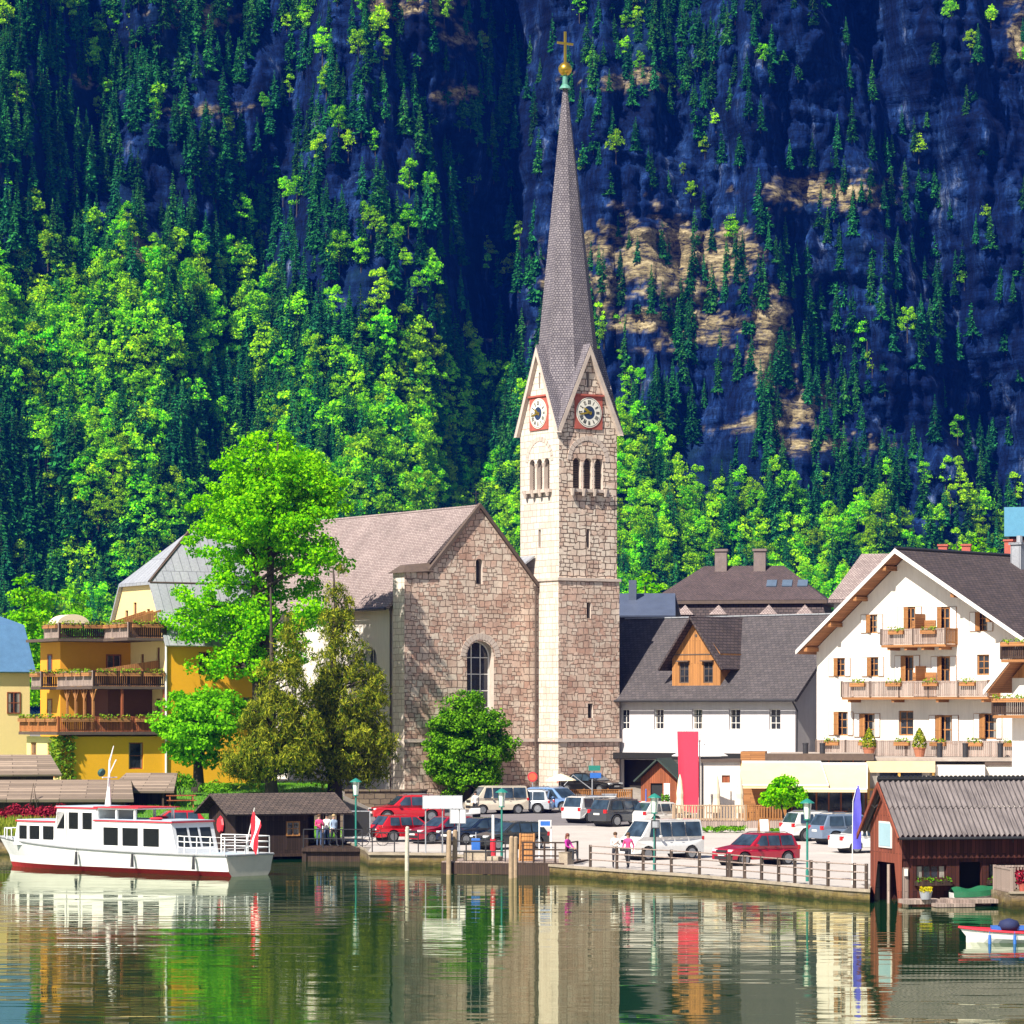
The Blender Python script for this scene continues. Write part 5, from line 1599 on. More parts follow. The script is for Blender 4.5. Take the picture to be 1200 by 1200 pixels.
# ------------------------------------------------------------------ the passenger boat
m_hull = plain('white boat paint', (.78, .78, .78), .35, .08, .8, coat=.3)
m_hred = plain('red antifouling', (.40, .02, .02), .5, .25, 1.5)
m_bred = plain('red trim paint', (.60, .03, .05), .45, .12, 2)
m_deck = plain('pale blue deck', (.42, .52, .62), .6, .12, 1.5)
m_blue = plain('blue paint', (.03, .14, .50), .45, .15, 3)
m_flagw = plain('white flag cloth', (.80, .79, .78), .8, .06, 3)
m_flagr = plain('red flag cloth', (.65, .02, .04), .8, .1, 3)
m_rail = plain('white rail', (.8, .8, .8), .4, .06, 3)
m_pale0 = plain('hemp rope', (.45, .38, .26), .9)
m_seat = plain('brown seat', (.25, .12, .08), .7, .2, 3)
BL, BB = 14.6, 3.7
bt = thing('passenger_boat', 'white passenger boat with red keel and trim moored beside the dark hut', 'boat', (-12.75, 166.0, -.55), R(140))
bt.scale = (1.19, 1, 1)
def bw(x):
    """half breadth of the deck"""
    t = x / BL
    if t < .12: return BB / 2 * (.88 + t)
    if t < .55: return BB / 2
    u_ = (t - .55) / .45
    return max(.04, BB / 2 * (1 - u_ ** 2.2))
def bz(x): return 1.08 + .48 * (x / BL) ** 2.6
m = MB(); NS = 40
st = [BL * i / NS for i in range(NS + 1)]
rings = []
for x in st:
    w_ = bw(x); z = bz(x)
    xr = x + .55 * max(0, (x / BL - .7)) / .3
    prof = [(w_, z, xr), (w_ * .99, z - .16, xr), (w_ * .93, .62, x), (w_ * .89, .27, x - .1 * (x / BL)), (w_ * .62, -.28, x - .35 * (x / BL)), (0, -.42, x - .5 * (x / BL))]
    rings.append([(xx, y, zz) for y, zz, xx in prof] + [(xx, -y, zz) for y, zz, xx in prof[::-1][1:]])
np_ = len(rings[0])
for i in range(NS):
    for k in range(np_ - 1):
        z_ = max(rings[i][k][2], rings[i][k + 1][2]); mt = 1 if z_ < .3 else 0
        m.poly([rings[i][k], rings[i + 1][k], rings[i + 1][k + 1], rings[i][k + 1]], mt)
m.poly(rings[0][::-1], 2)
hull = m.obj('hull', [m_hull, m_hred, plain('cream transom', (.62, .57, .48), .5, .15, 1.5)], bt, fixn=True)
m = MB()
for a_, b_ in zip(st, st[1:]):
    xo = lambda x: x + .55 * max(0, (x / BL - .7)) / .3
    m.poly([(xo(a_), bw(a_), bz(a_) - .05), (xo(a_), -bw(a_), bz(a_) - .05), (xo(b_), -bw(b_), bz(b_) - .05), (xo(b_), bw(b_), bz(b_) - .05)])
m.obj('deck', m_deck, bt)
m = MB()
for sg in (-1, 1): m.tube([(x + .55 * max(0, (x / BL - .7)) / .3, sg * (bw(x) + .03), bz(x) - .02) for x in st], .055, 6, 0)
m.tube([(0, -bw(0), bz(0) - .02), (0, bw(0), bz(0) - .02)], .055, 6)
m.obj('rubbing_strake', plain('grey strake', (.35, .36, .38), .6), bt)
def cabin(name, x0, x1, hw, z0, z1, wins, roof_over=.12, rake0=.0, rake1=.0, frontw=(), rearw=(), door=None):
    """a deckhouse: long sides on y = +-hw with window openings (a, b, z0, z1)"""
    m = MB()
    for sg in (-1, 1):
        o = (x1, hw, 0) if sg > 0 else (x0, -hw, 0)
        u = -EX if sg > 0 else EX
        L = x1 - x0
        holes = []
        for (a, b_, za, zb_) in wins:
            if sg > 0: holes.append(rect_pts(x1 - b_, za, b_ - a, zb_ - za))
            else: holes.append(rect_pts(a - x0, za, b_ - a, zb_ - za))
        o1 = [(0, z0), (L, z0), (L - (rake0 if sg > 0 else rake1), z1), (rake1 if sg > 0 else rake0, z1)]
        m.wall(o1, holes, o, u, Vector((0, -sg, 0)), .06)
    for (x, rk, xdir, fw_) in ((x0, rake0, 1, rearw), (x1, -rake1, -1, frontw)):
        def PP(y, z): return (x + rk * (z - z0) / (z1 - z0), y, z)
        ys = [-hw] + [v for p in fw_ for v in p[:2]] + [hw]
        za, zb_ = (fw_[0][2], fw_[0][3]) if fw_ else (z0, z0)
        if fw_:
            m.poly([PP(-hw, z0), PP(hw, z0), PP(hw, za), PP(-hw, za)]); m.poly([PP(-hw, zb_), PP(hw, zb_), PP(hw, z1), PP(-hw, z1)])
            for q in range(0, len(ys), 2): m.poly([PP(ys[q], za), PP(ys[q + 1], za), PP(ys[q + 1], zb_), PP(ys[q], zb_)])
        else: m.poly([PP(-hw, z0), PP(hw, z0), PP(hw, z1), PP(-hw, z1)])
    c = m.obj(name, m_hull, bt)
    r_ = MB(); r_.box(x0 + rake0 - roof_over, x1 - rake1 + roof_over, -hw - .06, hw + .06, z1, z1 + .07, 0); r_.box(x0 + rake0 - roof_over + .05, x1 - rake1 + roof_over - .05, -hw - .02, hw + .02, z1 + .07, z1 + .11, 1)
    r_.obj('roof', [m_bred, m_deck], c)
    for (a, b_, za, zb_) in wins:
        for sg in (-1, 1):
            p = MB(); p.box(a + .003, b_ - .003, sg * (hw - .045) - .006, sg * (hw - .045) + .006, za + .003, zb_ - .003); p.obj('window', m_boatglass, c)
    for (x, rk, fw_) in ((x0, rake0, rearw), (x1, -rake1, frontw)):
        for (ya, yb, za, zb_) in fw_:
            p = MB(); f0 = rk * (za - z0) / (z1 - z0); f1 = rk * (zb_ - z0) / (z1 - z0); e = .03 if rk >= 0 and x == x0 else -.03
            p.poly([(x + f0 + e, ya, za), (x + f0 + e, yb, za), (x + f1 + e, yb, zb_), (x + f1 + e, ya, zb_)]); p.obj('window', m_boatglass, c)
    return c
m_boatglass, nt, b = new_mat('boat window')
tb = N(nt, "ShaderNodeBsdfTransparent"); tb.inputs[0].default_value = (.62, .66, .66, 1)
mx = N(nt, "ShaderNodeMixShader"); fr = N(nt, "ShaderNodeFresnel"); fr.inputs[0].default_value = 1.8
b.inputs['Base Color'].default_value = (.03, .035, .035, 1); b.inputs['Roughness'].default_value = .04
rr_ = ramp(nt, fr.outputs[0], [(0.0, .2), (.4, 1.0)])
nt.links.new(rr_, mx.inputs[0]); nt.links.new(tb.outputs[0], mx.inputs[1]); nt.links.new(b.outputs[0], mx.inputs[2]); nt.links.new(mx.outputs[0], nt.nodes["Material Output"].inputs[0])
aw_ = [(4.05, 5.0, 1.35, 2.25), (5.3, 6.25, 1.35, 2.25), (6.5, 7.4, 1.35, 2.25)]
cabin('aft_cabin', 3.0, 7.9, 1.45, 1.02, 2.55, aw_, .1, .35, 0, rearw=[(-1.2, -.45, 1.35, 2.3), (-.3, .3, 1.1, 2.3), (.45, 1.2, 1.35, 2.3)])
cabin('wheelhouse', 7.9 + .003, 10.6, 1.38, 1.1, 3.15, [(8.15, 8.75, 2.1, 2.95), (9.0, 9.6, 2.1, 2.95), (9.85, 10.35, 2.1, 2.95)], .12, .0, .3, frontw=[(-1.15, -.42, 2.15, 2.98), (-.36, .36, 2.15, 2.98), (.42, 1.15, 2.15, 2.98)], rearw=[])
cabin('forward_cabin', 10.6 + .003, 13.4, 1.02, 1.2, 2.4, [(10.85, 11.55, 1.5, 2.2), (11.75, 12.4, 1.5, 2.2), (12.55, 13.05, 1.5, 2.2)], .08, 0, .25)
# the glazed upper saloon behind the wheelhouse
m = MB(); z0, z1 = 2.67, 3.12
for (x, y) in ((5.6, 1.3), (6.7, 1.3), (7.85, 1.3), (5.6, -1.3), (6.7, -1.3), (7.85, -1.3)): m.box(x - .05, x + .05, y - .05, y + .05, 2.2, 3.15)
m.box(5.5, 7.9, -1.4, 1.4, 3.15, 3.22); up_ = m.obj('canopy', m_hull, bt)
m = MB(); m.box(5.3, 8.0, -1.46, 1.46, 3.221, 3.27); m.obj('canopy_trim', m_bred, up_)
m = MB(); m.box(3.3, 7.5, -.35, .35, 1.05, 1.5); m.box(11, 12.6, -.3, .3, 1.25, 1.65); m.obj('seat', m_seat, bt)
m = MB(); m.tube([(8.4, 0, 3.25), (8.35, 0, 4.3), (8.3, 0, 5.6)], [.15, .06, .04], 8); m.tube([(8.3, -.5, 4.7), (8.3, .5, 4.7)], .03, 6); m.tube([(8.3, 0, 5.5), (8.05, 0, 6.3)], [.05, .02], 6); m.tube([(8.3, 0, 4.9), (7.9, 0, 5.6)], .03, 6)
mast = m.obj('mast', m_rail, bt)
m = MB(); m.lathe([(.05, -.1), (.18, -.08), (.22, 0), (.18, .08), (.05, .1)], 14, 0, Matrix.Translation((8.62, .2, 4.95)) @ Matrix.Rotation(R(70), 4, 'Y')); m.obj('radar_dish', plain('dark green', (.02, .09, .08), .6), mast)
m = MB()
rp = [(2.9, 1.5)] + [(x, bw(x) - .1) for x in (2.3, 1.6, .9, .15)] + [(.1, 0)] + [(x, -bw(x) + .1) for x in (.15, .9, 1.6, 2.3)] + [(2.9, -1.5)]
for (x, y) in rp: m.tube([(x, y, bz(x) - .05), (x, y, bz(x) + .85)], .028, 6)
for h_ in (.3, .58, .85): m.tube([(x, y, bz(x) + h_) for x, y in rp], .024, 6)
m.obj('stern_railing', m_rail, bt)
m = MB()
rp = [(13.6, .95), (14.2, .62), (14.9, .05), (14.2, -.62), (13.6, -.95)]
for (x, y) in rp: m.tube([(x, y, 1.45), (x, y, 2.0)], .025, 6)
m.tube([(x, y, 2.0) for x, y in rp], .025, 6); m.obj('bow_railing', m_rail, bt)
m = MB(); m.tube([(.25, .1, 1.0), (-.35, .1, 3.35)], [.03, .02], 6); fp = m.obj('flag_pole', m_rail, bt)
m = MB()
for k, mt in ((0, 0), (1, 1), (2, 0)):
    for j in range(8):
        def fp_(a, b_): return (-.32 + a * .28 + .05 * math.sin(b_ * 6) - (3.25 - 3.25) , .1 - .5 * 0 + .07 * math.sin(a * 9 + b_ * 4), 3.2 - b_ * 1.55 - a * .35)
        a0, a1 = .28 * k, .28 * (k + 1); b0_, b1_ = j / 8, (j + 1) / 8
        P = lambda a, b_: (-.3 - a * .55 * (1 - .3 * b_) + .25 * b_, .1 + .09 * math.sin(a * 8 + b_ * 5), 3.25 - b_ * 1.45 - a * .9)
        m.poly([P(a0, b0_), P(a1, b0_), P(a1, b1_), P(a0, b1_)], mt)
m.obj('flag', [m_flagr, m_flagw], fp, uv=False)
m = MB()
for (x, y) in ((4.6, 1.0), (6.0, -1.0)): m.lathe([(.24, 0), (.33, .06), (.24, .12), (.17, .06), (.24, 0)], 14, 0, Matrix.Translation((x, y, 2.67)))
m.obj('life_ring', m_bred, bt)
m = MB(); m.tube([(8.6, 1.39, .95), (9.4, 1.39, .95)], .0, 3) if False else m.box(8.85, 8.9, 1.381, 1.4, 1.15, 3.0); m.box(9.68, 9.73, 1.381, 1.4, 1.15, 3.0); m.obj('door_trim', plain('grey strake', (.35, .36, .38), .6), bt)

for x in (1.6, 5.2, 8.6):
    m = MB(); m.tube([(x, BB / 2 + .1, 1.0), (x, BB / 2 + .12, .35)], [.05, .08], 8); m.tube([(x, BB / 2 + .06, bz(x)), (x, BB / 2 + .1, 1.0)], .012, 4); m.obj('fender', m_dark, bt)
m = MB(); m.tube([(14.9, 0, 1.6), (16.0, -1.2, 1.0), (17.5, -3.5, .9)], .02, 5); m.obj('mooring_rope', m_pale0, bt)
# ------------------------------------------------------------------ the dark hut on the water
m_hut = wood('black-brown hut boards', (.05, .03, .024), .8, .35, .15)
hc = at(276, 838, 183.5)
hut = thing('lake_hut', 'dark brown wooden hut with shingle roof standing on the water beside the boat', 'hut', (hc.x, hc.y, 0), R(25))
m = MB(); m.box(0, 4.2, 0, 4.2, -.2, 2.15); m.prism([(0, 2.15), (4.2, 2.15), (2.1, 2.95)], 'x', .0, 6.1); m.box(0, 6.2, -.1, 4.4, -.35, -.2, 1)
m.box(4.2, 6.1, 3.9, 4.2, -.2, 2.15)
for (x, y) in ((5.0, .1), (6.0, .1), (6.0, 2)): m.box(x - .08, x + .08, y - .08, y + .08, -.2, 2.15)
m.obj('wall', [m_hut, m_darkw], hut)
m = MB(); slab(m, [(-.7, -.55, 1.98), (6.6, -.55, 1.98), (6.6, 2.1, 3.05), (-.7, 2.1, 3.05)], .1); slab(m, [(-.7, 2.1, 3.05), (6.6, 2.1, 3.05), (6.6, 4.75, 1.98), (-.7, 4.75, 1.98)], .1); m.obj('roof', courses('hut shingles', (.16, .12, .10), (.10, .08, .07), (.04, .03, .03), .3, .22, .03, bmp=.8), hut, fixn=True)
m = MB()
for (x, y) in ((.2, .2), (2.1, .2), (4.2, .2), (6, .2), (.2, 4), (2, 4)): m.tube([(x, y, -2.2), (x, y, -.3)], .14, 8)
m.obj('pile', m_darkw, hut)
window(hut, (2.9, -.05, .75), EX, EY, .8, .8, 0, 2, 2, m_larch, m_glass)
m = MB(); m.box(1.0, 1.8, -.03, -.001, -.15, 1.8); m.obj('door', m_darkw, hut)
p = hc + Matrix.Rotation(R(25), 3, 'Z') @ Vector((-.12, 2.0, 0)); p.z = 1.35
m = MB()
M = Matrix.Rotation(R(25), 4, 'Z') @ Matrix.Rotation(R(-90), 4, 'Y')
m.lathe([(.05, .1), (.42, .09), (.5, 0), (.42, -.02), (.05, -.02)], 8, 0, M)
o = m.obj('red_sign', m_bred); o.location = p; tag(o, 'red eight-sided board hanging on the dark hut gable', 'sign')
# landing stage right of the hut
m = MB(); a_ = at(362, 838, 186); c_ = at(428, 838, 182)
d_ = thing('hut_landing', 'dark wooden landing with iron rail between the hut and the stone quay', 'landing', (a_.x, 184.5, 0), R(-4))
m.box(0, 3.4, -2.4, 3, .02, .2); m.obj('deck', m_darkw, d_)
m = MB(); m.box(0, 3.4, -2.2, -2.1, -1.6, .02); m.box(.1, .25, -2.3, -2.1, -2, .02); m.box(3.1, 3.25, -2.3, -2.1, -2, .02); m.obj('skirt', m_darkw, d_)
m = MB()
for k in range(4): m.tube([(.1 + k * 1.05, -2.3, .2), (.1 + k * 1.05, -2.3, 1.2)], .035, 6)
for z in (.7, 1.2): m.tube([(.1, -2.3, z), (3.25, -2.3, z)], .03, 6)
m.obj('rail', m_dark, d_)

# sheds on the left shore
m_log = wood('split log roof', (.30, .23, .18), .9, .35, .3, vertical=False)
p = at(70, 838, 203); p.z = gz(p.x, p.y)
t = thing('log_roof_shed', 'long low shed with a split-log roof behind the crimson bushes', 'shed', p, R(4))
m = MB(); m.box(-5.6, 3.8, 0, 6, -.3, 1.05); m.obj('wall', m_darkw, t)
m = MB(); slab(m, [(-6, -.6, .95), (4.4, -.6, .95), (4.1, 2.8, 2.05), (-6, 2.8, 2.05)], .2); slab(m, [(-6, 2.8, 2.05), (4.1, 2.8, 2.05), (4.4, 6.5, 1.0), (-6, 6.5, 1.0)], .2); m.obj('roof', m_log, t, fixn=True)
m = MB(); m.tube([(-1.8, -.75, 0), (-1.5, -.7, 1.9), (-1.2, -.75, 0)], .05, 6); m.obj('trestle', m_darkw, t)
p = at(165, 838, 207); p.z = gz(p.x, p.y)
t = thing('small_shed', 'small open shed with a pitched board roof between log shed and lawn', 'shed', p, R(-6))
m = MB(); m.box(-1.6, 1.6, 1, 3, -.2, 1.2); m.box(1.3, 1.42, 0, .12, -.2, 1.1); m.obj('wall', m_darkw, t)
m = MB(); slab(m, [(-2.1, -.3, 1.0), (2.1, -.3, 1.0), (1.6, 3.2, 2.05), (-1.6, 3.2, 2.05)], .12); m.obj('roof', m_log, t, fixn=True)
p = at(15, 838, 212); p.z = gz(p.x, p.y)
t = thing('grey_shed', 'low grey board-roofed shed at the frame edge under the yellow hotel', 'shed', p, R(10))
m = MB(); m.box(-2.5, 2.5, 0, 3, -.2, 1.6); m.obj('wall', m_darkw, t)
m = MB(); slab(m, [(-3, -.6, 1.5), (3, -.6, 1.5), (2.4, 2.0, 2.7), (-2.4, 2.0, 2.7)], .14); m.obj('roof', m_log, t, fixn=True)
p = base_at(212, 207)[0]
t = thing('picnic_bench', 'brown picnic bench on the lawn by the trunk of the bright tree', 'bench', p, R(10))
m = MB(); m.box(-.9, .9, -.35, .35, .7, .76); m.obj('top', m_redw, t)
for sg in (-1, 1):
    m = MB(); m.box(-.9, .9, sg * .65 - .14, sg * .65 + .14, .42, .47); m.obj('seat', m_redw, t)
    m = MB(); m.prism([(-.75, 0), (-.65, 0), (-.2, .7), (-.3, .7)], 'x', sg * .7 - .03, sg * .7 + .03); m.prism([(.75, 0), (.65, 0), (.2, .7), (.3, .7)], 'x', sg * .7 - .03, sg * .7 + .03); m.obj('leg', m_redw, t)
# retaining wall behind the car park
m_ret = courses('old retaining stone', (.22, .17, .12), (.15, .11, .08), (.06, .045, .035), .7, .35, .03, distort=.2, bmp=.9)
m = MB(); x0, x1 = wx(402, 224), wx(500, 226); m.box(x0, x1, 226.3, 226.9, .3, 2.25); m.box(x0 - .05, x1 + .05, 226.2, 227, 2.25, 2.36)
tag(m.obj('retaining_wall', m_ret), 'low dark stone wall behind the red cars under the conifers', 'wall')
m = MB(); x0 = wx(320, 200); x1 = wx(405, 200); m.box(x0, x1, 200.2, 200.6, .5, 1.9); tag(m.obj('garden_wall', m_ret), 'low dark garden wall between the lawn and the dark hut', 'wall')

# ------------------------------------------------------------------ red-brown boathouse
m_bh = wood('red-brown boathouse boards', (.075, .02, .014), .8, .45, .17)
m_bhr = wood('sunlit red boards', (.26, .07, .04), .8, .3, .17)  # brighter copy of the boards for the gable, sunlight put into its colour
m_corr, nt, b = new_mat('corrugated sheet')
uv = coords(nt, 'UV'); sx = N(nt, "ShaderNodeSeparateXYZ"); nt.links.new(uv, sx.inputs[0])
ml = N(nt, "ShaderNodeMath", operation='MULTIPLY'); ml.inputs[1].default_value = 2 * math.pi / .24; nt.links.new(sx.outputs[0], ml.inputs[0])
sn = N(nt, "ShaderNodeMath", operation='SINE'); nt.links.new(ml.outputs[0], sn.inputs[0])
nn = noise(nt, uv, 1.2, 5)
nt.links.new(ramp(nt, nn, [(.3, (.06, .05, .052)), (.7, (.22, .19, .19))]), b.inputs['Base Color']); b.inputs['Roughness'].default_value = .75
bc = at(1057, 838, 141)
bo = thing('boathouse', 'red-brown boathouse with a corrugated roof standing in the lake', 'boathouse', (bc.x, bc.y, 0), R(14))
BW, BLn = 3.8, 11.0
def bht(y): return 2.75 + 1.8 * (1 - abs(y - BW / 2) / (BW / 2))
m = MB()
# front gable with the boat opening; y runs from the near corner back
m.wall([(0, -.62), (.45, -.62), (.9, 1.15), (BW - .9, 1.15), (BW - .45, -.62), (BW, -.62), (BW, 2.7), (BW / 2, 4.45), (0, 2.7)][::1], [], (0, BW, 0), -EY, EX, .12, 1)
side_holes = [rect_pts(.65, .5, 1.35, .6), rect_pts(2.55, -.45, 1.0, 1.65), rect_pts(3.85, .5, 1.2, .65)]
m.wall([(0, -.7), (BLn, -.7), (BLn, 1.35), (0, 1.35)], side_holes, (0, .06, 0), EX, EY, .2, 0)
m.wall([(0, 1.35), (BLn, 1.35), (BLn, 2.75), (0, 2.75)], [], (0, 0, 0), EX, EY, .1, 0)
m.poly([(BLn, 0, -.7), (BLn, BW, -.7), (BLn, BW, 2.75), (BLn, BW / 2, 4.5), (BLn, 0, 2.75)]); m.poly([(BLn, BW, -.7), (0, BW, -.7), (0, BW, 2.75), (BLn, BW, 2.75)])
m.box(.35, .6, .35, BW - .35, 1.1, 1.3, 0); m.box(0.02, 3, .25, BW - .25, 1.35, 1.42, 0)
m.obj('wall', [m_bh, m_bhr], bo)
m = MB()
for (x, y) in ((.15, .18), (.15, BW - .18)): m.box(x - .14, x + .14, y - .14, y + .14, -2, 1.0)
m.tube([(-.25, .9, -2), (-.25, .9, 1.1)], .07, 8)
m.obj('corner_post', m_grey, bo)
for h_ in side_holes[0:1] + side_holes[2:]:
    f = window(bo, (h_[0][0], .06, h_[0][1]), EX, EY, h_[1][0] - h_[0][0], h_[2][1] - h_[0][1], .12, 4, 1, m_bh, m_glass)
    x0, x1 = h_[0][0], h_[1][0]
    m = MB(); m.box(x0 - .1, x1 + .1, -.3, .04, h_[0][1] - .25, h_[0][1] - .06); fb = m.obj('flower_box', m_darkw, bo)
    v_, f_ = leaves_in([(x0 - .1, x1 + .1, -.35, .0, h_[0][1] - .15, h_[0][1] + .12)], .05, 150); link('flowers', np_mesh('flowers', v_, f_, [m_bush]), fb)
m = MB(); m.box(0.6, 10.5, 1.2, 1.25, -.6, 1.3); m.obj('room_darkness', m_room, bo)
m = MB()
n = 130; a0 = -.35; a1 = BLn + .6; amp = .055
for (ya, za, yb, zb_) in ((-.55, 2.32, BW / 2, 4.55), (BW / 2, 4.55, BW + .55, 2.32)):
    for part in (0, 1):
        t0, t1 = part * .5, part * .5 + .5
        lift = .03 if (part == 1) == (ya < 0) else 0
        for i in range(n * 4):
            xa = a0 + (a1 - a0) * i / (n * 4); xb = a0 + (a1 - a0) * (i + 1) / (n * 4)
            fa_ = amp * math.sin(xa / .235 * 2 * math.pi) + lift; fb_ = amp * math.sin(xb / .235 * 2 * math.pi) + lift
            if i % 2 and False: pass
            A0 = (xa, ya + (yb - ya) * t0, za + (zb_ - za) * t0 + fa_); A1 = (xb, ya + (yb - ya) * t0, za + (zb_ - za) * t0 + fb_)
            B0 = (xa, ya + (yb - ya) * t1, za + (zb_ - za) * t1 + fa_); B1 = (xb, ya + (yb - ya) * t1, za + (zb_ - za) * t1 + fb_)
            m.poly([A0, A1, B1, B0])
br2 = m.obj('roof', m_corr, bo)
m = MB()
m.tube([(a0 - .02, BW / 2, 4.62), (a1, BW / 2, 4.62)], .1, 8)
for i in range(58): m.tube([(a0 + i * .2, BW / 2, 4.68), (a0 + i * .2 + .1, BW / 2, 4.68)], .085, 6)
m.obj('ridge_cap', m_black, br2)
m = MB()
for sg in (0, 1):
    ya = -.6 if sg == 0 else BW + .6
    m.add([(a0 - .06, BW / 2, 4.5), (a0 - .06, ya, 2.25), (a0 - .06, ya, 2.03), (a0 - .06, BW / 2, 4.26), (a0 + .0, BW / 2, 4.5), (a0 + .0, ya, 2.25), (a0 + .0, ya, 2.03), (a0 + .0, BW / 2, 4.26)], [(0, 1, 2, 3), (4, 7, 6, 5), (3, 2, 6, 7), (0, 4, 5, 1)])
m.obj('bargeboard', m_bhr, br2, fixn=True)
m = MB(); m.tube([(a0, -.6, 2.22), (a1, -.6, 2.2)], .06, 6); m.obj('gutter', m_dark, br2)
m = MB(); m.box(-.05, -.005, BW / 2 - .75, BW / 2 + .75, 1.75, 2.85); m.box(-.06, -.0501, BW / 2 - .68, BW / 2 + .68, 1.82, 2.78, 1); m.obj('notice_board', [m_wframe, plain('pale blue board', (.35, .52, .60), .6, .1, 2)], bo)
m = MB(); m.tube([(.0, .3, .95), (.0, .3, 1.2)], .0, 4) if False else m.box(.1, .24, -.05, .0, .65, .95); m.box(9.1, 9.2, -.05, .05, .75, 1.0); m.obj('lamp', m_wframe, bo)
m = MB(); m.lathe([(.04, 0), (.13, .02), (.13, .25), (.04, .3)], 10, 0, None, (4.9, -.12, 2.3)); m.tube([(4.9, -.02, 2.0), (4.9, -.02, 2.6)], .02, 5); m.obj('horn', m_dark, bo)

# docks, planter, covered rowboat, motorboat, little stone terrace on the right
m = MB(); o_ = at(1060, 838, 139.5); t = thing('boathouse_dock', 'low plank dock with square planks along the boathouse side', 'dock', (o_.x, 139.6, 0), R(10))
m.box(0, 1.6, -.4, .9, -.42, -.25); m.box(1.7, 4.6, -.9, .6, -.38, -.22); m.box(1.0, 2.6, -1.3, -.5, -.5, -.36); m.obj('deck', m_grey, t)
m = MB()
for x in (.2, 1.9, 4.4): m.tube([(x, -.2, -2), (x, -.2, -.4)], .09, 6)
m.obj('pile', m_darkw, t)
p = at(1085, 1054, 139.3); p.z = -.22
t = thing('flower_tub', 'grey tub of yellow flowers on the boathouse dock', 'flower tub', p)
m = MB(); m.lathe([(.2, 0), (.27, .32), (.29, .34), (.26, .34), (.24, .3)], 16); m.obj('tub', m_zinc, t)
v_, f_ = leaves_in([(-.24, .24, -.24, .24, .3, .5)], .06, 220); link('flowers', np_mesh('flowers', v_, f_, [leaf_mat('yellow flowers', (.35, .35, .02), (.85, .65, .02), .2, 0)]), t)
def rowhull(name, parent, L, B, H, mats, trim=None, z0=0):
    m = MB(); rg = []
    for i in range(17):
        t_ = i / 16; x = -L / 2 + L * t_
        w_ = B / 2 * (.8 + .9 * t_ if t_ < .22 else 1.0 if t_ < .5 else max(.03, 1 - ((t_ - .5) / .5) ** 2.1)); w_ = min(w_, B / 2)
        h_ = H * (1 + .35 * t_ ** 3)
        rg.append([(x + .25 * t_ ** 3, w_, z0 + h_), (x, w_ * .9, z0 + h_ * .5), (x, w_ * .55, z0 + .02), (x, -w_ * .55, z0 + .02), (x, -w_ * .9, z0 + h_ * .5), (x + .25 * t_ ** 3, -w_, z0 + h_)])
    for i in range(16):
        for k in range(5): m.poly([rg[i][k], rg[i + 1][k], rg[i + 1][k + 1], rg[i][k + 1]], 0)
    m.poly(rg[0][::-1], 0)
    o = m.obj(name, mats, parent, fixn=True)
    return o, rg
p = at(1141, 838, 140.9); p.z = -.52
t = thing('covered_rowboat', 'small boat under a green tarpaulin beside the boathouse door', 'rowboat', p, R(8))
h_, rg = rowhull('hull', t, 1.9, .9, .5, [m_hull])
m = MB()
for i in range(16):
    a_, b_ = rg[i], rg[i + 1]
    za = .2 + .05 * math.sin(i * .8); zb_ = .2 + .05 * math.sin((i + 1) * .8)
    A1 = Vector((a_[0][0], 0, a_[0][2] + za)); B1 = Vector((b_[0][0], 0, b_[0][2] + zb_))
    for k in (0, 5):
        e = .05 if k == 0 else -.05
        m.poly([(a_[k][0], a_[k][1] + e, a_[k][2] - .18), (b_[k][0], b_[k][1] + e, b_[k][2] - .18), (b_[k][0], b_[k][1] + e * .6, b_[k][2] + .05), (a_[k][0], a_[k][1] + e * .6, a_[k][2] + .05)])
        m.poly([(a_[k][0], a_[k][1] + e * .6, a_[k][2] + .05), (b_[k][0], b_[k][1] + e * .6, b_[k][2] + .05), tuple(B1), tuple(A1)])
m.obj('tarpaulin', plain('green tarpaulin', (.01, .12, .05), .6, .3, 3, bmp=.4), t, fixn=True)
p = at(1199, 838, 117.5); p.z = -.64
t = thing('motorboat', 'small white motorboat with red deck and blue fenders at the frame edge', 'motorboat', p, R(176))
h_, rg = rowhull('hull', t, 3.9, 1.5, .47, [m_hull])
m = MB()
for i in range(16): m.poly([(rg[i][0][0], rg[i][0][1] + .015, rg[i][0][2] + .012), (rg[i + 1][0][0], rg[i + 1][0][1] + .015, rg[i + 1][0][2] + .012), (rg[i + 1][5][0], rg[i + 1][5][1] - .015, rg[i + 1][5][2] + .012), (rg[i][5][0], rg[i][5][1] - .015, rg[i][5][2] + .012)])
for sg in (0, 5): m.tube([(r_[sg][0], r_[sg][1], r_[sg][2]) for r_ in rg], .045, 6)
m.obj('deck', m_bred, t)
m = MB(); m.lathe([(.05, .9), (.3, .82), (.38, .65), (.3, .5)], 10, 0, None, (.5, .2, .05)); m.obj('cover', plain('navy canvas', (.012, .02, .08), .8, .2), t, smooth=True)
m = MB(); m.box(-.6, 1.1, -.35, .35, .56, .68); m.obj('bench', m_blue, t)
for x in (1.2, .35, -.6):
    m = MB(); m.tube([(x, .86, .42), (x, .88, .08)], [.05, .06], 8); m.tube([(x, .84, .55), (x, .86, .42)], .012, 4); m.obj('fender', m_blue, t)
p = at(1165, 838, 139); 
t = thing('stone_landing', 'little stone landing with a grey picket fence beside the boathouse', 'landing', (p.x + .45, 137.2, 0), R(6))
m = MB(); m.box(0, 4, 0, 3.4, -2, .12); m.box(-.05, 4, -.06, .3, .12, .2, 1); m.obj('masonry', [m_quay, m_coping], t)
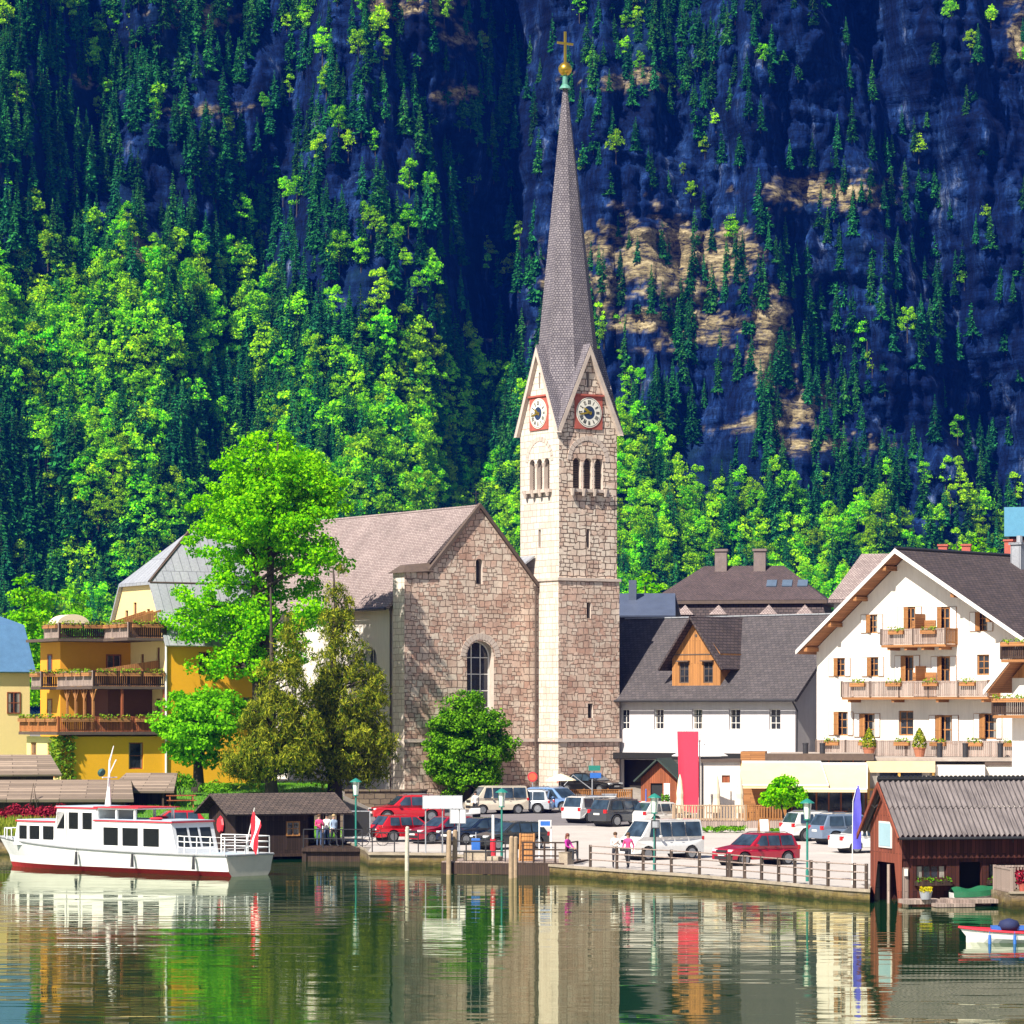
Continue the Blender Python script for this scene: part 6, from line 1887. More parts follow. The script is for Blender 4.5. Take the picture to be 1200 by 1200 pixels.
railing(t, [(.1, 3.2, .12), (.1, .3, .12)], 1.0, m_grey, m_grey, slat=.07, gap=.06, name='picket_fence'); railing(t, [(.1, 3.2, .12), (4, 3.2, .12)], 1.0, m_grey, m_grey, slat=.07, gap=.06, name='picket_fence')
m = MB(); m.box(.8, 3.2, .9, 1.9, .82, .88); m.box(.9, 1.0, 1, 1.8, .12, .82); m.box(3, 3.1, 1, 1.8, .12, .82); tt = m.obj('table', m_wframe); tt.location = (p.x + .45, 137.2, 0); tt.rotation_euler = (0, 0, R(6)); tag(tt, 'small white table on the stone landing', 'table')
for k, (dx, dy, lm) in enumerate(((.5, .35, m_barb), (.95, .3, m_hedge), (1.5, .45, m_hedge))):
    q = thing('potted_plant', ['potted reddish plant by the picket fence on the stone landing', 'potted green plant in a teal pot on the stone landing', 'potted bushy green plant at the frame edge on the stone landing'][k], 'potted plant', (p.x + .45 + dx, 137.2 + dy + .05, .2))
    m = MB(); m.lathe([(.12, 0), (.19, .3), (.2, .32), (.16, .32)], 14); m.obj('pot', [m_red, plain('teal pot', (.02, .2, .2), .4), m_red][k], q)
    v_, f_ = leaves_in([(-.26, .26, -.22, .22, .3, .85)], .07, 330); link('leaves', np_mesh('leaves', v_, f_, [lm]), q)

# ------------------------------------------------------------------ quay railings, posts, jetty
m_post = wood('quay post wood', (.085, .062, .05), .85, .3, .2)
m_pale = plain('weathered pale post', (.52, .48, .40), .85, .3, 3)
def quay_rail(label, pxs, off=.25, h=1.05, thin=False):
    t = thing('quay_railing', label, 'railing')
    pts = []
    for (px, d) in pxs:
        x = wx(px, d); pts.append(Vector((x, d + off, gz(x, d) + .05)))
    for p in pts:
        m = MB()
        if thin: m.tube([p, p + Vector((0, 0, h))], .035, 6)
        else: m.box(p.x - .07, p.x + .07, p.y - .07, p.y + .07, p.z - .9, p.z + h)
        m.obj('post', m_dark if thin else m_post, t)
    for z in ((.55, 1.0) if thin else (.35, .68, 1.0)):
        m = MB(); m.tube([p + Vector((0, -.08 if not thin else 0, z)) for p in pts], .03, 6); m.obj('rail', m_dark if thin else m_grey, t)
    return t
def sd(px):
    for (a, da), (b_, db) in zip(shore_px, shore_px[1:]):
        if a <= px <= b_: return da + (db - da) * (px - a) / (b_ - a)
quay_rail('long wooden post railing along the quay before the car park', [(px, sd(px)) for px in (692, 723, 754, 787, 820, 853)])
quay_rail('wooden post railing along the quay beside the blue feather flag', [(px, sd(px)) for px in (857, 873, 893, 913, 932, 951, 971, 1002, 1016)])
quay_rail('thin iron railing along the quay between hut landing and jetty', [(px, sd(px) + .3) for px in (436, 462, 490, 518)], thin=True)
def mpost(label, px, d, top, r=.12, mat=None, grp=None):
    p = at(px, 838, d); m = MB()
    m.tube([(p.x, p.y, -2.4), (p.x, p.y, (top + -.6) / 2), (p.x + .02, p.y, top)], [r, r * 1.02, r * .92], 10)
    m.tube([(p.x + .02, p.y, top), (p.x + .02, p.y, top + .06)], [r * .92, r * .5], 10)
    tag(m.obj('mooring_post', mat or m_post), label, 'mooring post', grp)
m_postw = plain('bleached mooring post', (.36, .26, .17), .9, .35, 3)
mpost('pale grey mooring post standing alone before the red cars', 477, 171.5, 1.65, .11, m_pale)
mpost('brown mooring post, left of the pair under the white billboard', 526, 167.5, 1.6, .13, m_postw)
mpost('brown mooring post, right of the pair under the white billboard', 533, 167.9, 1.6, .13, m_postw)
mpost('brown mooring post, left of the pair beside the orange crate', 599, 163.5, 1.45, .12, m_postw)
mpost('brown mooring post, right of the pair beside the orange crate', 604, 164.3, 1.4, .12, m_postw)
j0 = at(517, 838, 173)
t = thing('jetty', 'low timber jetty with dark fascia projecting from the quay', 'jetty', (wx(522, 169), 168.5, 0), R(-16))
m = MB(); m.box(0, 6.4, -.6, 3.4, .0, .12); m.obj('deck', m_grey, t)
m = MB(); m.box(0, 6.4, -.7, -.61, -.5, .06); m.box(3.6, 6.4, -.75, -.72, -1.1, .1); m.box(6.4, 6.46, -.7, 3.4, -1.1, .1); m.obj('fascia', m_darkw, t)
m = MB()
for k in range(5): m.box(4.1 + k * .55, 4.18 + k * .55, -.62, -.54, .12, 1.1)
for z in (.4, .7, 1.05): m.box(4.1, 6.38, -.63, -.53, z, z + .07)
m.box(6.3, 6.38, -.6, 1.6, 1.04, 1.1); m.box(6.3, 6.38, -.6, 1.6, .5, .56); m.box(6.3, 6.38, 1.5, 1.6, .12, 1.1); m.obj('balustrade', m_darkw, t)
m = MB()
for x in (.3, 2.2, 3.7, 6.2): m.tube([(x, -.5, -2.2), (x, -.5, 0)], .12, 8)
m.obj('pile', m_darkw, t)
m = MB()
for k in range(4): m.tube([(.2 + k * 1.0, -.4, .12), (.2 + k * 1.0, -.4, 1.1)], .035, 6)
for z in (.6, 1.1): m.tube([(.2, -.4, z), (3.2, -.4, z)], .03, 6)
m.obj('handrail', m_dark, t)
def onj(x, y, z=.12):
    v = Matrix.Rotation(R(-16), 3, 'Z') @ Vector((x, y, z)); return Vector((wx(522, 169) + v.x, 168.5 + v.y, z))
q = thing('gangway_crate', 'tall orange-brown wooden gangway standing upright on the jetty', 'gangway', onj(4.0, .6), R(-10))
m = MB(); m.box(-.36, .36, -.03, .03, 0, 1.35)
for k in range(6): m.box(-.36, .36, -.06, -.031, .08 + k * .23, .13 + k * .23)
m.box(-.38, -.31, -.09, .2, 0, 1.36); m.box(.31, .38, -.09, .2, 0, 1.36)
m.obj('boards', m_larch, q); q.rotation_euler = (R(-9), 0, R(-10))
q = thing('stone_bench', 'low pale concrete step block on the jetty', 'step', onj(1.5, .5), R(-16)); m = MB(); m.box(-.6, .6, -.4, .4, 0, .5); m.box(.61, 1.2, -.4, .4, 0, .22); m.obj('block', m_coping, q, bevel=.03)
q = thing('blue_bin', 'small blue litter bin on a post by the jetty', 'bin', onj(1.1, 1.6), 0); m = MB(); m.box(-.22, .22, -.16, .16, .35, 1.05); m.obj('body', m_blue, q, bevel=.03); m = MB(); m.tube([(0, .2, 0), (0, .2, 1.35)], .03, 6); m.obj('post', m_zinc, q)
q = thing('marker_post', 'white post with a red lower band standing at the jetty head', 'marker post', onj(1.7, 2.6), 0); m = MB(); m.tube([(0, 0, 0), (0, 0, 1.0)], .15, 10); m.obj('red_band', m_bred, q); m = MB(); m.tube([(0, 0, 1.0), (0, 0, 2.2)], .07, 8); m.obj('white_pole', m_rail, q)
# ------------------------------------------------------------------ cars
m_tyre = plain('tyre rubber', (.015, .015, .016), .9, .2, 5)
m_alloy = plain('alloy wheel', (.30, .31, .33), .4, .15, 5, metal=.6)
m_lamp = plain('headlamp', (.75, .78, .8), .12, .1, 6)
m_tail = plain('tail lamp', (.55, .015, .02), .2, .15, 6)
m_plate = plain('number plate', (.75, .75, .72), .5, .05, 6)
m_carglass = glass_mat('car glass', (.03, .05, .075), .05, .9)
m_trim = plain('black plastic trim', (.02, .02, .022), .6, .2, 6)
def paint(name, c):
    if name in _mc: return _mc[name]
    m, nt, b = new_mat(name)
    b.inputs['Base Color'].default_value = rgb(c); b.inputs['Roughness'].default_value = .35; b.inputs['Metallic'].default_value = .15
    b.inputs['Coat Weight'].default_value = .7; b.inputs['Coat Roughness'].default_value = .05
    n1 = noise(nt, coords(nt, 'Object'), 5, 3); nt.links.new(ramp(nt, n1, [(.3, [x * .9 for x in c]), (.7, c)]), b.inputs['Base Color'])
    _mc[name] = m
    return m
KIND = {  # length, width, height, belt, outline (along from the tail, up), window runs, windscreen, back window
    'suv': (4.5, 1.85, 1.66, .60, [(0, .2), (-.0, .50), (.03, .60), (.095, .95), (.15, .99), (.48, 1.0), (.57, .965), (.725, .625), (.95, .535), (.995, .44), (1, .2)], [(.10, .29), (.31, .47), (.485, .665)]),
    'hatch': (4.1, 1.75, 1.47, .60, [(0, .17), (0, .50), (.03, .60), (.13, .95), (.2, .99), (.46, 1.0), (.54, .97), (.72, .62), (.94, .51), (.995, .40), (1, .17)], [(.14, .28), (.30, .46), (.475, .665)]),
    'mpv': (4.35, 1.8, 1.64, .57, [(0, .17), (0, .46), (.02, .57), (.07, .95), (.13, .99), (.50, 1.0), (.60, .96), (.79, .58), (.96, .46), (.998, .36), (1, .17)], [(.08, .27), (.29, .48), (.495, .73)]),
    'sedan': (4.5, 1.8, 1.43, .60, [(0, .18), (0, .56), (.02, .66), (.16, .68), (.28, .96), (.34, 1.0), (.50, 1.0), (.56, .97), (.73, .63), (.95, .53), (.995, .42), (1, .18)], [(.26, .31), (.325, .47), (.485, .68)]),
    'van': (4.9, 2.0, 2.3, .56, [(0, .16), (0, .50), (.005, .56), (.03, .96), (.06, .99), (.70, 1.0), (.76, .97), (.895, .58), (.975, .48), (.998, .36), (1, .16)], [(.05, .27), (.285, .47), (.485, .63), (.65, .80)]),
}
_wheel = {}
def wheel_mesh(r):
    if r not in _wheel:
        M = Matrix.Rotation(R(90), 4, 'X')
        a = MB(); a.lathe([(r * .6, -.1), (r * .92, -.105), (r, -.07), (r, .07), (r * .92, .105), (r * .6, .1)], 22, 0, M)
        b_ = MB(); b_.lathe([(r * .1, -.118), (r * .16, -.112), (r * .2, -.09)], 12, 0, M)
        for k in range(5):
            Mk = M @ Matrix.Rotation(R(72 * k), 4, 'Z'); b_.prism([(r * .08, -r * .09), (r * .64, -r * .12), (r * .64, r * .12), (r * .08, r * .09)], 'z', -.108, .1, 0, Mk)
        b_.lathe([(r * .6, -.107), (r * .68, -.107), (r * .68, .107), (r * .6, .107)], 22, 0, M)
        _wheel[r] = (a.mesh('wheel', m_tyre, True), b_.mesh('rim', m_alloy))
    return _wheel[r]
def car(name, label, px, py, head, kind, pm, cat='car', group=None, bin_=None, rack=False, low=None, sc=1.0):
    p = ground(px, py) if not isinstance(px, Vector) else px
    L, W, H, belt, out, runs = KIND[kind]
    t = thing(name, label, cat, p, R(head), group)
    if sc != 1: t.scale = (sc,) * 3
    X_ = lambda u: (u - .5) * L
    zb = belt * H
    def hw(u, z):
        e = 1 - .13 * abs(2 * u - 1) ** 5
        k = 0 if z <= zb else (z - zb) / (H - zb)
        lo = 1 - .04 * max(0, (zb * .6 - z) / (zb * .6))
        return W / 2 * e * lo * (1 - .19 * k)
    pts = []
    for (a, b_) in zip(out, out[1:]):
        n = 2 if abs(b_[0] - a[0]) > .15 else 1
        for i in range(n): pts.append((a[0] + (b_[0] - a[0]) * i / n, (a[1] + (b_[1] - a[1]) * i / n) * H))
    pts.append((out[-1][0], out[-1][1] * H))
    for wu in (.81, .19):                       # wheel arches cut into the lower edge
        r = H * (.235 if kind != 'van' else .18); zc = r * .86
        for k in range(7):
            a = math.pi * k / 6
            zz = zc + math.sin(a) * r * 1.16
            pts.append((wu + math.cos(a) * r * 1.16 / L, max(zz, out[0][1] * H)))
    m = MB(); n = len(pts)
    tri = tessellate_polygon([[Vector((X_(u), z, 0)) for u, z in pts]])
    for sg in (1, -1):
        b0_ = len(m.v)
        m.add([(X_(u), sg * hw(u, z), z) for u, z in pts], [])
        for q in tri: m.f.append([b0_ + i for i in q]); m.m.append(0)
    for i in range(n):
        j = (i + 1) % n
        m.f.append([i, j, n + j, n + i]); m.m.append(1 if pts[i][1] < .26 * H and pts[j][1] < .26 * H else 0)
    body = m.obj('body', [pm, m_trim], t, bevel=.045, fixn=True)
    zt = H * .945
    prof = lambda z: None
    def edge_u(z, rear):
        seq = [(u, v * H) for u, v in out]
        for (a, b_) in (zip(seq, seq[1:]) if rear else zip(seq[::-1], seq[::-1][1:])):
            if min(a[1], b_[1]) <= z <= max(a[1], b_[1]) and a[1] != b_[1] and max(a[1], b_[1]) > zb - .01: return a[0] + (b_[0] - a[0]) * (z - a[1]) / (b_[1] - a[1])
        return .1 if rear else .9
    for (ua, ub) in runs:
        for sg in (1, -1):
            g = MB(); z0, z1 = zb + .035, zt - .03
            def cl(u, z): return min(max(u, edge_u(z, True) + .028), edge_u(z, False) - .03)
            q = [(cl(ua, z0), z0), (cl(ub, z0), z0), (cl(ub, z1), z1), (cl(ua, z1), z1)]
            if abs(q[2][0] - q[3][0]) < .004: q = q[:3]
            v_ = [(X_(u), sg * (hw(u, z) + .012), z) for u, z in q]
            g.poly(v_ if sg < 0 else v_[::-1]); g.obj('side_window', m_carglass, t)
    for rear, nm in ((True, 'rear_window'), (False, 'windscreen')):
        z0, z1 = (zb + (.06 if rear else .05)), zt + .01
        if kind == 'sedan' and rear: z0 = H * .7
        u0, u1 = edge_u(z0, rear), edge_u(z1, rear)
        e = -.014 if rear else .014
        g = MB(); y0, y1 = hw(u0, z0) * .88, hw(u1, z1) * .88
        v_ = [(X_(u0) + e, -y0, z0 + .012), (X_(u0) + e, y0, z0 + .012), (X_(u1) + e, y1, z1 + .012), (X_(u1) + e, -y1, z1 + .012)]
        g.poly(v_ if not rear else v_[::-1]); g.obj(nm, m_carglass, t)
    r = H * (.215 if kind != 'van' else .165)
    wm, rm = wheel_mesh(round(r, 3))
    for wu in (.19, .81):
        for sg in (1, -1):
            w_ = link('wheel', wm, t, (X_(wu), sg * (W / 2 * .985 - .11), r)); link('rim', rm, w_)
    a = MB()
    for wu in (.19, .81): a.lathe([(r * 1.12, -W * .42), (r * 1.12, W * .42)], 18, 0, Matrix.Translation((X_(wu), 0, r * .95)) @ Matrix.Rotation(R(90), 4, 'X'))
    a.obj('wheel_arch', m_trim, t)
    for sg in (1, -1):
        yh_ = hw(.97, .45 * H) * .78
        l = MB(); zh = .50 * H if kind != 'van' else .44 * H
        l.box(X_(.92), X_(.99), sg * yh_ - .17, sg * yh_ + .13, zh - .085, zh + .03); l.obj('headlight', m_lamp, t, bevel=.03)
        yr = hw(.02, .6 * H) - .11
        l = MB(); l.box(X_(0) - .012, X_(.035), sg * yr - .10, sg * yr + .115, zb - .19, zb + .03); l.obj('tail_light', m_tail, t, bevel=.02)
        l = MB(); xm = X_(.66); l.box(xm - .1, xm + .03, sg * (W / 2 + .01), sg * (W / 2 + .17) , zb + .0, zb + .13) if sg > 0 else l.box(xm - .1, xm + .03, -(W / 2 + .17), -(W / 2 + .01), zb, zb + .13); l.obj('mirror', pm, t, bevel=.02)
        l = MB()
        for uu in (.33, .5): l.box(X_(uu), X_(uu) + .16, sg * (hw(uu, zb - .1) + .012) - .012, sg * (hw(uu, zb - .1) + .012) + .012, zb - .11, zb - .075)
        l.obj('handle', pm if kind != 'suv' else m_trim, t)
    l = MB(); l.box(X_(1) - .03, X_(1) + .012, -.26, .26, .36 * H - .055, .36 * H + .055); l.box(X_(0) - .014, X_(0) + .02, -.26, .26, .46 * H - .055, .46 * H + .055); l.obj('number_plate', m_plate, t)
    l = MB(); l.box(X_(1) - .06, X_(1) + .008, -.55, .55, .22 * H, .31 * H); l.box(X_(1) - .06, X_(1) + .006, -.42, .42, .43 * H, .5 * H); l.obj('grille', m_trim, t)
    if rack or kind in ('suv', 'mpv'):
        for sg in (1, -1):
            l = MB(); l.tube([(X_(.16), sg * W * .36, H + .0), (X_(.2), sg * W * .36, H + .05), (X_(.48), sg * W * .36, H + .05), (X_(.52), sg * W * .36, H + .0)], .022, 6); l.obj('roof_rail', m_alloy, t)
    return t
red1, red2, white_, dgrey, blue_l, navy, black_, grey_b, cream_ = paint('bright red paint', (.55, .01, .02)), paint('crimson paint', (.40, .008, .03)), paint('white car paint', (.78, .78, .77)), paint('dark grey paint', (.05, .055, .065)), paint('light blue paint', (.18, .32, .60)), paint('navy paint', (.01, .02, .05)), paint('black car paint', (.008, .008, .009)), paint('steel blue paint', (.16, .22, .32)), paint('cream van paint', (.70, .62, .50))
G_ = 'cars parked on the lakeside square'
car('parked_car', 'crimson crossover standing alone near the quay railing', 886, 1014, 214, 'suv', red2, group=G_, sc=.95)
car('parked_van', 'white minibus with dark side windows parked by the quay', 774, 1007, 213, 'van', white_, 'van', G_, sc=.88)
car('parked_car', 'red estate car highest in the square, before the stone wall', 476, 963, 196, 'suv', red1, group=G_)
car('parked_car', 'bright red hatchback seen from behind, left of the white billboard', 478, 986, 28, 'hatch', red1, group=G_)
car('parked_car', 'red car directly under the white billboard', 520, 988, 214, 'hatch', red2, group=G_)
car('parked_car', 'dark blue and black car right of the billboard, nose to the lake', 560, 989, 216, 'sedan', navy, group=G_)
car('parked_car', 'dark olive hatchback nearest the green lamp on the jetty side', 597, 995, 214, 'hatch', paint('dark olive paint', (.03, .035, .035)), group=G_)
car('parked_van', 'cream van half hidden behind the round tree', 582, 954, 200, 'van', cream_, 'van', G_, sc=.8)
car('parked_car', 'small pale silver car with its dark tail towards the blue car', 612, 953, 165, 'mpv', paint('silver paint', (.45, .48, .52)), group=G_, sc=.92)
car('parked_car', 'light blue people carrier facing the lake before the tower', 651, 952, 318, 'mpv', blue_l, group=G_)
car('parked_car', 'black low saloon behind the light blue people carrier', 692, 941, 322, 'sedan', black_, group=G_)
car('parked_car', 'white people carrier with red tail lamps beside the dark estate', 697, 964, 46, 'mpv', white_, group=G_)
car('parked_car', 'dark grey off-roader between the two white cars', 732, 968, 40, 'suv', dgrey, group=G_)
car('parked_car', 'white hatchback by the terrace rail and closed parasol', 778, 968, 36, 'hatch', white_, group=G_)
car('parked_car', 'white crossover beyond the lamp near the boathouse', 962, 985, 24, 'suv', white_, group=G_, sc=.97)
car('parked_car', 'steel blue off-roader with roof rails beside the blue feather flag', 997, 989, 24, 'suv', grey_b, group=G_, sc=1.0)
car('parked_car', 'white car mostly hidden by the boathouse gable', 1024, 999, 20, 'sedan', white_, group=G_)
p = base_at(200, 192.6)[0]
car('parked_car', 'red car with dark windows half hidden behind the boat', p, 0, 190, 'hatch', red1, group=G_)

# ------------------------------------------------------------------ lamps, signs, flags
m_teal = plain('green lamp paint', (.02, .20, .16), .45, .15, 4)
m_lglass = plain('milky lantern glass', (.75, .78, .70), .25, .06, 4)
def lamp(label, px, py, top):
    p = ground(px, py) if py < 1016 else at(px, 838, top[1])
    p.z = gz(p.x, p.y)
    h = ZC - (top[0] - YH) * p.y / F - p.z
    t = thing('street_lamp', label, 'street lamp', p, 0, 'green lamps around the square')
    m = MB(); m.tube([(0, 0, 0), (0, 0, .5)], .075, 10); m.tube([(0, 0, .5), (0, 0, h - .85)], .05, 10); m.obj('pole', m_teal, t)
    m = MB(); m.lathe([(.13, h - .85), (.19, h - .16)], 8); m.obj('lantern', m_lglass, t)
    m = MB(); m.lathe([(.33, h - .16), (.30, h - .12), (.12, h), (.02, h + .05)], 12); m.lathe([(.15, h - .9), (.15, h - .84)], 8); m.obj('cap', m_teal, t)
    for k in range(4):
        m = MB(); a = math.pi / 2 * k + .4; m.tube([(.13 * math.cos(a), .13 * math.sin(a), h - .85), (.2 * math.cos(a), .2 * math.sin(a), h - .16)], .012, 4); m.obj('lantern_bar', m_teal, t)
    return t
lamp('green street lamp by the dark notice board and bicycle', 417, 992, (913, 0))
lamp('green street lamp behind the jetty, left of the orange crate', 588, 1008, (925, 0))
lamp('green street lamp on the quay beside the white minibus', 767, 1020, (931, 160.5))
lamp('green street lamp on the quay right of the crimson crossover', 946, 1030, (937, 149.5))
def board(name, label, cat, x0, x1, y0, y1, foot, d, mat, frame, posts=(0.02, .98), ft=.05, backm=None):
    pa = at(x0, y0, d); pb = at(x1, y1, d); gzz = gz(pa.x, d)
    W = pb.x - pa.x
    t = thing(name, label, cat, (pa.x, d, gzz))
    z1 = pa.z - gzz; z0 = pb.z - gzz
    m = MB(); m.box(ft, W - ft, -.03, .03, z0 + ft, z1 - ft); m.obj('panel', mat, t)
    m = MB(); m.box(0, W, -.04, .04, z0, z0 + ft); m.box(0, W, -.04, .04, z1 - ft, z1); m.box(0, ft, -.04, .04, z0 + ft, z1 - ft); m.box(W - ft, W, -.04, .04, z0 + ft, z1 - ft); m.obj('frame', frame, t)
    for q in posts:
        m = MB(); m.tube([(W * q, .075, 0), (W * q, .075, z1)], .035, 8); m.obj('post', frame, t)
    return t
board('billboard', 'blank white billboard on posts above the red cars', 'billboard', 495, 542, 932, 948, 0, 176, m_flagw, m_zinc, (.08, .5, .92))
board('paper_sign', 'small tilted white sign under the billboard corner', 'sign', 527, 546, 948, 965, 0, 177.5, m_flagw, m_zinc, (.5,))
board('blue_sign', 'blue-topped sign in a tall pale frame behind the jetty', 'sign', 632, 646, 961, 969, 0, 172, m_blue, m_flagw, (.0, 1.0))
board('notice_board', 'large dark notice board with pale rim by the hut landing', 'notice board', 402, 434, 950, 981, 0, 186.5, m_black, m_zinc, (.03, .97))
board('pole_sign', 'small grey plate high on the lamp by the minibus', 'sign', 763, 773, 961, 971, 0, 160.2, m_zinc, m_dark, (.5,))
p = ground(895, 982)
t = thing('a_board', 'orange-framed folding menu board on the pavement by the terrace', 'sign', p, R(15))
for sg in (-1, 1):
    m = MB(); M = Matrix.Rotation(R(12) * sg, 4, 'X') @ Matrix.Translation((0, 0, 0)); M = Matrix.Translation((0, sg * -.22, 0)) @ Matrix.Rotation(-sg * R(12), 4, 'X')
    m.box(-.32, -.26, -.02, .02, 0, 1.15, 0, M); m.box(.26, .32, -.02, .02, 0, 1.15, 0, M); m.box(-.26, .26, -.02, .02, 1.08, 1.15, 0, M); m.box(-.26, .26, -.018, .018, .3, 1.079, 1, M)
    m.obj('leaf', [m_larch, m_flagw], t)
# blue feather flag
m_ultra = plain('ultramarine cloth', (.11, .10, .62), .7, .1, 2)
p = at(999, 838, 146.5); p.z = gz(p.x, p.y)
t = thing('feather_flag', 'tall blue feather flag standing on the quay by the boathouse', 'flag', p)
m = MB(); m.tube([(0, 0, 0), (0, 0, 2.2), (.02, 0, 3.6), (.16, 0, 4.15), (.3, 0, 4.3)], [.025, .022, .018, .014, .01], 6); m.obj('pole', m_rail, t)
m = MB()
for i in range(14):
    z0 = 1.55 + i * .195; z1 = z0 + .195
    def w_(z): return .36 * min(1, (4.32 - z) / .9) ** .6 if z < 4.3 else .01
    def xo(z): return .02 + (max(0, z - 3.6) * .28 if z > 3.6 else 0)
    for s_ in range(4):
        f0, f1 = s_ / 4, (s_ + 1) / 4
        Pq = lambda z, f: (xo(z) + w_(z) * f, .05 * math.sin(f * 3 + z * 2), z)
        m.poly([Pq(z0, f0), Pq(z0, f1), Pq(z1, f1), Pq(z1, f0)])
m.obj('cloth', m_ultra, t, smooth=True)
# red banner
m_banner = plain('red banner cloth', (.62, .03, .07), .75, .12, .8)
p = base_at(806, 206)[0]
t = thing('red_banner', 'tall red and pale vertical banner between poles before the dormer house', 'banner', p, R(-8))
m = MB(); m.tube([(-.1, 0, 0), (-.1, 0, 5.8)], .045, 8); m.tube([(.72, .05, 0), (.72, .05, 5.6)], .045, 8); m.obj('pole', m_rail, t)
m = MB()
for i in range(18):
    for j in range(8):
        Pq = lambda a, b_: (-.62 + 1.3 * a + (.16 * (1 - b_) if a < .35 else 0), .14 * math.sin(a * 3.6 + 1.2 * b_) - .3, .35 + 5.3 * b_)
        m.poly([Pq(j / 8, i / 18), Pq((j + 1) / 8, i / 18), Pq((j + 1) / 8, (i + 1) / 18), Pq(j / 8, (i + 1) / 18)], 0)
m.obj('cloth', m_banner, t, smooth=True)
# direction signs on a post, barrier, round sign
p = base_at(694, 231)[0]
t = thing('signpost', 'slim post with a green and a blue direction sign at the tower foot', 'signpost', p)
m = MB(); m.tube([(0, 0, 0), (0, 0, 3.1)], .04, 8); m.tube([(0, 0, .9), (-1.3, 0, 1.9), (-1.9, 0, 1.2)], .04, 6); m.obj('post', m_zinc, t)
m = MB(); m.box(-.25, .55, -.06, -.02, 2.2, 2.55); m.obj('green_sign', m_teal, t)
m = MB(); m.box(-.15, .6, -.09, -.05, 1.7, 2.05); m.obj('blue_sign', m_blue, t)
p = base_at(657, 229.5)[0]
t = thing('parasol', 'small open cream parasol at the tower corner', 'parasol', p)
m = MB(); m.tube([(0, 0, 0), (0, 0, 2.1)], .03, 6); m.obj('pole', m_zinc, t)
m = MB(); m.lathe([(1.05, 1.75), (1.0, 1.82), (.4, 2.1), (.03, 2.22)], 10); m.obj('canopy', plain('cream cloth', (.78, .66, .48), .8, .06), t)
p = base_at(624, 227.5)[0]
t = thing('round_sign', 'round red sign above the silver and blue cars', 'sign', p)
m = MB(); m.tube([(0, 0, 0), (0, 0, 2.3)], .035, 6); m.obj('post', m_zinc, t)
m = MB(); M = Matrix.Translation((0, -.06, 2.15)) @ Matrix.Rotation(R(90), 4, 'X'); m.lathe([(.33, -.01), (.33, .01)], 20, 0, M); m.lathe([(.25, .011), (.25, .013)], 20, 1, M); m.obj('disc', [m_bred, plain('orange-red disc', (.65, .12, .05), .6)], t)
p = base_at(738, 217)[0]
t = thing('barrier', 'red and white barrier arm across the car park entrance', 'barrier', p, R(-4))
m = MB(); m.box(-.18, .18, -.18, .18, 0, 1.05); m.obj('housing', m_blue, t)
m = MB()
for k in range(8): m.box(.2 + k * .27, .2 + (k + 1) * .27, -.04, .04, .85, .97, k % 2)
m.obj('arm', [m_flagw, m_bred], t)
t2 = thing('barrier_post', 'blue marker post beside the barrier arm', 'post', base_at(757, 217)[0]); m = MB(); m.tube([(0, 0, 0), (0, 0, 1.7)], .045, 8); m.tube([(0, 0, 1.7), (0, 0, 1.76)], [.05, .01], 8); m.obj('shaft', m_blue, t2)
p = base_at(714, 219)[0]
t = thing('utility_box', 'pale grey utility cabinet behind the white people carrier', 'cabinet', p); m = MB(); m.box(-.45, .45, -.25, .25, 0, 1.3); m.box(-.48, .48, -.28, .28, 1.3, 1.36); m.obj('body', m_zinc, t); m = MB(); m.box(-.4, -.01, -.265, -.251, .1, 1.2); m.box(.01, .4, -.265, -.251, .1, 1.2); m.obj('door', m_wframe, t)
# larch fence at the tower foot
p = base_at(656, 230.5)[0]
t = thing('larch_fence', 'low larch slat fence at the foot of the tower', 'fence', p, R(14))
m = MB()
for k in range(34): m.box(k * .15, k * .15 + .1, -.02, .02, .05, .95)
m.box(0, 5.1, .021, .07, .2, .3); m.box(0, 5.1, .021, .07, .72, .82); m.box(0, 5.1, -.05, .08, .95, 1.0); m.obj('boards', m_larch, t)
for k in range(4):
    m = MB(); m.box(k * 1.68, k * 1.68 + .1, .075, .17, 0, 1.05); m.obj('post', m_larch, t)
# kiosk
p = base_at(772, 220)[0]
t = thing('kiosk', 'small red-brown timber kiosk with green-black gable roof by the red banner', 'kiosk', p, R(-18))
m = MB(); m.wall([(-1.2, 0), (1.2, 0), (1.2, 2.3), (0, 3.4), (-1.2, 2.3)], [rect_pts(-.55, .1, .8, 1.9)], (0, 0, 0), EX, EY, .1); m.box(-1.2, 1.2, .3, 2.6, 0, 2.3)
m.obj('wall', m_redw, t)
m = MB(); slab(m, [(0, -.45, 3.62), (0, 3, 3.62), (-1.6, 3, 2.15), (-1.6, -.45, 2.15)], .1); slab(m, [(0, -.45, 3.62), (1.6, -.45, 2.15), (1.6, 3, 2.15), (0, 3, 3.62)], .1); m.obj('roof', plain('mossy black roofing', (.03, .05, .04), .8, .3), t, fixn=True)
m = MB(); m.box(.35, .75, -.05, -.01, .7, 2.0); m.obj('menu_board', m_flagw, t); m = MB(); m.box(-.55, .25, .12, .2, .1, 2.0); m.obj('door', m_black, t)

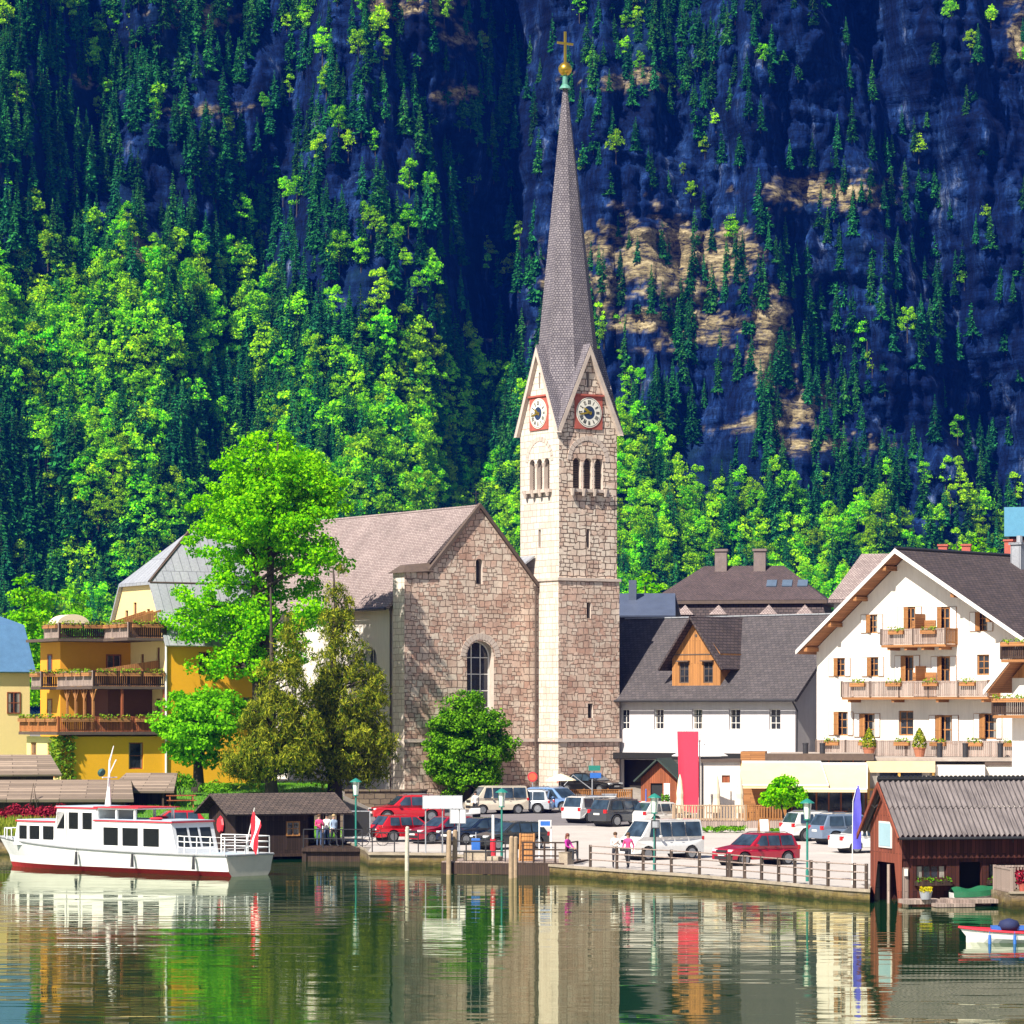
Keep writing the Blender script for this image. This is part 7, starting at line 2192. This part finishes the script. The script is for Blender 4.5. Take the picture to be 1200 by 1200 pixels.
# ------------------------------------------------------------------ lakeside restaurant
m_awn = plain('cream awning cloth', (.72, .56, .32), .8, .1, 1.5)
pc = at(820, 838, 209)
rs = thing('restaurant_pavilion', 'flat-roofed restaurant pavilion with cream awnings below the white hotel', 'restaurant', (pc.x, pc.y, gz(pc.x, pc.y) - .1), R(-6))
z_ = lambda py: ZC - (py - YH) * 208 / F - (gz(pc.x, pc.y) - .1)
ppx = lambda px: (px - 820) / 19.2
m = MB(); m.wall([(0, 0), (2.5, 0), (2.5, z_(893)), (0, z_(893))], [rect_pts(1.35, 2.55, .5, .45)], (0, 0, 0), EX, EY, .15); m.box(0, 2.5, .3, 4, 0, z_(893)); m.obj('white_wall', m_white, rs)
m = MB(); m.box(-.15, 2.5, -.2, 4, z_(893), z_(890)); m.obj('annex_roof', m_brownv, rs)
m = MB(); m.tube([(.15, -.06, 0), (.15, -.06, z_(895))], .05, 8); m.obj('downpipe', m_dark, rs)
m = MB(); m.box(1.37, 1.83, .08, .1, 2.57, 2.98); m.obj('poster', m_redw, rs)
m = MB(); m.box(2.501, 4.0, -.1, 4, 0, z_(881)); m.obj('timber_tower', m_larchh, rs)
m = MB(); m.box(4.001, 10.6, -.4, 13, z_(889), z_(884)); m.box(10.6, 20, .2, 13, z_(892), z_(888)); m.obj('flat_roof', plain('roof felt', (.40, .34, .30), .9, .3, .8), rs)
m = MB(); m.box(4.001, 10.6, -.46, -.401, z_(891), z_(883)); m.obj('fascia', m_brownv, rs)
m = MB()
for k in range(9):
    x = 4.05 + k * .75; m.box(x, x + .1, 1.0, 1.12, 0, z_(891))
m.box(4, 10.6, .98, 1.14, 2.35, 2.5); m.box(4, 10.6, .99, 1.13, 0, .7); m.obj('door_frame', wood('red-brown door frames', (.50, .17, .07), .6, .15, .2), rs)
m = MB(); m.box(4, 10.6, 1.05, 1.07, .7, z_(891)); m.obj('glazing', m_glass, rs)
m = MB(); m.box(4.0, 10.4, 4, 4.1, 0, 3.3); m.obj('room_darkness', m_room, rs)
for (x0, x1, x0f, x1f) in ((2.6, 7.4, 2.4, 7.9), (7.0, 10.2, 5.7, 10.2)):
    m = MB(); zt, zf = z_(893) , z_(919)
    if x0f < 5: zt += .0
    else: zt -= .1; zf -= .22
    nseg_ = 8
    for k in range(nseg_):
        a, b_ = k / nseg_, (k + 1) / nseg_
        f = lambda t_, e: (( x0 + (x0f - x0) * t_) if e == 0 else (x1 + (x1f - x1) * t_), -.47 - 2.9 * t_, zt + (zf - zt) * t_ - .12 * math.sin(math.pi * t_))
        m.poly([f(a, 0), f(b_, 0), f(b_, 1), f(a, 1)])
    m.poly([f(1, 0), (f(1, 0)[0], f(1, 0)[1] - .02, f(1, 0)[2] - .2), (f(1, 1)[0], f(1, 1)[1] - .02, f(1, 1)[2] - .2), f(1, 1)])
    aw_o = m.obj('awning', m_awn, rs, smooth=False)
    m = MB(); m.tube([f(1, 0), f(1, 1)], .05, 6); m.tube([f(0, 0), f(0, 1)], .07, 6); m.tube([f(0, 1), f(1, 1)], .03, 5); m.obj('awning_bar', m_rail, aw_o)
m_yf = wood('yellow-orange timber', (.62, .34, .07), .6, .12, .3)
m = MB(); x0, x1 = 10.15, 14.3; m.box(x0, x1, -.6, .1, z_(905), z_(892)); m.obj('fascia', m_awn, rs)
m = MB()
for x in (x0 + .05, x0 + 1.9, x1 - .2): m.box(x, x + .16, -.55, -.4, 0, z_(905))
m.box(x0 + .05, x1 - .05, -.54, -.41, 2.1, 2.22) ; m.obj('timber_frame', m_yf, rs)
m = MB(); m.box(x0 + .2, x1 - .2, -.42, -.4, 0, z_(905)); m.obj('glazing', m_glass, rs)
m = MB(); m.box(14.31, 17.3, -.3, .19, 0, z_(896)); m.box(17.31, 20.5, .3, .6, 0, z_(897)); m.obj('white_wall', m_white, rs)
m = MB(); m.box(17.31, 20.5, .22, .7, z_(897), z_(893)); m.obj('coping', m_brownv, rs)
for px in (943, 963, 1101, 1131, 1172):
    m = MB(); x = ppx(px); m.tube([(x, 2.5, z_(889)), (x, 2.5, z_(872))], .17, 12); m.tube([(x, 2.5, z_(873)), (x, 2.5, z_(871))], .19, 12); m.obj('roof_vent', m_dark, rs)
for px, lab in ((1018, 'clipped conifer in a terracotta pot, left one on the hotel terrace'), (1078, 'clipped conifer in a terracotta pot, right one on the hotel terrace')):
    M = rs.matrix_basis.copy()
    p = Matrix.Translation(rs.location) @ Matrix.Rotation(R(-6), 4, 'Z') @ Vector((ppx(px), 5.0, z_(888)))
    q = thing('potted_conifer', lab, 'potted tree', p, 0, 'potted conifers on the hotel terrace')
    m = MB(); m.lathe([(.26, 0), (.38, .5), (.42, .52), (.42, .6), (.3, .6)], 14); m.obj('pot', plain('terracotta', (.45, .17, .09), .8), q)
    n = 420; zz = rng.uniform(.6, 1.75, n); rr = .42 * np.sin(np.clip((1.8 - zz) / 1.2, 0, 1) * 1.9) ; an = rng.uniform(0, 6.28, n)
    C = np.stack([rr * np.cos(an), rr * np.sin(an), zz], 1); v_, f_ = cards(C, rng.uniform(.06, .12, n), np.stack([np.cos(an), np.sin(an), .6 + 0 * an], 1) + rng.normal(size=(n, 3)) * .4, .6)
    link('foliage', np_mesh('foliage', v_, f_, [m_yew]), q)
p = Matrix.Translation(rs.location) @ Matrix.Rotation(R(-6), 4, 'Z') @ Vector((-.1, 2.2, 0)); 
q = thing('parasol', 'open white parasol rising behind the pale pavilion wall', 'parasol', p)
m = MB(); m.tube([(0, 0, 0), (0, 0, z_(872))], .04, 6); m.obj('pole', m_rail, q)
m = MB(); m.lathe([(1.75, z_(889) + .12), (1.7, z_(888) + .12), (.35, z_(874)), (.3, z_(872)), (.03, z_(870))], 8); m.obj('canopy', m_flagw, q)
# terrace with rail, closed parasols, tables
a_ = base_at(789, 202.5)[0]
tr_ = thing('terrace_deck', 'raised wooden terrace with slatted rail before the pavilion', 'terrace', a_, R(-6))
m = MB(); m.box(0, 6.6, 0, 4.6, -.2, .42); m.obj('deck', m_grey, tr_)
m = MB(); m.box(-.05, 4.4, -.05, -.001, -.2, .4); m.obj('skirt', m_grey, tr_)
m_rail2 = wood('pale honey slats', (.50, .36, .24), .75, .2, .12)
railing(tr_, [(0, 3, .42), (0, 0, .42), (4.3, 0, .42)], .95, m_rail2, m_rail2, slat=.1, gap=.07)
railing(tr_, [(4.3, 0, .42), (6.6, .9, .42)], .95, m_larch, m_larch, slat=.1, gap=.07)
Mt = Matrix.Translation(a_) @ Matrix.Rotation(R(-6), 4, 'Z')
for x, y, lab in ((.35, .8, 'closed cream parasol at the terrace corner by the banner'), (2.5, 1.4, 'closed cream parasol in the middle of the terrace'), (3.9, 1.2, 'closed cream parasol nearest the awning')):
    q = thing('closed_parasol', lab, 'parasol', Mt @ Vector((x, y, .42)), 0, 'closed parasols on the terrace')
    m = MB(); m.tube([(0, 0, 0), (0, 0, 2.7)], .035, 6); m.obj('pole', m_larch, q)
    m = MB(); m.lathe([(.24, .45), (.28, .7), (.2, 1.3), (.22, 1.6), (.12, 2.4), (.02, 2.75)], 9); m.obj('canopy', plain('cream cloth', (.78, .66, .48), .8, .06), q)
def table_set(label, x, y, frm=None):
    q = thing('cafe_table', 'square brown cafe table ' + label, 'table', (frm or Mt) @ Vector((x, y, .42)), R(-6), 'cafe tables on the terrace')
    m = MB(); m.box(-.4, .4, -.4, .4, .72, .76); m.obj('top', m_redw, q); m = MB(); m.tube([(0, 0, 0), (0, 0, .72)], .05, 6); m.box(-.25, .25, -.25, .25, 0, .04); m.obj('leg', m_dark, q)
    for k, (dx, r_) in enumerate(((-.72, 90), (.72, -90))):
        c_ = thing('cafe_chair', ['dark wooden chair on the banner side of the cafe table ', 'dark wooden chair on the boathouse side of the cafe table '][k] + label, 'chair', (frm or Mt) @ Vector((x + dx, y, .42)), R(r_ - 6 + 180), 'dark chairs on the terrace')
        m = MB(); m.box(-.22, .22, -.22, .22, .42, .47); m.obj('seat', m_darkw, c_); m = MB(); m.box(-.22, .22, .19, .23, .5, .92); m.obj('backrest', m_darkw, c_)
        for (lx, ly) in ((-.19, -.19), (.19, -.19), (-.19, .2), (.19, .2)):
            m = MB(); m.box(lx - .02, lx + .02, ly - .02, ly + .02, 0, .42 if ly < 0 else .92); m.obj('leg', m_darkw, c_)
table_set('behind the slatted rail', 1.4, 1.2); table_set('by the awning post', 5.3, 2.0)
Mw = Matrix.Translation(rs.location) @ Matrix.Rotation(R(-6), 4, 'Z') @ Matrix.Translation((0, 0, -.3))
table_set('under the awning', 6.0, -1.4, Mw); table_set('under the second awning', 8.6, -1.5, Mw)

# ------------------------------------------------------------------ people, bicycle, scooter
m_skin = plain('skin', (.52, .31, .22), .6, .1, 6)
def cloth(name, c): return plain(name, c, .85, .18, 8)
def person(label, base, rot, pose, top, legs, hair, shoe=None, sc=1.0, long_hair=False):
    J = {'pelvis': (0, 0, .95), 'waist': (0, 0, 1.1), 'chest': (0, .0, 1.33), 'neck': (0, 0, 1.47), 'head': (0, -.02, 1.60), 'crown': (0, -.01, 1.70)}
    for s_, sg in (('l', 1), ('r', -1)):
        J.update({'hip' + s_: (.09 * sg, 0, .9), 'knee' + s_: (.1 * sg, -.02, .5), 'ank' + s_: (.1 * sg, .02, .08), 'toe' + s_: (.12 * sg, -.16, .04), 'sh' + s_: (.17 * sg, 0, 1.38), 'elb' + s_: (.23 * sg, .03, 1.1), 'wri' + s_: (.22 * sg, -.06, .87), 'han' + s_: (.21 * sg, -.09, .79)})
    if pose == 'walk':
        J.update({'kneel': (.1, -.14, .5), 'ankl': (.1, -.24, .08), 'toel': (.11, -.42, .05), 'kneer': (-.1, .06, .5), 'ankr': (-.1, .26, .12), 'toer': (-.1, .1, .03), 'elbl': (.24, .14, 1.12), 'wril': (.22, .12, .9), 'hanl': (.22, .06, .84), 'elbr': (-.24, -.06, 1.1), 'wrir': (-.2, -.25, .98), 'hanr': (-.19, -.33, .97)})
    if pose == 'sit':
        J.update({k: (v[0], v[1], v[2] - .45) for k, v in J.items() if k[:2] in ('pe', 'wa', 'ch', 'ne', 'he', 'cr', 'sh')})
        J.update({'hipl': (.09, -.02, .48), 'hipr': (-.09, -.02, .48), 'kneel': (.1, -.44, .5), 'kneer': (-.1, -.42, .46), 'ankl': (.1, -.52, .08), 'ankr': (-.1, -.36, .06), 'toel': (.1, -.7, .05), 'toer': (-.1, -.54, .03), 'elbl': (.23, -.1, .68), 'elbr': (-.23, -.1, .68), 'wril': (.14, -.3, .6), 'wrir': (-.14, -.3, .62), 'hanl': (.1, -.38, .58), 'hanr': (-.1, -.38, .6)})
    if pose == 'hold':
        J.update({'elbl': (.22, -.02, 1.12), 'wril': (.1, -.22, 1.2), 'hanl': (.06, -.28, 1.25), 'elbr': (-.22, -.02, 1.12), 'wrir': (-.1, -.22, 1.15), 'hanr': (-.05, -.28, 1.2)})
    E = [('pelvis', 'waist'), ('waist', 'chest'), ('chest', 'neck'), ('neck', 'head'), ('head', 'crown')]
    for s_ in 'lr': E += [('pelvis', 'hip' + s_), ('hip' + s_, 'knee' + s_), ('knee' + s_, 'ank' + s_), ('ank' + s_, 'toe' + s_), ('chest', 'sh' + s_), ('sh' + s_, 'elb' + s_), ('elb' + s_, 'wri' + s_), ('wri' + s_, 'han' + s_)]
    rad = {'pelvis': .135, 'waist': .115, 'chest': .14, 'neck': .05, 'head': .088, 'crown': .065, 'hip': .095, 'knee': .06, 'ank': .042, 'toe': .035, 'sh': .062, 'elb': .043, 'wri': .03, 'han': .028}
    names = list(J); me = bpy.data.meshes.new('person')
    me.from_pydata([J[k] for k in names], [(names.index(a), names.index(b_)) for a, b_ in E], [])
    tmp = bpy.data.objects.new('person_tmp', me); col.objects.link(tmp)
    md = tmp.modifiers.new('skin', 'SKIN')
    sv = me.skin_vertices[0].data if me.skin_vertices else None
    if sv is None:
        bm = bmesh.new(); bm.from_mesh(me); bm.verts.layers.skin.verify(); bm.to_mesh(me); bm.free(); sv = me.skin_vertices[0].data
    for i, k in enumerate(names):
        r = rad.get(k, rad.get(k[:-1], .05)); sv[i].radius = (r, r * (.72 if k in ('pelvis', 'waist', 'chest') else 1)); sv[i].use_root = (k == 'pelvis')
    sb = tmp.modifiers.new('sub', 'SUBSURF'); sb.levels = 2; sb.render_levels = 2
    bpy.context.view_layer.update()
    dg = bpy.context.evaluated_depsgraph_get()
    me2 = bpy.data.meshes.new_from_object(tmp.evaluated_get(dg)); me2.name = 'person'
    bpy.data.objects.remove(tmp)
    for mm_ in (m_skin, top, legs, shoe or m_dark): me2.materials.append(mm_)
    zn = J['neck'][2]; seg = []
    for a, b_ in E:
        c_ = 0 if a in ('neck', 'head') or a[:3] in ('wri',) else 3 if a[:3] == 'ank' else 2 if a[:3] in ('hip', 'kne') or (a == 'pelvis' and b_[:3] == 'hip') else 1
        seg.append((Vector(J[a]), Vector(J[b_]), c_))
    for p in me2.polygons:
        c_ = p.center; best = (9, 0)
        for a, b_, k in seg:
            ab = b_ - a; u_ = max(0, min(1, (c_ - a).dot(ab) / ab.length_squared)); d = (a + ab * u_ - c_).length
            if d < best[0]: best = (d, k)
        p.material_index = best[1]; p.use_smooth = True
    o = link('person', me2, None, base, rot); o.scale = (sc,) * 3
    tag(o, label, 'person')
    h = Vector(J['head']); g = MB()
    M = Matrix.Translation(h + Vector((0, .018, .035)))
    g.lathe([(.092, -.03), (.104, .02), (.1, .06), (.075, .10), (.03, .122)], 14, 0, M)
    if long_hair: g.lathe([(.06, -.2), (.09, -.1), (.09, .0)], 10, 0, Matrix.Translation(h + Vector((0, .06, .02))))
    g.obj('hair', hair, o, smooth=True)
    f_ = MB()
    for sg in (-1, 1): f_.lathe([(.008, -.004), (.012, 0), (.008, .004)], 6, 0, Matrix.Translation(h + Vector((.034 * sg, -.088, .012))))
    f_.obj('eyes', m_dark, o)
    f_ = MB(); f_.lathe([(.004, .03), (.015, -.02), (.004, -.026)], 6, 0, Matrix.Translation(h + Vector((0, -.095, -.01)))); f_.cbox((0, -.086, -.045), (.045, .008, .01)); f_.obj('nose', m_skin, o)
    for sg in (-1, 1):       # fingers and thumb, slightly curled
        k = 'l' if sg > 0 else 'r'; hp = Vector(J['han' + k]); dr = (hp - Vector(J['wri' + k])).normalized(); sd_ = dr.cross(Vector((0, 1, .2))).normalized(); fg = MB()
        for q, ln in enumerate((.062, .072, .068, .052)):
            b0_ = hp + sd_ * (.012 * (q - 1.5)); fg.tube([b0_, b0_ + dr * ln * .55, b0_ + dr * ln + Vector((0, -.02, 0))], [.009, .008, .006], 5)
        b0_ = hp - dr * .03 + Vector((0, -.018, 0)); fg.tube([b0_, b0_ + Vector((0, -.025, 0)) + dr * .02, b0_ + Vector((0, -.03, 0)) + dr * .05], [.01, .009, .006], 5)
        fg.obj('fingers', m_skin, o)
    return o
hb, hk, hr_, hg = cloth('brown hair', (.09, .045, .02)), cloth('black hair', (.012, .01, .009)), cloth('reddish hair', (.16, .05, .03)), cloth('fair hair', (.42, .30, .15))
pk, wt, mg, dk, bl = cloth('pink shirt', (.70, .06, .22)), cloth('white shirt', (.75, .72, .70)), cloth('magenta jacket', (.45, .02, .28)), cloth('dark trousers', (.02, .022, .03)), cloth('blue denim', (.06, .10, .2))
p = at(721, 838, 162.6); p.z = gz(p.x, p.y) + .02
person('person in a white shirt and dark trousers standing at the quay railing', p, R(12), 'hold', wt, dk, hb, sc=.98)
p = at(736, 838, 162.0); p.z = gz(p.x, p.y) + .02
person('person in a pink top and dark shorts walking along the quay railing', p, R(-20), 'walk', pk, dk, hb, sc=.98, long_hair=True)
p = at(665, 838, 166.3); p.z = .22
person('person in a magenta jacket sitting at the jetty end', p, R(55), 'sit', mg, dk, hr_, sc=1.02, long_hair=True)
t = thing('stone_block', 'low pale stone seat at the jetty end under the magenta jacket', 'seat', (p.x, p.y, .02), R(55)); m = MB(); m.box(-.3, .3, -.2, .32, 0, .59); m.box(-.34, .34, -.24, .36, .59, .62); m.obj('block', m_coping, t, bevel=.02)
for px, d, a, tp, lg, hh, lab, ps in ((374, 184.6, 20, pk, bl, hb, 'person in a pink top under the hut roof', 'hold'), (383, 185.2, -10, wt, bl, hk, 'person in a white shirt under the hut roof', 'stand'), (391, 184.4, 30, cloth('pale blue shirt', (.35, .45, .62)), dk, hg, 'person in a pale blue shirt at the hut corner', 'walk')):
    p = at(px, 838, d); p.z = .2
    person(lab, p, R(a), ps, tp, lg, hh)
p = base_at(557, 214)[0]
person('person in a white jacket beside the scooter under the round tree', p, R(10), 'walk', wt, dk, hk)
p = base_at(738, 214.5)[0]
t = thing('scooter', 'black and white motor scooter parked under the round tree', 'scooter', base_at(549, 213)[0], R(200))
for x in (-.55, .6):
    w_ = MB(); w_.lathe([(.12, -.05), (.23, -.055), (.25, 0), (.23, .055), (.12, .05)], 16, 0, Matrix.Translation((x, 0, .25)) @ Matrix.Rotation(R(90), 4, 'X')); w_.obj('wheel', m_tyre, t)
m = MB(); m.prism([(-.75, .35), (-.1, .3), (.3, .28), (.45, .35), (.52, .95), (.44, .97), (.3, .42), (-.05, .42), (-.15, .7), (-.75, .72)], 'y', -.17, .17); m.obj('body', m_hull, t, bevel=.04, fixn=True)
m = MB(); m.box(-.75, -.1, -.15, .15, .721, .83); m.obj('seat', m_trim, t, bevel=.03)
m = MB(); m.tube([(.6, 0, .28), (.45, 0, 1.0)], .035, 8); m.tube([(.42, -.32, 1.05), (.47, 0, 1.0), (.42, .32, 1.05)], .02, 6); m.obj('handlebar', m_dark, t)
p = at(437, 838, 183.2); p.z = gz(p.x, p.y) + .02
t = thing('bicycle', 'dark bicycle leaning by the iron railing near the dark notice board', 'bicycle', p, R(6))
for x in (-.52, .52):
    w_ = MB()
    w_.tube([(x + .34 * math.cos(a), 0, .34 + .34 * math.sin(a)) for a in np.linspace(0, 2 * math.pi, 25)], .018, 6, 0, False)
    for k in range(8): w_.tube([(x, 0, .34), (x + .33 * math.cos(k * .785), 0, .34 + .33 * math.sin(k * .785))], .004, 4)
    w_.obj('wheel', m_tyre, t)
m = MB()
for a_, b_ in (((-.52, .34), (-.05, .32)), ((-.05, .32), (.38, .78)), ((-.2, .82), (.36, .82)), ((-.52, .34), (-.17, .74)), ((-.05, .32), (-.22, .9)), ((.38, .9), (.52, .34))): m.tube([(a_[0], 0, a_[1]), (b_[0], 0, b_[1])], .018, 6)
m.obj('frame', m_dark, t)
m = MB(); m.box(-.34, -.1, -.06, .06, .9, .95); m.obj('saddle', m_trim, t)
m = MB(); m.tube([(.3, -.26, 1.0), (.38, 0, .98), (.3, .26, 1.0)], .015, 6); m.tube([(.38, 0, .85), (.38, 0, .98)], .018, 6); m.obj('handlebar', m_dark, t)
# litter bins and pots on the square
for px, py, lab in ((780, 935, 'small dark potted shrub by the kiosk door'),):
    p = base_at(px, 217)[0]; q = thing('potted_shrub', lab, 'potted plant', p); m = MB(); m.lathe([(.2, 0), (.28, .5), (.3, .52), (.24, .52)], 14); m.obj('pot', m_teal, q)
    v_, f_ = leaves_in([(-.25, .25, -.25, .25, .5, 1.4)], .07, 420); link('leaves', np_mesh('leaves', v_, f_, [m_bush]), q)
